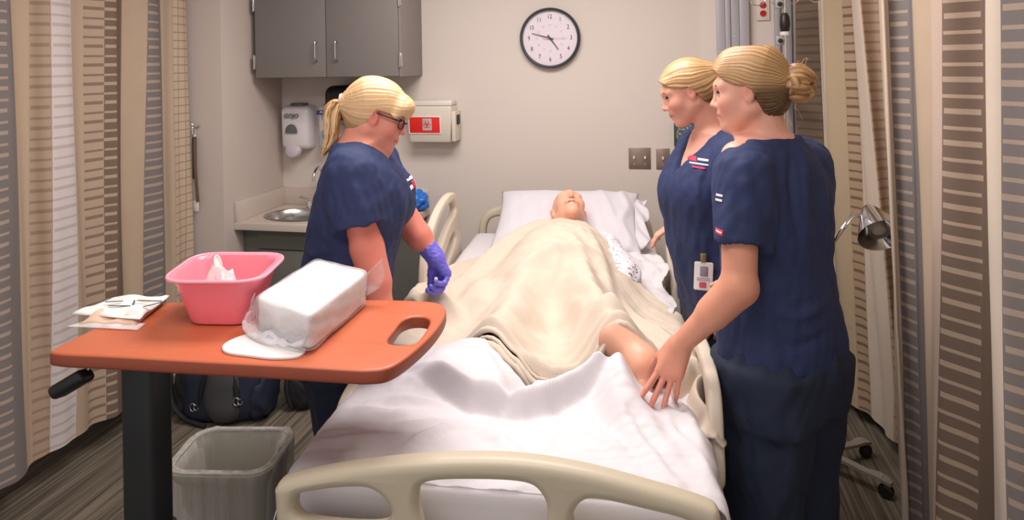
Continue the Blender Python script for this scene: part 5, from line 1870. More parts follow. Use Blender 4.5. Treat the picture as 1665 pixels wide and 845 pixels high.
sbel = np.interp(TW, [-0.6, -0.371, -0.27, -0.189, -0.12, -0.051, 0.025, 0.087, 0.155, 0.227, 0.30], [0.60, 0.54, 0.45, 0.388, 0.330, 0.318, 0.304, 0.330, 0.378, 0.425, 0.52])
hemb = np.broadcast_to(hem, SW.shape)
win = sst(-0.40, -0.20, TW) * (1 - sst(0.20, 0.30, TW))
hdip = 0.028 * np.exp(-((TW - 0.035) / 0.07) ** 2) * sst(0.30, 0.44, SW)
H_ = -hdip + win * (0.078 * sst(-0.012, 0.034, SW - sbel) - 0.020 * sst(0.03, 0.2, SW - sbel))
H_ += 0.10 * ridge(SW, TW, [(0.50, 0.268), (0.42, 0.272), (0.33, 0.285)], 0.055, 1.0, 0.25, False) * sst(0.22, 0.46, SW) + 0.038 * ridge(SW, TW, [(0.52, 0.30), (0.40, 0.32), (0.22, 0.33)], 0.065, 1.0, 0, False) * sst(0.12, 0.40, SW)
H_ += 0.05 * np.exp(-((TW + 0.11) / 0.09) ** 2) * sst(0.42, 0.62, SW)
H_ = H_ * top_w
for pts, wd, am, asy in (
        ([(0.47, 0.03), (0.40, 0.012), (0.33, -0.02)], 0.022, -0.040, 0.3),
        ([(0.56, -0.16), (0.46, -0.08), (0.36, -0.03)], 0.03, 0.016, 0.4),
        ([(0.42, 0.21), (0.37, 0.12), (0.345, 0.05)], 0.03, 0.016, -0.3),
        ([(0.50, -0.34), (0.44, -0.24), (0.40, -0.17)], 0.020, 0.022, 0.3),
        ([(0.393, 0.24), (0.233, 0.323), (0.084, 0.40)], 0.020, 0.016, 0.4),
        ([(0.40, 0.30), (0.30, 0.345), (0.14, 0.43)], 0.028, 0.012, 0.0),
        ([(0.341, 0.151), (0.25, 0.23), (0.178, 0.291)], 0.018, 0.013, 0.4),
        ([(0.255, -0.065), (0.20, 0.0), (0.148, 0.058)], 0.020, 0.012, 0.4),
        ([(0.348, -0.40), (0.375, -0.30), (0.364, -0.198)], 0.016, 0.018, 0.3),
        ([(0.31, -0.44), (0.30, -0.32), (0.33, -0.22)], 0.022, 0.014, 0.3),
        ([(0.168, -0.235), (0.21, -0.20), (0.265, -0.150)], 0.014, 0.016, 0.4),
        ([(0.151, -0.455), (0.17, -0.35), (0.206, -0.236)], 0.018, 0.014, 0.4),
        ([(0.24, -0.28), (0.27, -0.20), (0.27, -0.12)], 0.020, 0.012, 0.2),
        ([(0.44, 0.455), (0.30, 0.462), (0.13, 0.474)], 0.022, 0.014, 0.0),
        ([(0.36, 0.39), (0.26, 0.42), (0.16, 0.47)], 0.015, 0.012, 0.3),
        ([(0.42, 0.36), (0.37, 0.40), (0.33, 0.455)], 0.016, 0.020, 0.3),
        ([(0.46, 0.42), (0.40, 0.44), (0.33, 0.46)], 0.016, 0.018, 0.3)):
    H_ = H_ + ridge(SW, TW, pts, wd, am, asy)
P2 = np.c_[SW.ravel(), QW.ravel(), np.zeros(SW.size)]
H_ = H_ + (waves(P2, 0.0036, 0.07, 0.28, 12, 41) + waves(P2, 0.0011, 0.02, 0.06, 12, 42)).reshape(SW.shape)
hang = np.clip((np.abs(QW) - 0.47) / 0.2, 0, 1)
TW2 = TW + np.sign(QW) * hang * (0.016 * np.sin(SW * 26 + 0.6) + 0.010 * np.sin(SW * 53 + QW * 6))
ZW = zm(SW) + 0.012 + np.maximum(H_, -0.002) + DW
fe = sst(0.10, 0.05, SW)
ZW -= 0.02 * np.clip((0.10 - SW) / 0.05, 0, 1) ** 2
ws = thing('top_sheet', 'white top sheet pulled back in folds over the foot of the bed', 'sheet', B3(0.3, 0, 0.75))
link('cloth', solidify(grid_mesh(bed(SW, TW2, ZW).reshape(-1, 3), NS, NQ), 0.003), M['sheet'], ws)

# crumpled white linen at the head end beside the arm
V = None
n_ = 44
u, v = np.meshgrid(np.linspace(0, 1, n_), np.linspace(0, 1, n_), indexing='ij')
Sg = 1.02 + 0.62 * u
Tg = 0.24 + 0.225 * v + 0.02 * np.sin(u * 11)
Pg = np.c_[Sg.ravel(), Tg.ravel(), 0 * Sg.ravel()]
Zg = zm(Sg) + 0.012 + 0.04 * np.exp(-((v - 0.1) / 0.3) ** 2) * sst(0, 0.3, u) + np.abs(waves(Pg, 0.010, 0.06, 0.16, 9, 51)).reshape(Sg.shape)
tag(link('drawsheet', solidify(grid_mesh(bed(Sg, Tg, Zg).reshape(-1, 3), n_, n_), 0.003), M['sheet'], base=B3(1.3, 0.35, 0.8)), 'rumpled white drawsheet on the mattress beside the manikin\'s gown sleeve', 'sheet')

# pillow
pc = np.array([-0.445, 3.205, 0.915])
pw, pl_ = 0.345, 0.215
pn = np.array([0.02, -0.46, 0.888])
pu = np.array([0.998, 0.055, 0.0])
pv = np.cross(pn / np.linalg.norm(pn), pu)
bm = bmesh.new()
bmesh.ops.create_grid(bm, x_segments=72, y_segments=48, size=1)
P = np.array([v.co[:] for v in bm.verts])
F4 = [[v.index for v in f.verts] for f in bm.faces]
bm.free()


def pil(P, side):
    u, v = P[:, 0], P[:, 1]
    prof = (np.clip(1 - np.abs(u) ** 3.2, 0, 1) * np.clip(1 - np.abs(v) ** 3.2, 0, 1)) ** 0.55
    uu = u * (1 - 0.05 * (1 - np.abs(v) ** 2) * np.abs(u) ** 3) * pw
    vv = v * (1 - 0.07 * (1 - np.abs(u) ** 2) * np.abs(v) ** 3) * pl_
    h = 0.075 * prof * side
    if side > 0:
        h = h - 0.040 * np.exp(-((u - 0.03) / 0.30) ** 2 - ((v + 0.05) / 0.5) ** 2)
        h = h + 0.6 * waves(np.c_[uu, vv, 0 * uu], 0.004, 0.05, 0.2, 10, 61) * prof
        h = h + 0.016 * np.exp(-((u - 0.82 - 0.05 * np.sin(v * 6)) / 0.06) ** 2) * prof ** 0.4 + 0.012 * np.exp(-((u - 0.62 + 0.2 * v) / 0.05) ** 2) * prof
        h = np.maximum(h, -0.004)
    return pc + uu[:, None] * pu + vv[:, None] * pv + h[:, None] * pn


plw = thing('pillow', 'white pillow tilted up against the headboard under the manikin\'s head', 'pillow', tuple(pc))
nn = len(P)
Vp = np.concatenate([pil(P, 1), pil(P, -1)])
me = bpy.data.meshes.new('pillow')
raw_mesh(me, Vp, np.array(F4 + [[i + nn for i in f[::-1]] for f in F4]))
bm = bmesh.new()
bm.from_mesh(me)
bmesh.ops.remove_doubles(bm, verts=bm.verts, dist=0.0005)
link('cushion', bm_mesh(bm, angle=180), M['pillow'], plw)
n_ = 24
u, v = np.meshgrid(np.linspace(0, 1, n_), np.linspace(-1, 1, n_), indexing='ij')
fw = (pw * 0.93 + 0.055 * u + 0.012 * np.sin(v * 7) * u)
hh_ = 0.035 * (1 - v ** 2) * (1 - 0.5 * u) + 0.016 * np.sin(v * 9 + u * 4) * u
Vf = pc + fw[..., None] * pu + (v * pl_ * (0.86 - 0.1 * u))[..., None] * pv + hh_[..., None] * pn
link('case_hem', solidify(grid_mesh(Vf.reshape(-1, 3), n_, n_), 0.003), M['pillow'], plw)

# ------------------------------------------------------------------ training manikin
mk = thing('training_manikin', 'bald vinyl training manikin lying under the cream blanket', 'manikin', B3(1.0, 0.04, 0.8))
hc = np.array([-0.418, 3.085, 0.986])
mh = Head(hc, 0, 0, 1.0)
# lying on its back: crown towards the wall, face up and a little to the bed's right and foot
uu_ = V3(-0.20, 0.86, 0.30)
uu_ /= np.linalg.norm(uu_)
ff_ = V3(0.16, -0.42, 0.90)
ff_ -= uu_ * (ff_ @ uu_)
ff_ /= np.linalg.norm(ff_)
mh.f, mh.u = ff_, uu_
mh.l = np.cross(uu_, ff_)
mh.R = np.stack([mh.f, mh.l, mh.u])
F = Field((-0.78, 1.50, 0.70), (0.20, 3.34, 1.16), 0.0055)
mh.build(F)
mh.ears(F)
nb = bed(1.55, 0.03, 0.875)
F.op(rc(mh.w(-0.02, 0, -0.06), nb, 0.052, 0.056), 0.03)
F.op(rc(bed(1.52, -0.13, 0.855), bed(1.52, 0.17, 0.855), 0.062, 0.062), 0.05)
F.op(rc(bed(1.48, 0.03, 0.85), bed(1.0, 0.03, 0.82), 0.085, 0.070, ((0.998, 0.06, 0), 1.7)), 0.05)
F.op(rc(bed(1.0, -0.05, 0.810), bed(0.62, -0.09, 0.800), 0.062, 0.040), 0.04)
F.op(rc(bed(0.62, -0.09, 0.800), bed(0.25, -0.11, 0.775), 0.034, 0.020), 0.03)
kn0, kn1 = V3(-0.150, 1.985, 0.880), V3(-0.060, 1.935, 0.822)
F.op(rc(bed(1.0, 0.12, 0.815), kn0, 0.058, 0.050), 0.03)
F.op(rc(kn0, kn1, 0.056, 0.046), 0.02)
F.op(ell(kn1 + V3(-0.004, -0.004, 0.004), (0.053, 0.054, 0.052)), 0.02)
F.op(rc(kn1 - V3(0, 0, .035), V3(-0.052, 1.70, 0.760), 0.026, 0.012), 0.02)
F.op(rc(bed(1.5, -0.16, 0.855), bed(1.15, -0.26, 0.83), 0.045, 0.036), 0.03)
F.op(rc(bed(1.5, 0.20, 0.865), bed(1.2, 0.285, 0.835), 0.046, 0.036), 0.03)
F.op(mh.ell((0.092, 0, -0.0665), (0.020, 0.017, 0.0055)), 0.003, 's')
V, Q = F.mesh()
V = relax(V, Q, 1)
ds = (V[:, :2] - BO) @ ES
dt = (V[:, :2] - BO) @ ET
nr = np.interp(dt, qb, near)
fr_ = np.interp(dt, qb, far)
hm = np.interp(dt, qs, hem)
hdist = np.linalg.norm(V - hc, axis=1)
lim = np.where((hdist > 0.19) & (ds > nr - 0.005) & (ds < fr_ - 0.02), zm(ds) + 0.022 - 0.030 + body_bump(ds, dt), 9.0)
lim = np.where(ds < np.minimum(hm, 0.47) - 0.02, zm(ds) - 0.008 + 0.05 * np.exp(-((dt - 0.30) / 0.05) ** 2) * sst(0.25, 0.44, ds), lim)
V[:, 2] = np.minimum(V[:, 2], lim)
tnt = mh.tint(V, (238, 176, 148), (205, 120, 105), (236, 140, 115), 0.25)
q = mh.loc(V)
mo = np.exp(-(np.linalg.norm((q - V3(0.084, 0, -0.0665)) / V3(1, 1.5, 0.55), axis=1) / 0.0095) ** 4)
nos = np.exp(-(np.minimum(np.linalg.norm(q - V3(0.099, 0.007, -0.0425), axis=1), np.linalg.norm(q - V3(0.099, -0.007, -0.0425), axis=1)) / 0.005) ** 4)
dk = np.clip(mo + nos, 0, 1)[:, None]
tnt = tnt * (1 - dk) + dk * np.array(lin((70, 30, 28))[:3])
skin_obj('body', V, Q, M['vinyl'], mk, tnt)
# patterned gown over the shoulder and arm
gm_ = mat('printed_gown_cloth', (228, 222, 228), 0.8, var=0.02, bump=0.1)
nt = gm_.node_tree
bs = nt.nodes['Principled BSDF']
src = bs.inputs['Base Color'].links[0].from_socket
vo = nt.nodes.new('ShaderNodeTexVoronoi')
vo.inputs['Scale'].default_value = 75
nt.links.new([n for n in nt.nodes if n.type == 'TEX_COORD'][0].outputs['Object'], vo.inputs['Vector'])
lt = nt.nodes.new('ShaderNodeMath')
lt.operation = 'LESS_THAN'
lt.inputs[1].default_value = 0.26
nt.links.new(vo.outputs['Distance'], lt.inputs[0])
mx = nt.nodes.new('ShaderNodeMix')
mx.data_type = 'RGBA'
nt.links.new(lt.outputs[0], mx.inputs[0])
nt.links.new(src, mx.inputs[6])
mx.inputs[7].default_value = lin((112, 108, 118))
nt.links.new(mx.outputs[2], bs.inputs['Base Color'])
F = Field((-0.40, 2.45, 0.74), (0.12, 3.12, 1.02), 0.006)
F.op(rc(bed(1.56, 0.09, 0.875), bed(1.49, 0.215, 0.872), 0.064, 0.066), 0.03)
F.op(rc(bed(1.49, 0.215, 0.872), bed(1.22, 0.305, 0.845), 0.066, 0.060), 0.03)
F.op(rc(bed(1.50, 0.10, 0.87), bed(1.22, 0.15, 0.86), 0.08, 0.08), 0.04)
V, Q = F.mesh()
N = vnormals(V, Q)
V = V + N * (waves(V, 0.0035, 0.03, 0.10, 10, 71))[:, None]
skin_obj('gown', V, Q, gm_, mk)
# ------------------------------------------------------------------ people
def yaw_of(fx, fy):
    return math.atan2(fy, fx)


def cloth_obj(name, F, parent, m, seed, amp, folds=(), relax_n=2, aniso=(1, 1, 0.45)):
    V, Q = F.mesh()
    V = relax(V, Q, relax_n)
    N = vnormals(V, Q)
    dsp = waves(V, amp, 0.05, 0.22, 12, seed, aniso) + waves(V, amp * 0.35, 0.02, 0.06, 10, seed + 1, aniso)
    for pts, wd, am in folds:
        P = cr(pts, 6)
        L = len(P)
        d = np.full(len(V), 9.0)
        par = np.zeros(len(V))
        for i in range(L - 1):
            a, b = P[i], P[i + 1]
            ab = b - a
            t = np.clip((V - a) @ ab / (ab @ ab + 1e-12), 0, 1)
            dn = np.linalg.norm(V - a - t[:, None] * ab, axis=1)
            k = dn < d
            d[k] = dn[k]
            par[k] = (i + t[k]) / (L - 1)
        dsp += am * np.exp(-(d / wd) ** 2) * np.sin(np.pi * np.clip(par, 0.1, 0.9))
    V = V + N * dsp[:, None]
    return skin_obj(name, V, Q, m, parent)


def legs_and_shoes(root, hip, table, ang, hem_z=0.03, seed=1, h=0.009):
    """trousers as one piece from two tapering legs and a seat"""
    lo = np.array([hip[0] - 0.34, hip[1] - 0.34, 0.0])
    hi = np.array([hip[0] + 0.34, hip[1] + 0.34, 1.06])
    F = Field(lo, hi, h)
    for leg in table['legs']:
        F.op(loft(leg, ang), 0.02)
    F.op(loft(table['seat'], ang), 0.05)
    tr = cloth_obj('trousers', F, root, M['trouser'], seed, 0.0045, table.get('folds', ()), 2, (1, 1, 0.35))
    f = V3(math.cos(ang), math.sin(ang), 0)
    for leg in table['legs']:
        z, x, y, a, b = sorted(leg)[0]
        c = V3(x, y, 0)
        G = Field(c - V3(.24, .24, 0.03), c + V3(.24, .24, .16), 0.006)
        G.op(rc(c - f * 0.05 + V3(0, 0, 0.045), c + f * 0.12 + V3(0, 0, 0.034), 0.042, 0.036), 0.02)
        G.op(rc(c - f * 0.03 + V3(0, 0, 0.06), c - f * 0.02 + V3(0, 0, 0.12), 0.045, 0.042), 0.02)
        G.op(halfspace(c + V3(0, 0, 0.004), (0, 0, 1), c - V3(.3, .3, .1), c + V3(.3, .3, .3)), 0, 'i')
        V, Q = G.mesh()
        skin_obj('shoe', V, Q, M['shoe'], root)
    return tr


def neck_cut(F, nb, ang, r, depth, vw, back=0.0):
    """open neck: a round hole at the neck and a V down the front"""
    f = V3(math.cos(ang), math.sin(ang), 0)
    l = V3(-f[1], f[0], 0)

    def fn(X, Y, Z):
        dx, dy, dz = X - nb[0], Y - nb[1], Z - nb[2]
        df = dx * f[0] + dy * f[1]
        dl = dx * l[0] + dy * l[1]
        wv = np.clip((dz + depth) / depth, 0, 1.0) * vw
        v = np.maximum(np.abs(dl) - wv, -df + 0.0)
        v = np.maximum(v, -(dz + depth))
        rr = np.sqrt((dl / 1.15) ** 2 + (df + back) ** 2) - (r + np.clip(dz, -0.03, 0.1) * 0.9)
        rr = np.maximum(rr, -(dz + 0.02))
        return np.minimum(v, rr)
    lo, hi = V3(nb) - V3(.22, .22, depth + .02), V3(nb) + V3(.22, .22, .14)
    F.op((fn, lo, hi), 0.006, 's')


def sleeve(F, sh, cuff, r0, r1, k=0.05, chest=None):
    sh, cuff = V3(sh), V3(cuff)
    d = (cuff - sh) / np.linalg.norm(cuff - sh)
    G = Field(np.minimum(sh, cuff) - 0.14, np.maximum(sh, cuff) + 0.14, F.h)
    G.op(rc(sh, cuff + d * 0.10, r0, r1 * 1.02), 0)
    G.op(halfspace(cuff, -d, G.lo, G.lo + G.h * G.n), 0.004, 'i')
    # hollow the mouth so the cuff has an edge
    G.op(rc(cuff - d * 0.02, cuff + d * 0.06, r1 - 0.006, r1 - 0.004), 0.002, 's')
    # blend into F on F's lattice by resampling
    a = np.round((G.lo - F.lo) / F.h).astype(int)
    sl, g = F.sub(G.lo, G.lo + G.h * (G.n - 1), 0)
    H = Field(F.lo + F.h * np.array([s.start for s in sl]), F.lo + F.h * np.array([s.stop - 1.0 for s in sl]), F.h)
    H.n = np.array([s.stop - s.start for s in sl])
    H.v = np.full(H.n, 0.5, np.float32)
    H.op(rc(sh, cuff + d * 0.10, r0, r1 * 1.02), 0)
    H.op(halfspace(cuff, -d, H.lo, H.lo + H.h * H.n), 0.004, 'i')
    H.op(rc(cuff - d * 0.02, cuff + d * 0.06, r1 - 0.006, r1 - 0.004), 0.002, 's')
    A, B = F.v[sl], H.v
    r = np.minimum(A, B)
    r = r - np.maximum(k - np.abs(A - B), 0) ** 2 / (4 * k)
    F.v[sl] = r


def patch_logo(name, c, n, right, w_, h_, parent, rows):
    """small embroidery laid on the cloth of the given garment"""
    from mathutils.bvhtree import BVHTree
    off = origin_of(parent)
    me = parent.data
    bv = BVHTree.FromPolygons([v.co + off for v in me.vertices], [p.vertices[:] for p in me.polygons])
    n = V3(n) / np.linalg.norm(n)
    r = V3(right) - n * (V3(right) @ n)
    r /= np.linalg.norm(r)
    u = np.cross(n, r)
    o = None
    for i, (nm, x0, y0, x1, y1, mm) in enumerate(rows):
        P = []
        for a in np.linspace(x0, x1, 10):
            for b in np.linspace(y0, y1, 6):
                q = V3(c) + r * (a * w_) + u * (b * h_)
                hit = bv.ray_cast(Vector(q + n * 0.12), Vector(-n))
                P.append(tuple(hit[0] + Vector(n) * (0.0012 + 0.0006 * i)) if hit[0] is not None else tuple(q))
        g = solidify(grid_mesh(np.array(P), 10, 6), 0.0006)
        p = link(nm, g, mm, parent if o is None else o)
        if o is None:
            o = p
    return o


M['logo_red'] = mat('red_thread', (205, 50, 80), 0.7)
M['logo_white'] = mat('white_thread', (225, 220, 225), 0.7)
BLUSH = (214, 105, 95)

# ================================================================== left: ponytail, glasses, violet gloves
def person_left():
    root = thing('person', 'person in navy scrubs with blond ponytail and glasses leaning over the bed wearing violet gloves', 'person', (-1.03, 2.04, 0))
    ang = yaw_of(0.93, 0.37)
    f = V3(math.cos(ang), math.sin(ang), 0)
    l = V3(-f[1], f[0], 0)
    skin = (226, 150, 130)
    hd = Head((-0.893, 2.045, 1.515), ang, math.radians(-20), 0.89)
    hd.lid = lin((214, 130, 112))
    nb = V3(-0.955, 2.035, 1.415)
    rsh, rel, rwr = V3(-0.915, 1.885, 1.345), V3(-0.872, 1.900, 1.125), V3(-0.800, 1.870, 0.915)
    lsh, lel, lwr = V3(-0.965, 2.205, 1.345), V3(-0.895, 2.275, 1.125), V3(-0.786, 2.268, 1.000)
    F = Field((-1.32, 1.70, 0.80), (-0.60, 2.44, 1.70), 0.0042)
    hd.build(F)
    hd.ears(F)
    F.op(rc(hd.w(-0.03, 0, -0.06), nb + V3(-0.01, 0, -0.01), 0.054, 0.060), 0.03)
    F.op(rc(nb + l * 0.11 - V3(0, 0, 0.035), nb - l * 0.11 - V3(0, 0, 0.035), 0.045, 0.045), 0.05)
    F.op(loft([(1.42, -0.955, 2.035, 0.07, 0.055), (1.38, -0.952, 2.035, 0.14, 0.08), (1.33, -0.950, 2.036, 0.16, 0.10), (1.25, -0.955, 2.04, 0.155, 0.125), (1.12, -0.972, 2.04, 0.145, 0.125), (0.98, -1.01, 2.035, 0.16, 0.12), (0.86, -1.03, 2.03, 0.16, 0.12)], ang), 0.04)
    limb(F, [rsh, rel, rwr], [0.056, 0.047, 0.030], 0.015)
    F.op(rc(rel, rel + (rwr - rel) * 0.45, 0.045, 0.046), 0.02)
    limb(F, [lsh, lel, lwr], [0.055, 0.046, 0.030], 0.015)
    F.op(rc(lel, lel + (lwr - lel) * 0.45, 0.044, 0.046), 0.02)
    dr = (rwr - rel) / np.linalg.norm(rwr - rel)
    hand_prims(F, rwr, V3(-0.85, 0.10, -0.52), V3(0.3, 0.3, -0.6), V3(0.7, 0.2, 0.6), (0.5, 0.55, 0.6, 0.6), 0.05, 0.95, 0.0, (0.85, 0.30, 0.5), tcurl=0.6)
    ldir = V3(0.42, 0.06, -0.86)
    lnp, lth = V3(-0.55, -0.75, -0.22), V3(-0.75, 0.45, -0.2)
    lcurl = ((0.9, 0.9, 0.5), (0.95, 0.95, 0.55), (1.0, 1.0, 0.6), (1.0, 1.0, 0.6))
    hand_prims(F, lwr, ldir, lnp, lth, lcurl, 0.04, 0.93, -0.001, (0.85, 0.30, 0.5), tcurl=0.6)
    V, Q = F.mesh()
    V = relax(V, Q, 1, 0.4)
    t = hd.tint(V, skin, (196, 95, 95), BLUSH, 0.6)
    arm = np.array(lin((222, 132, 115))[:3])
    k = (sst(1.28, 1.22, V[:, 2]))[:, None]
    t = t * (1 - k) + arm * k
    skin_obj('body', V, Q, M['skin'], root, t)
    hd.face_parts(root, M['brow'], 0.6)
    # violet gloves
    for nm, W, d, n, th, cu, sp, dirp in (('glove', lwr, ldir, lnp, lth, lcurl, 0.04, (lwr - lel)), ('glove', rwr, V3(-0.85, 0.10, -0.52), V3(0.3, 0.3, -0.6), V3(0.7, 0.2, 0.6), (0.5, 0.55, 0.6, 0.6), 0.05, (rwr - rel))):
        G = Field(W - 0.24, W + 0.24, 0.0035)
        hand_prims(G, W, d, n, th, cu, sp, 0.95, 0.0022, (0.85, 0.30, 0.5), tcurl=0.6)
        u_ = dirp / np.linalg.norm(dirp)
        G.op(rc(W - u_ * 0.035, W + u_ * 0.01, 0.0345, 0.033), 0.012)
        G.op(halfspace(W - u_ * 0.045, u_, W - 0.3, W + 0.3), 0.003, 'i')
        V, Q = G.mesh()
        V = V + vnormals(V, Q) * waves(V, 0.0008, 0.012, 0.04, 10, 5)[:, None]
        skin_obj(nm, V, Q, M['glove'], root, label='violet nitrile glove')
    # scrub top
    F = Field((-1.30, 1.72, 0.76), (-0.70, 2.36, 1.50), 0.0055)
    T = [(1.455, -0.968, 2.033, 0.075, 0.060), (1.425, -0.966, 2.034, 0.11, 0.078), (1.385, -0.958, 2.036, 0.165, 0.100), (1.33, -0.952, 2.038, 0.180, 0.128), (1.26, -0.952, 2.04, 0.182, 0.148), (1.19, -0.965, 2.04, 0.180, 0.155), (1.09, -0.985, 2.04, 0.178, 0.147), (0.97, -1.015, 2.035, 0.19, 0.152), (0.86, -1.035, 2.03, 0.205, 0.165), (0.78, -1.04, 2.03, 0.21, 0.168)]
    F.op(loft(T, ang), 0)
    F.op(ell(V3(-0.865, 2.005, 1.235), (0.07, 0.07, 0.085)), 0.06)
    F.op(ell(V3(-0.875, 2.12, 1.235), (0.07, 0.07, 0.085)), 0.06)
    sleeve(F, rsh + V3(0.0, 0.008, 0.006), V3(-0.884, 1.888, 1.200), 0.074, 0.068, 0.05)
    sleeve(F, lsh + V3(0, -0.008, 0.006), V3(-0.935, 2.245, 1.205), 0.072, 0.070, 0.05)
    neck_cut(F, nb + V3(0.0, 0, 0.012), ang, 0.062, 0.135, 0.085, 0.012)
    folds = [([(-0.90, 1.84, 1.36), (-0.86, 1.825, 1.29), (-0.845, 1.83, 1.22)], 0.012, 0.006), ([(-0.93, 1.83, 1.35), (-0.91, 1.82, 1.28), (-0.89, 1.82, 1.21)], 0.010, -0.006),
             ([(-0.80, 1.99, 1.33), (-0.84, 1.93, 1.28), (-0.89, 1.90, 1.25)], 0.012, 0.007), ([(-0.81, 2.0, 1.20), (-0.84, 1.95, 1.10), (-0.90, 1.90, 1.0)], 0.014, 0.007),
             ([(-1.10, 1.97, 1.12), (-1.05, 1.90, 1.10), (-0.98, 1.87, 1.12)], 0.012, 0.008), ([(-1.12, 1.97, 1.06), (-1.06, 1.89, 1.05), (-1.0, 1.86, 1.08)], 0.011, -0.007), ([(-1.13, 1.98, 1.28), (-1.05, 1.93, 1.33), (-0.98, 1.90, 1.37)], 0.014, 0.006),
             ([(-1.0, 1.87, 1.2), (-1.02, 1.87, 1.0), (-1.03, 1.86, 0.85)], 0.016, 0.006)]
    top = cloth_obj('scrub_top', F, root, M['scrub'], 101, 0.0036, folds)
    patch_logo('breast_logo', (-0.803, 2.098, 1.288), f * 0.85 + l * 0.25 + V3(0, 0, .2), -l, 0.03, 0.022, top, [('breast_logo', -1, -0.2, -0.2, 1, M['logo_red']), ('stitching', -0.1, 0.3, 1, 0.9, M['logo_white']), ('stitching', -1, -0.9, 1, -0.4, M['logo_white'])])
    legs_and_shoes(root, (-1.05, 2.04), {'legs': [[(0.03, -0.955, 1.95, 0.075, 0.085), (0.45, -0.960, 1.95, 0.085, 0.092), (0.66, -0.985, 1.95, 0.098, 0.108), (0.84, -1.015, 1.95, 0.11, 0.122)], [(0.03, -0.98, 2.15, 0.075, 0.085), (0.45, -0.985, 2.14, 0.085, 0.092), (0.66, -1.0, 2.13, 0.098, 0.108), (0.84, -1.03, 2.12, 0.11, 0.122)]],
                                         'seat': [(0.74, -1.045, 2.03, 0.18, 0.14), (0.84, -1.04, 2.03, 0.195, 0.155), (0.96, -1.02, 2.035, 0.175, 0.138)]}, ang, seed=111)
    # hair
    pole = (-0.128, 0, 0.004)

    def extra(Fh):
        Fh.op(hd.rc((0.088, 0.035, 0.062), (0.088, -0.035, 0.062), 0.026, 0.026), 0.03)
        Fh.op(hd.rc((0.093, 0.0, 0.055), (0.098, -0.02, 0.035), 0.022, 0.016), 0.02)
        Fh.op(hd.rc((0.070, -0.058, 0.048), (0.060, -0.068, 0.020), 0.017, 0.010), 0.02)
        Fh.op(hd.rc((0.070, 0.058, 0.048), (0.060, 0.068, 0.020), 0.017, 0.010), 0.02)
        Fh.op(hd.rc((-0.06, 0, 0.04), (-0.124, 0, 0.006), 0.065, 0.028), 0.04)
    V, Q = hair_cap(hd, [(-0.2, -0.10), (-0.06, -0.085), (-0.03, -0.045), (-0.012, 0.022), (0.03, 0.022), (0.05, 0.030), (0.08, 0.045), (0.12, 0.038)], 0.012, extra, lo=(-0.17, -0.12, -0.14), hi=(0.14, 0.12, 0.17))
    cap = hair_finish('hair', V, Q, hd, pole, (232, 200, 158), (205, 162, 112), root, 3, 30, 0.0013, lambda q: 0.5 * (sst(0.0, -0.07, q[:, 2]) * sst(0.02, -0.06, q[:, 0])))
    # ponytail hanging down the back
    pt = [hd.w(-0.131, 0, 0.008), hd.w(-0.152, 0, -0.002), hd.w(-0.156, 0.0, -0.036), hd.w(-0.142, 0.0, -0.085), hd.w(-0.130, 0, -0.125), hd.w(-0.130, 0, -0.165), hd.w(-0.136, 0, -0.20)]
    P = cr([tuple(p) for p in pt], 6)
    bm = bmesh.new()
    r = np.random.default_rng(5)
    for i in range(70):
        a, rr = r.random() * 6.28, math.sqrt(r.random())
        k0 = int(r.integers(0, 3))
        k1 = len(P) - int(r.integers(0, 10))
        pts, rad = [], []
        for j in range(k0, k1, 2):
            s_ = j / (len(P) - 1)
            env = (0.011 + 0.023 * math.sin(math.pi * min(1, s_ * 1.05)) ** 0.7) * (1 - 0.25 * s_)
            aa = a + 0.8 * s_
            o = hd.l * (math.cos(aa) * rr * env) + (hd.f * 0.8 + hd.u * 0.2) * (math.sin(aa) * rr * env)
            pts.append(tuple(P[j] + o + r.normal(size=3) * 0.0012))
            rad.append(0.0052 * (1 - 0.75 * s_ ** 2))
        if len(pts) > 2:
            tube_bm(bm, pts, rad, 5)
    me = bm_mesh(bm, angle=80)
    vz = np.array([v.co[:] for v in me.vertices])
    tcol = np.where((np.sin(np.arange(len(vz)) // 45 * 2.4) > 0)[:, None], np.array(lin((228, 194, 148))[:3]), np.array(lin((190, 146, 98))[:3]))
    at = me.color_attributes.new('tint', 'FLOAT_COLOR', 'POINT')
    at.data.foreach_set('color', np.c_[tcol, np.ones(len(tcol))].astype(np.float32).ravel())
    link('ponytail', me, M['hair'], cap)
    c = V3(hd.w(-0.138, 0, 0.006))
    ax_ = V3(P[4] - P[0])
    ax_ /= np.linalg.norm(ax_)
    e1 = hd.l
    e2 = np.cross(ax_, e1)
    tube('hair_band', [tuple(c + 0.017 * (math.cos(a) * e1 + math.sin(a) * e2)) for a in np.linspace(0, 2 * math.pi, 20, endpoint=False)], 0.009, mat('pale_pink_band', (228, 190, 188), 0.8), cap, 8, closed=True, label='pale pink hair band')
    # glasses
    gl = None
    for sg in (-1, 1):
        pts = [hd.w(-0.005, sg * 0.080, 0.012), hd.w(0.04, sg * 0.078, 0.010), hd.w(0.085, sg * 0.066, 0.008)]
        o = tube('glasses', [tuple(p) for p in cr(pts, 4)], 0.0024, M['ink'], root if gl is None else gl, 8, label='dark rimmed glasses' if gl is None else None)
        gl = gl or o
        ring = [tuple(hd.w(0.103 - 0.35 * abs(0.034 + 0.026 * math.cos(a) - 0.034) * 0.3 - 0.02 * (0.5 + 0.5 * math.cos(a)), sg * (0.036 + 0.026 * math.cos(a)), -0.004 + 0.017 * math.sin(a))) for a in np.linspace(0, 2 * math.pi, 24, endpoint=False)]
        tube('rim', ring, 0.0020, M['ink'], gl, 6, closed=True)
    tube('bridge', [tuple(hd.w(0.103, -0.012, 0.0)), tuple(hd.w(0.110, 0, 0.003)), tuple(hd.w(0.103, 0.012, 0.0))], 0.002, M['ink'], gl, 6)
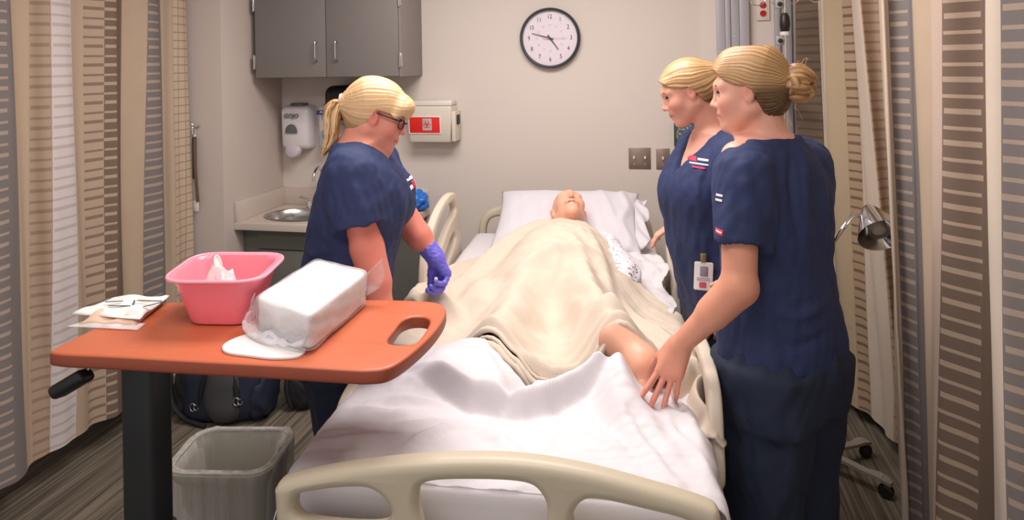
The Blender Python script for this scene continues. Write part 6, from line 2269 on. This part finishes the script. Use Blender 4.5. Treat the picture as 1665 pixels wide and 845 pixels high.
    return root


# ================================================================== middle right: low knot, badge
def person_middle():
    root = thing('person', 'person in navy scrubs with a clipped name badge looking down beside the bed rail', 'person', (0.18, 2.42, 0))
    ang = yaw_of(-0.90, -0.43)
    f = V3(math.cos(ang), math.sin(ang), 0)
    l = V3(-f[1], f[0], 0)          # her left is towards the foot of the bed
    hd = Head((0.090, 2.405, 1.567), yaw_of(-1.0, -0.04), math.radians(-22), 0.86)
    hd.lid = lin((216, 142, 120))
    nb = V3(0.180, 2.425, 1.420)
    lsh, lel, lwr = V3(0.248, 2.275, 1.355), V3(0.285, 2.245, 1.09), V3(0.205, 2.225, 0.915)
    rsh, rel, rwr = V3(0.128, 2.570, 1.355), V3(0.155, 2.64, 1.10), V3(0.09, 2.62, 1.06)
    F = Field((-0.06, 2.05, 0.68), (0.42, 2.80, 1.74), 0.0042)
    hd.build(F)
    hd.ears(F)
    F.op(rc(hd.w(-0.036, 0, -0.055), nb + V3(0.004, 0, -0.01), 0.044, 0.055), 0.022)
    F.op(rc(nb + l * 0.10 - V3(0, 0, 0.035), nb - l * 0.10 - V3(0, 0, 0.035), 0.042, 0.042), 0.05)
    F.op(loft([(1.42, 0.178, 2.425, 0.07, 0.055), (1.37, 0.176, 2.425, 0.14, 0.083), (1.31, 0.165, 2.423, 0.155, 0.11), (1.24, 0.162, 2.42, 0.15, 0.12), (1.10, 0.158, 2.42, 0.13, 0.11), (0.95, 0.175, 2.42, 0.15, 0.11), (0.86, 0.185, 2.42, 0.15, 0.11)], ang), 0.04)
    limb(F, [lsh, lel, lwr], [0.050, 0.041, 0.027], 0.015)
    limb(F, [rsh, rel, rwr], [0.050, 0.041, 0.027], 0.015)
    hand_prims(F, lwr, lwr - lel + V3(-0.04, 0, -0.05), V3(0.3, 0.9, 0), V3(-0.9, 0.2, -0.2), (0.3, 0.35, 0.4, 0.45), 0.05, 0.9)
    hand_prims(F, rwr, V3(-1, -0.1, -0.25), V3(-0.2, 0, -1), V3(0, -1, 0), (0.35, 0.4, 0.4, 0.45), 0.05, 0.9)
    V, Q = F.mesh()
    V = relax(V, Q, 1, 0.4)
    t = hd.tint(V, (232, 170, 148), (205, 105, 105), (222, 120, 110), 0.5)
    skin_obj('body', V, Q, M['skin'], root, t)
    hd.face_parts(root, M['brow'], 0.85)
    F = Field((-0.10, 2.06, 0.78), (0.46, 2.78, 1.48), 0.0055)
    T = [(1.455, 0.190, 2.425, 0.072, 0.058), (1.425, 0.188, 2.425, 0.11, 0.075), (1.385, 0.184, 2.425, 0.160, 0.098), (1.33, 0.172, 2.423, 0.178, 0.128), (1.25, 0.163, 2.42, 0.176, 0.145), (1.15, 0.152, 2.42, 0.164, 0.143), (1.05, 0.156, 2.42, 0.160, 0.138), (0.95, 0.175, 2.42, 0.172, 0.132), (0.87, 0.192, 2.42, 0.18, 0.128), (0.83, 0.198, 2.42, 0.182, 0.128)]
    F.op(loft(T, ang), 0)
    F.op(ell(V3(0.098, 2.335, 1.225), (0.062, 0.065, 0.08)), 0.06)
    F.op(ell(V3(0.058, 2.440, 1.225), (0.062, 0.065, 0.08)), 0.06)
    sleeve(F, lsh + V3(0, 0.008, 0.006), V3(0.272, 2.252, 1.175), 0.068, 0.066, 0.05)
    sleeve(F, rsh + V3(0, -0.008, 0.006), V3(0.140, 2.605, 1.175), 0.068, 0.066, 0.05)
    neck_cut(F, nb + V3(0.005, 0, 0.010), ang, 0.062, 0.150, 0.078, 0.012)
    folds = [([(0.07, 2.31, 1.30), (0.10, 2.285, 1.15), (0.12, 2.275, 0.95)], 0.014, 0.008), ([(0.03, 2.36, 1.20), (0.06, 2.32, 1.05), (0.10, 2.30, 0.90)], 0.014, -0.006), ([(0.12, 2.30, 1.36), (0.09, 2.30, 1.28), (0.06, 2.32, 1.22)], 0.012, 0.006), ([(0.02, 2.42, 1.18), (0.03, 2.38, 1.0), (0.06, 2.34, 0.86)], 0.016, 0.006)]
    top = cloth_obj('scrub_top', F, root, M['scrub'], 201, 0.0036, folds)
    patch_logo('breast_logo', (0.120, 2.29, 1.338), f * 0.35 + l * 0.93 + V3(0, 0, .1), V3(1, 0, -0.12), 0.027, 0.019, top, [('breast_logo', -1, 0.2, -0.25, 1.1, M['logo_red']), ('stitching', -0.15, 0.45, 1.0, 0.85, M['logo_white']), ('stitching', -1, -0.25, 1, 0.0, M['logo_white']), ('stitching', -0.8, -0.9, 0.7, -0.6, M['logo_red'])])
    # name badge clipped at the hem
    bdg_n = V3(-0.15, -0.99, 0)
    bc_ = V3(0.125, 2.236, 0.985)
    rr_ = V3(0.99, -0.15, 0)
    bm_ = frame(Vector(bc_), rr_, (0.05, 0, 1), np.cross(rr_, V3(0.05, 0, 1)))
    bdg = plate('name_badge', rrect(-0.029, -0.045, 0.029, 0.045, 0.005, 4), [], 0.0015, 0.0005, bm_, M['paper'], root, label='white name badge with a small photo')
    sgn = 1 if np.cross(rr_, V3(0.05, 0, 1)) @ bdg_n > 0 else -1
    bm_f = bm_ @ Matrix.Translation((0, 0, 0.0022 * sgn))
    plate('photo', rrect(-0.011, 0.0, 0.014, 0.032, 0.002, 2), [], 0.0006, 0.0002, bm_f, mat('badge_photo', (150, 135, 150), 0.5), bdg)
    bm = bmesh.new()
    for y in (-0.006, -0.012):
        box_bm(bm, (-0.02, y - 0.0015, -0.0005), (0.02, y + 0.0015, 0.0005), 0, bm_f)
    link('print_line', bm_mesh(bm, False), M['ink_grey'], bdg)
    plate('emblem', rrect(-0.012, -0.037, 0.010, -0.018, 0.003, 3), [], 0.0006, 0.0002, bm_f, mat('badge_red', (222, 90, 120), 0.5), bdg)
    box('clip', tuple(bc_ + V3(-0.008, -0.004, 0.044)), tuple(bc_ + V3(0.010, 0.006, 0.072)), mat('brass_clip', (150, 135, 95), 0.4, 0.6), bdg, 0.002)
    legs_and_shoes(root, (0.20, 2.42), {'legs': [[(0.03, 0.23, 2.33, 0.07, 0.08), (0.45, 0.215, 2.33, 0.082, 0.088), (0.84, 0.20, 2.34, 0.095, 0.118)], [(0.03, 0.23, 2.53, 0.07, 0.08), (0.45, 0.215, 2.52, 0.082, 0.088), (0.84, 0.20, 2.50, 0.095, 0.118)]],
                                        'seat': [(0.74, 0.205, 2.42, 0.165, 0.122), (0.85, 0.20, 2.42, 0.17, 0.122), (0.96, 0.178, 2.42, 0.155, 0.115)]}, ang, seed=211)

    def extra(Fh):
        Fh.op(hd.rc((-0.06, 0, 0.02), (-0.115, 0, 0.035), 0.066, 0.030), 0.04)
        Fh.op(hd.rc((-0.08, 0, -0.03), (-0.115, 0, 0.01), 0.05, 0.03), 0.04)
    V, Q = hair_cap(hd, [(-0.2, -0.085), (-0.07, -0.075), (-0.035, -0.03), (-0.012, 0.020), (0.02, 0.022), (0.05, 0.036), (0.075, 0.060), (0.088, 0.078), (0.12, 0.085)], 0.009, extra)
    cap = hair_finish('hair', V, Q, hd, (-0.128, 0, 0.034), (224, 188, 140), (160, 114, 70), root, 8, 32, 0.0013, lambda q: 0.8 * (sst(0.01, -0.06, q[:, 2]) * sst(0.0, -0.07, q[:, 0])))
    c = V3(hd.w(-0.130, 0, 0.035))
    e2 = np.cross(hd.f, hd.l)
    tube('hair_tie', [tuple(c + 0.017 * (math.cos(a) * hd.l + math.sin(a) * e2)) for a in np.linspace(0, 2 * math.pi, 18, endpoint=False)], 0.006, M['black_pl'], cap, 8, closed=True)
    G = Field(hd.w(-0.17, 0, 0.03) - 0.1, hd.w(-0.17, 0, 0.03) + 0.1, 0.0035)
    G.op(hd.ell((-0.165, 0, 0.030), (0.038, 0.042, 0.040)), 0.01)
    G.op(hd.rc((-0.125, 0, 0.034), (-0.16, 0, 0.03), 0.018, 0.025), 0.02)
    V, Q = G.mesh()
    hair_finish('knot', V, Q, hd, (-0.165, 0.0, 0.03), (205, 165, 115), (165, 120, 74), cap, 9, 14, 0.003)
    return root


# ================================================================== right: messy bun, reaching to the sheet
def person_right():
    root = thing('person', 'person in navy scrubs with a messy bun seen from behind, one hand on the sheet', 'person', (0.31, 1.97, 0))
    ang = yaw_of(-0.72, 0.69)
    f = V3(math.cos(ang), math.sin(ang), 0)
    l = V3(-f[1], f[0], 0)
    hd = Head((0.232, 1.957, 1.588), yaw_of(-0.985, 0.17), math.radians(-7), 0.865)
    hd.lid = lin((220, 150, 130))
    nb = V3(0.280, 1.968, 1.452)
    lsh, lel, lwr = V3(0.200, 1.845, 1.375), V3(0.186, 1.778, 1.105), V3(0.040, 1.836, 0.925)
    rsh, rel, rwr = V3(0.415, 2.085, 1.375), V3(0.40, 2.16, 1.11), V3(0.26, 2.20, 0.98)
    F = Field((-0.14, 1.64, 0.70), (0.56, 2.34, 1.78), 0.0042)
    hd.build(F)
    hd.ears(F)
    F.op(rc(hd.w(-0.040, 0, -0.055), nb + V3(0.014, 0, -0.01), 0.045, 0.055), 0.022)
    F.op(rc(nb + l * 0.12 - V3(0, 0, 0.035), nb - l * 0.12 - V3(0, 0, 0.035), 0.042, 0.042), 0.05)
    F.op(loft([(1.45, 0.285, 1.968, 0.07, 0.055), (1.40, 0.292, 1.968, 0.14, 0.075), (1.34, 0.30, 1.97, 0.155, 0.09), (1.25, 0.307, 1.97, 0.15, 0.10), (1.10, 0.312, 1.972, 0.14, 0.10), (0.95, 0.317, 1.973, 0.155, 0.11), (0.86, 0.317, 1.973, 0.16, 0.11)], ang), 0.04)
    limb(F, [lsh, lel, lwr], [0.049, 0.0425, 0.0265], 0.015)
    F.op(rc(lel, lel + (lwr - lel) * 0.42, 0.041, 0.040), 0.02)
    limb(F, [rsh, rel, rwr], [0.049, 0.0425, 0.0265], 0.015)
    tips = hand_prims(F, lwr, V3(-0.36, -0.34, -0.82), V3(0.0, 0.92, -0.38), V3(-1, 0, 0.1),
                      ((-0.12, 0.10, 0.22), (-0.02, 0.14, 0.2), (0.08, 0.2, 0.2), (0.45, 0.6, 0.4)), 0.15, 0.97, -0.0006, (0.75, 0.35, 0.6), flen=1.28)
    hand_prims(F, rwr, rwr - rel, V3(-0.5, -0.5, -0.5), V3(-0.6, -0.4, 0.5), (0.4, 0.45, 0.5, 0.5), 0.05, 0.9)
    V, Q = F.mesh()
    V = relax(V, Q, 1, 0.4)
    t = hd.tint(V, (232, 172, 150), (212, 110, 112), (226, 128, 122), 0.45)
    k = (0.75 * sst(1.30, 1.20, V[:, 2]))[:, None]
    t = t * (1 - k) + np.array(lin((216, 146, 118))[:3]) * k
    hk = (0.7 * sst(0.92, 0.80, V[:, 2]) * (V[:, 0] < 0.12))[:, None]
    t = t * (1 - hk) + np.array(lin((222, 138, 128))[:3]) * hk
    body = skin_obj('body', V, Q, M['skin'], root, t)
    bm = bmesh.new()
    nrm = V3(-0.15, -0.96, 0.10)
    for p, v in tips[:3]:
        nd = nrm - v * (nrm @ v)
        nd /= np.linalg.norm(nd)
        sd = np.cross(v, nd)
        bmesh.ops.create_icosphere(bm, subdivisions=2, radius=1, matrix=frame(Vector(p + nd * 0.0048), v, sd, nd) @ Matrix.Diagonal((0.0075, 0.0052, 0.002, 1)))
    link('fingernail', bm_mesh(bm), mat('fingernail', (238, 182, 178), 0.3), body)['kind'] = 'stuff'
    hd.face_parts(root, M['brow'], 0.85)
    F = Field((0.02, 1.66, 0.84), (0.58, 2.30, 1.52), 0.0055)
    T = [(1.462, 0.287, 1.968, 0.092, 0.066), (1.447, 0.287, 1.968, 0.110, 0.078), (1.42, 0.292, 1.969, 0.150, 0.092), (1.37, 0.297, 1.97, 0.182, 0.108), (1.30, 0.303, 1.971, 0.183, 0.118), (1.22, 0.307, 1.972, 0.178, 0.122), (1.12, 0.306, 1.972, 0.167, 0.122), (1.02, 0.311, 1.973, 0.176, 0.132), (0.93, 0.316, 1.973, 0.186, 0.142), (0.87, 0.317, 1.973, 0.190, 0.146)]
    F.op(loft(T, ang), 0)
    sleeve(F, lsh + V3(0.005, 0.005, 0.006), V3(0.190, 1.805, 1.205), 0.066, 0.060, 0.05)
    sleeve(F, rsh + V3(-0.005, -0.005, 0.006), V3(0.410, 2.12, 1.205), 0.066, 0.060, 0.05)
    neck_cut(F, nb + V3(0.0, 0, 0.005), ang, 0.064, 0.08, 0.045, 0.0)
    folds = [([(0.36, 1.93, 1.44), (0.365, 1.88, 1.36), (0.37, 1.86, 1.25)], 0.013, 0.010), ([(0.335, 1.90, 1.44), (0.33, 1.85, 1.36), (0.335, 1.84, 1.22)], 0.012, -0.009), ([(0.25, 1.83, 1.42), (0.245, 1.80, 1.34), (0.23, 1.79, 1.25)], 0.012, 0.006),
             ([(0.42, 1.95, 1.40), (0.43, 1.93, 1.28), (0.42, 1.91, 1.15)], 0.014, 0.007), ([(0.22, 1.80, 1.30), (0.26, 1.80, 1.20), (0.30, 1.82, 1.10)], 0.014, 0.008), ([(0.25, 1.82, 1.05), (0.33, 1.83, 1.02), (0.42, 1.89, 1.04)], 0.013, 0.007), ([(0.24, 1.82, 0.97), (0.33, 1.82, 0.95), (0.43, 1.88, 0.98)], 0.012, -0.006),
             ([(0.17, 1.83, 1.33), (0.16, 1.80, 1.27), (0.15, 1.79, 1.22)], 0.010, 0.005)]
    top = cloth_obj('scrub_top', F, root, M['scrub'], 301, 0.0034, folds)
    patch_logo('sleeve_tag', (0.140, 1.775, 1.243), V3(-0.55, -0.83, 0), V3(0.83, -0.55, 0), 0.016, 0.007, top, [('sleeve_tag', -1, -1, 1, 1, M['logo_red']), ('stitching', -0.8, -0.2, 0.8, 0.3, M['logo_white'])])
    patch_logo('breast_logo', (0.142, 1.80, 1.325), V3(-0.62, -0.78, 0.1), V3(0.78, -0.62, 0), 0.013, 0.012, top, [('breast_logo', -1, 0.1, 1, 0.6, M['logo_white']), ('stitching', -1, -0.9, 1, -0.4, M['logo_white'])])
    legs_and_shoes(root, (0.31, 1.97), {'legs': [[(0.03, 0.255, 1.905, 0.082, 0.085), (0.30, 0.255, 1.905, 0.084, 0.088), (0.55, 0.255, 1.905, 0.098, 0.105), (0.86, 0.262, 1.92, 0.118, 0.135)], [(0.03, 0.375, 2.045, 0.078, 0.082), (0.30, 0.375, 2.045, 0.080, 0.085), (0.55, 0.372, 2.04, 0.092, 0.10), (0.86, 0.37, 2.025, 0.116, 0.135)]],
                                        'seat': [(0.74, 0.312, 1.97, 0.182, 0.138), (0.84, 0.315, 1.972, 0.186, 0.143), (0.96, 0.315, 1.973, 0.172, 0.132)],
                                        'folds': [([(0.20, 1.83, 0.88), (0.205, 1.81, 0.75), (0.21, 1.81, 0.60)], 0.012, -0.008), ([(0.17, 1.86, 0.80), (0.22, 1.81, 0.76), (0.28, 1.80, 0.77)], 0.012, 0.006), ([(0.33, 1.87, 0.82), (0.33, 1.89, 0.6), (0.325, 1.92, 0.3)], 0.014, -0.010)]}, ang, seed=311, h=0.0075)

    def extra(Fh):
        Fh.op(hd.rc((-0.05, 0, 0.035), (-0.105, 0, 0.012), 0.070, 0.034), 0.04)
        Fh.op(hd.rc((-0.07, 0, -0.03), (-0.095, 0, 0.0), 0.052, 0.04), 0.04)
        Fh.op(hd.rc((0.03, 0, 0.096), (-0.07, 0, 0.085), 0.032, 0.036), 0.06)
    V, Q = hair_cap(hd, [(-0.2, -0.115), (-0.08, -0.100), (-0.045, -0.06), (-0.018, 0.012), (0.0, 0.026), (0.03, 0.026), (0.055, 0.042), (0.075, 0.066), (0.088, 0.085), (0.12, 0.09)], 0.011, extra)
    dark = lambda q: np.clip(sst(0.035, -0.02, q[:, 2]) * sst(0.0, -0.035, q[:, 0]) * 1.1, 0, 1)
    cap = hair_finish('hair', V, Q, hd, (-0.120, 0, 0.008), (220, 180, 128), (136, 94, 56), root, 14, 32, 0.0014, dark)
    # bun of twisted locks
    c = V3(hd.w(-0.154, 0, 0.010))
    lobes = [((-0.111, 0.0, 0.024), (-0.136, 0.018, 0.042), (-0.171, 0.022, 0.034), (-0.191, 0.010, 0.009)), ((-0.111, 0.012, 0.004), (-0.131, 0.042, 0.004), (-0.161, 0.045, -0.011), (-0.186, 0.025, -0.016)),
             ((-0.116, 0.0, -0.016), (-0.136, 0.030, -0.032), (-0.166, 0.022, -0.040), (-0.190, 0.0, -0.022)), ((-0.116, -0.015, 0.014), (-0.136, -0.040, 0.014), (-0.166, -0.038, 0.004), (-0.192, -0.012, -0.004)),
             ((-0.126, -0.01, 0.039), (-0.156, 0.0, 0.050), (-0.188, 0.004, 0.029), (-0.201, 0.0, 0.002)), ((-0.126, 0.030, 0.029), (-0.148, 0.040, 0.024), (-0.171, 0.038, 0.012), (-0.181, 0.036, -0.001)),
             ((-0.121, -0.02, -0.021), (-0.146, -0.025, -0.034), (-0.176, -0.012, -0.028), (-0.196, 0.006, -0.004)), ((-0.126, 0.025, -0.021), (-0.141, 0.044, -0.010), (-0.148, 0.046, 0.014), (-0.136, 0.036, 0.032))]
    for i, lb_ in enumerate(lobes):
        P = cr([tuple(hd.w(*q)) for q in lb_], 7)
        bm = bmesh.new()
        n = len(P)
        rad = [0.0135 * (0.55 + 0.6 * math.sin(math.pi * (0.12 + 0.76 * j / (n - 1)))) for j in range(n)]
        tube_bm(bm, [tuple(p) for p in P], rad, 18)
        V = np.array([v.co[:] for v in bm.verts])
        an = np.tile(np.arange(18) / 18 * 6.283, n)[:len(V)]
        st_ = np.repeat(np.arange(n), 18)[:len(V)]
        ctr_ = P[np.minimum(st_, n - 1)]
        gro = 1 + 0.10 * np.sin(an * 5 + st_ * 0.45 + i) + 0.06 * np.sin(an * 9 - st_ * 0.3)
        V = ctr_ + (V - ctr_) * gro[:, None]
        for v, q in zip(bm.verts, V):
            v.co = q
        me = bm_mesh(bm, angle=80)
        mixv = (0.5 + 0.5 * np.sin(an * 4 + st_ * 0.45 + i * 2))[:, None]
        col = np.array(lin((200, 158, 108))[:3]) * (1 - mixv) + np.array(lin((138, 98, 62))[:3]) * mixv
        at = me.color_attributes.new('tint', 'FLOAT_COLOR', 'POINT')
        at.data.foreach_set('color', np.c_[col, np.ones(len(col))].astype(np.float32).ravel())
        link('bun_lock', me, M['hair'], cap)
    G = Field(c - 0.09, c + 0.09, 0.004)
    G.op(hd.ell((-0.154, 0, 0.006), (0.034, 0.034, 0.036)), 0.01)
    V, Q = G.mesh()
    hair_finish('bun_core', V, Q, hd, (-0.154, 0, 0.006), (150, 108, 68), (112, 80, 52), cap, 15, 16, 0.002)
    # loose wisps
    r = np.random.default_rng(9)
    bm = bmesh.new()
    for i in range(46):
        if i < 22:
            a = r.random() * 6.28
            s0 = V3(-0.158, 0.030 * math.cos(a), 0.008 + 0.034 * math.sin(a))
            s1 = s0 + V3(-0.02 * r.random(), 0.016 * math.cos(a), 0.024 * math.sin(a)) * (0.5 + r.random())
            s2 = s1 + V3(-0.012, 0.006 * r.normal(), 0.010 * r.normal())
        elif i < 36:
            x0 = r.random() * 0.14 - 0.07
            y0 = r.normal() * 0.03
            s0 = V3(x0, y0, 0.123 - abs(x0) * 0.25)
            s1 = s0 + V3(-0.02, 0.004 * r.normal(), 0.008 + 0.004 * r.random())
            s2 = s1 + V3(-0.03, 0.004 * r.normal(), -0.006)
        else:
            s0 = V3(-0.08 + 0.02 * r.normal(), 0.05 * r.normal(), -0.075)
            s1 = s0 + V3(-0.012, 0.004 * r.normal(), -0.02)
            s2 = s1 + V3(-0.006, 0.008 * r.normal(), -0.024)
        tube_bm(bm, [tuple(hd.w(*q)) for q in cr([s0, s1, s2], 4)], 0.0006, 4)
    me = bm_mesh(bm, angle=80)
    at = me.color_attributes.new('tint', 'FLOAT_COLOR', 'POINT')
    at.data.foreach_set('color', np.tile(np.array(lin((205, 168, 125)), np.float32), (len(me.vertices), 1)).ravel())
    link('loose_wisps', me, M['hair'], cap)['kind'] = 'stuff'
    return root


person_left()
person_middle()
person_right()
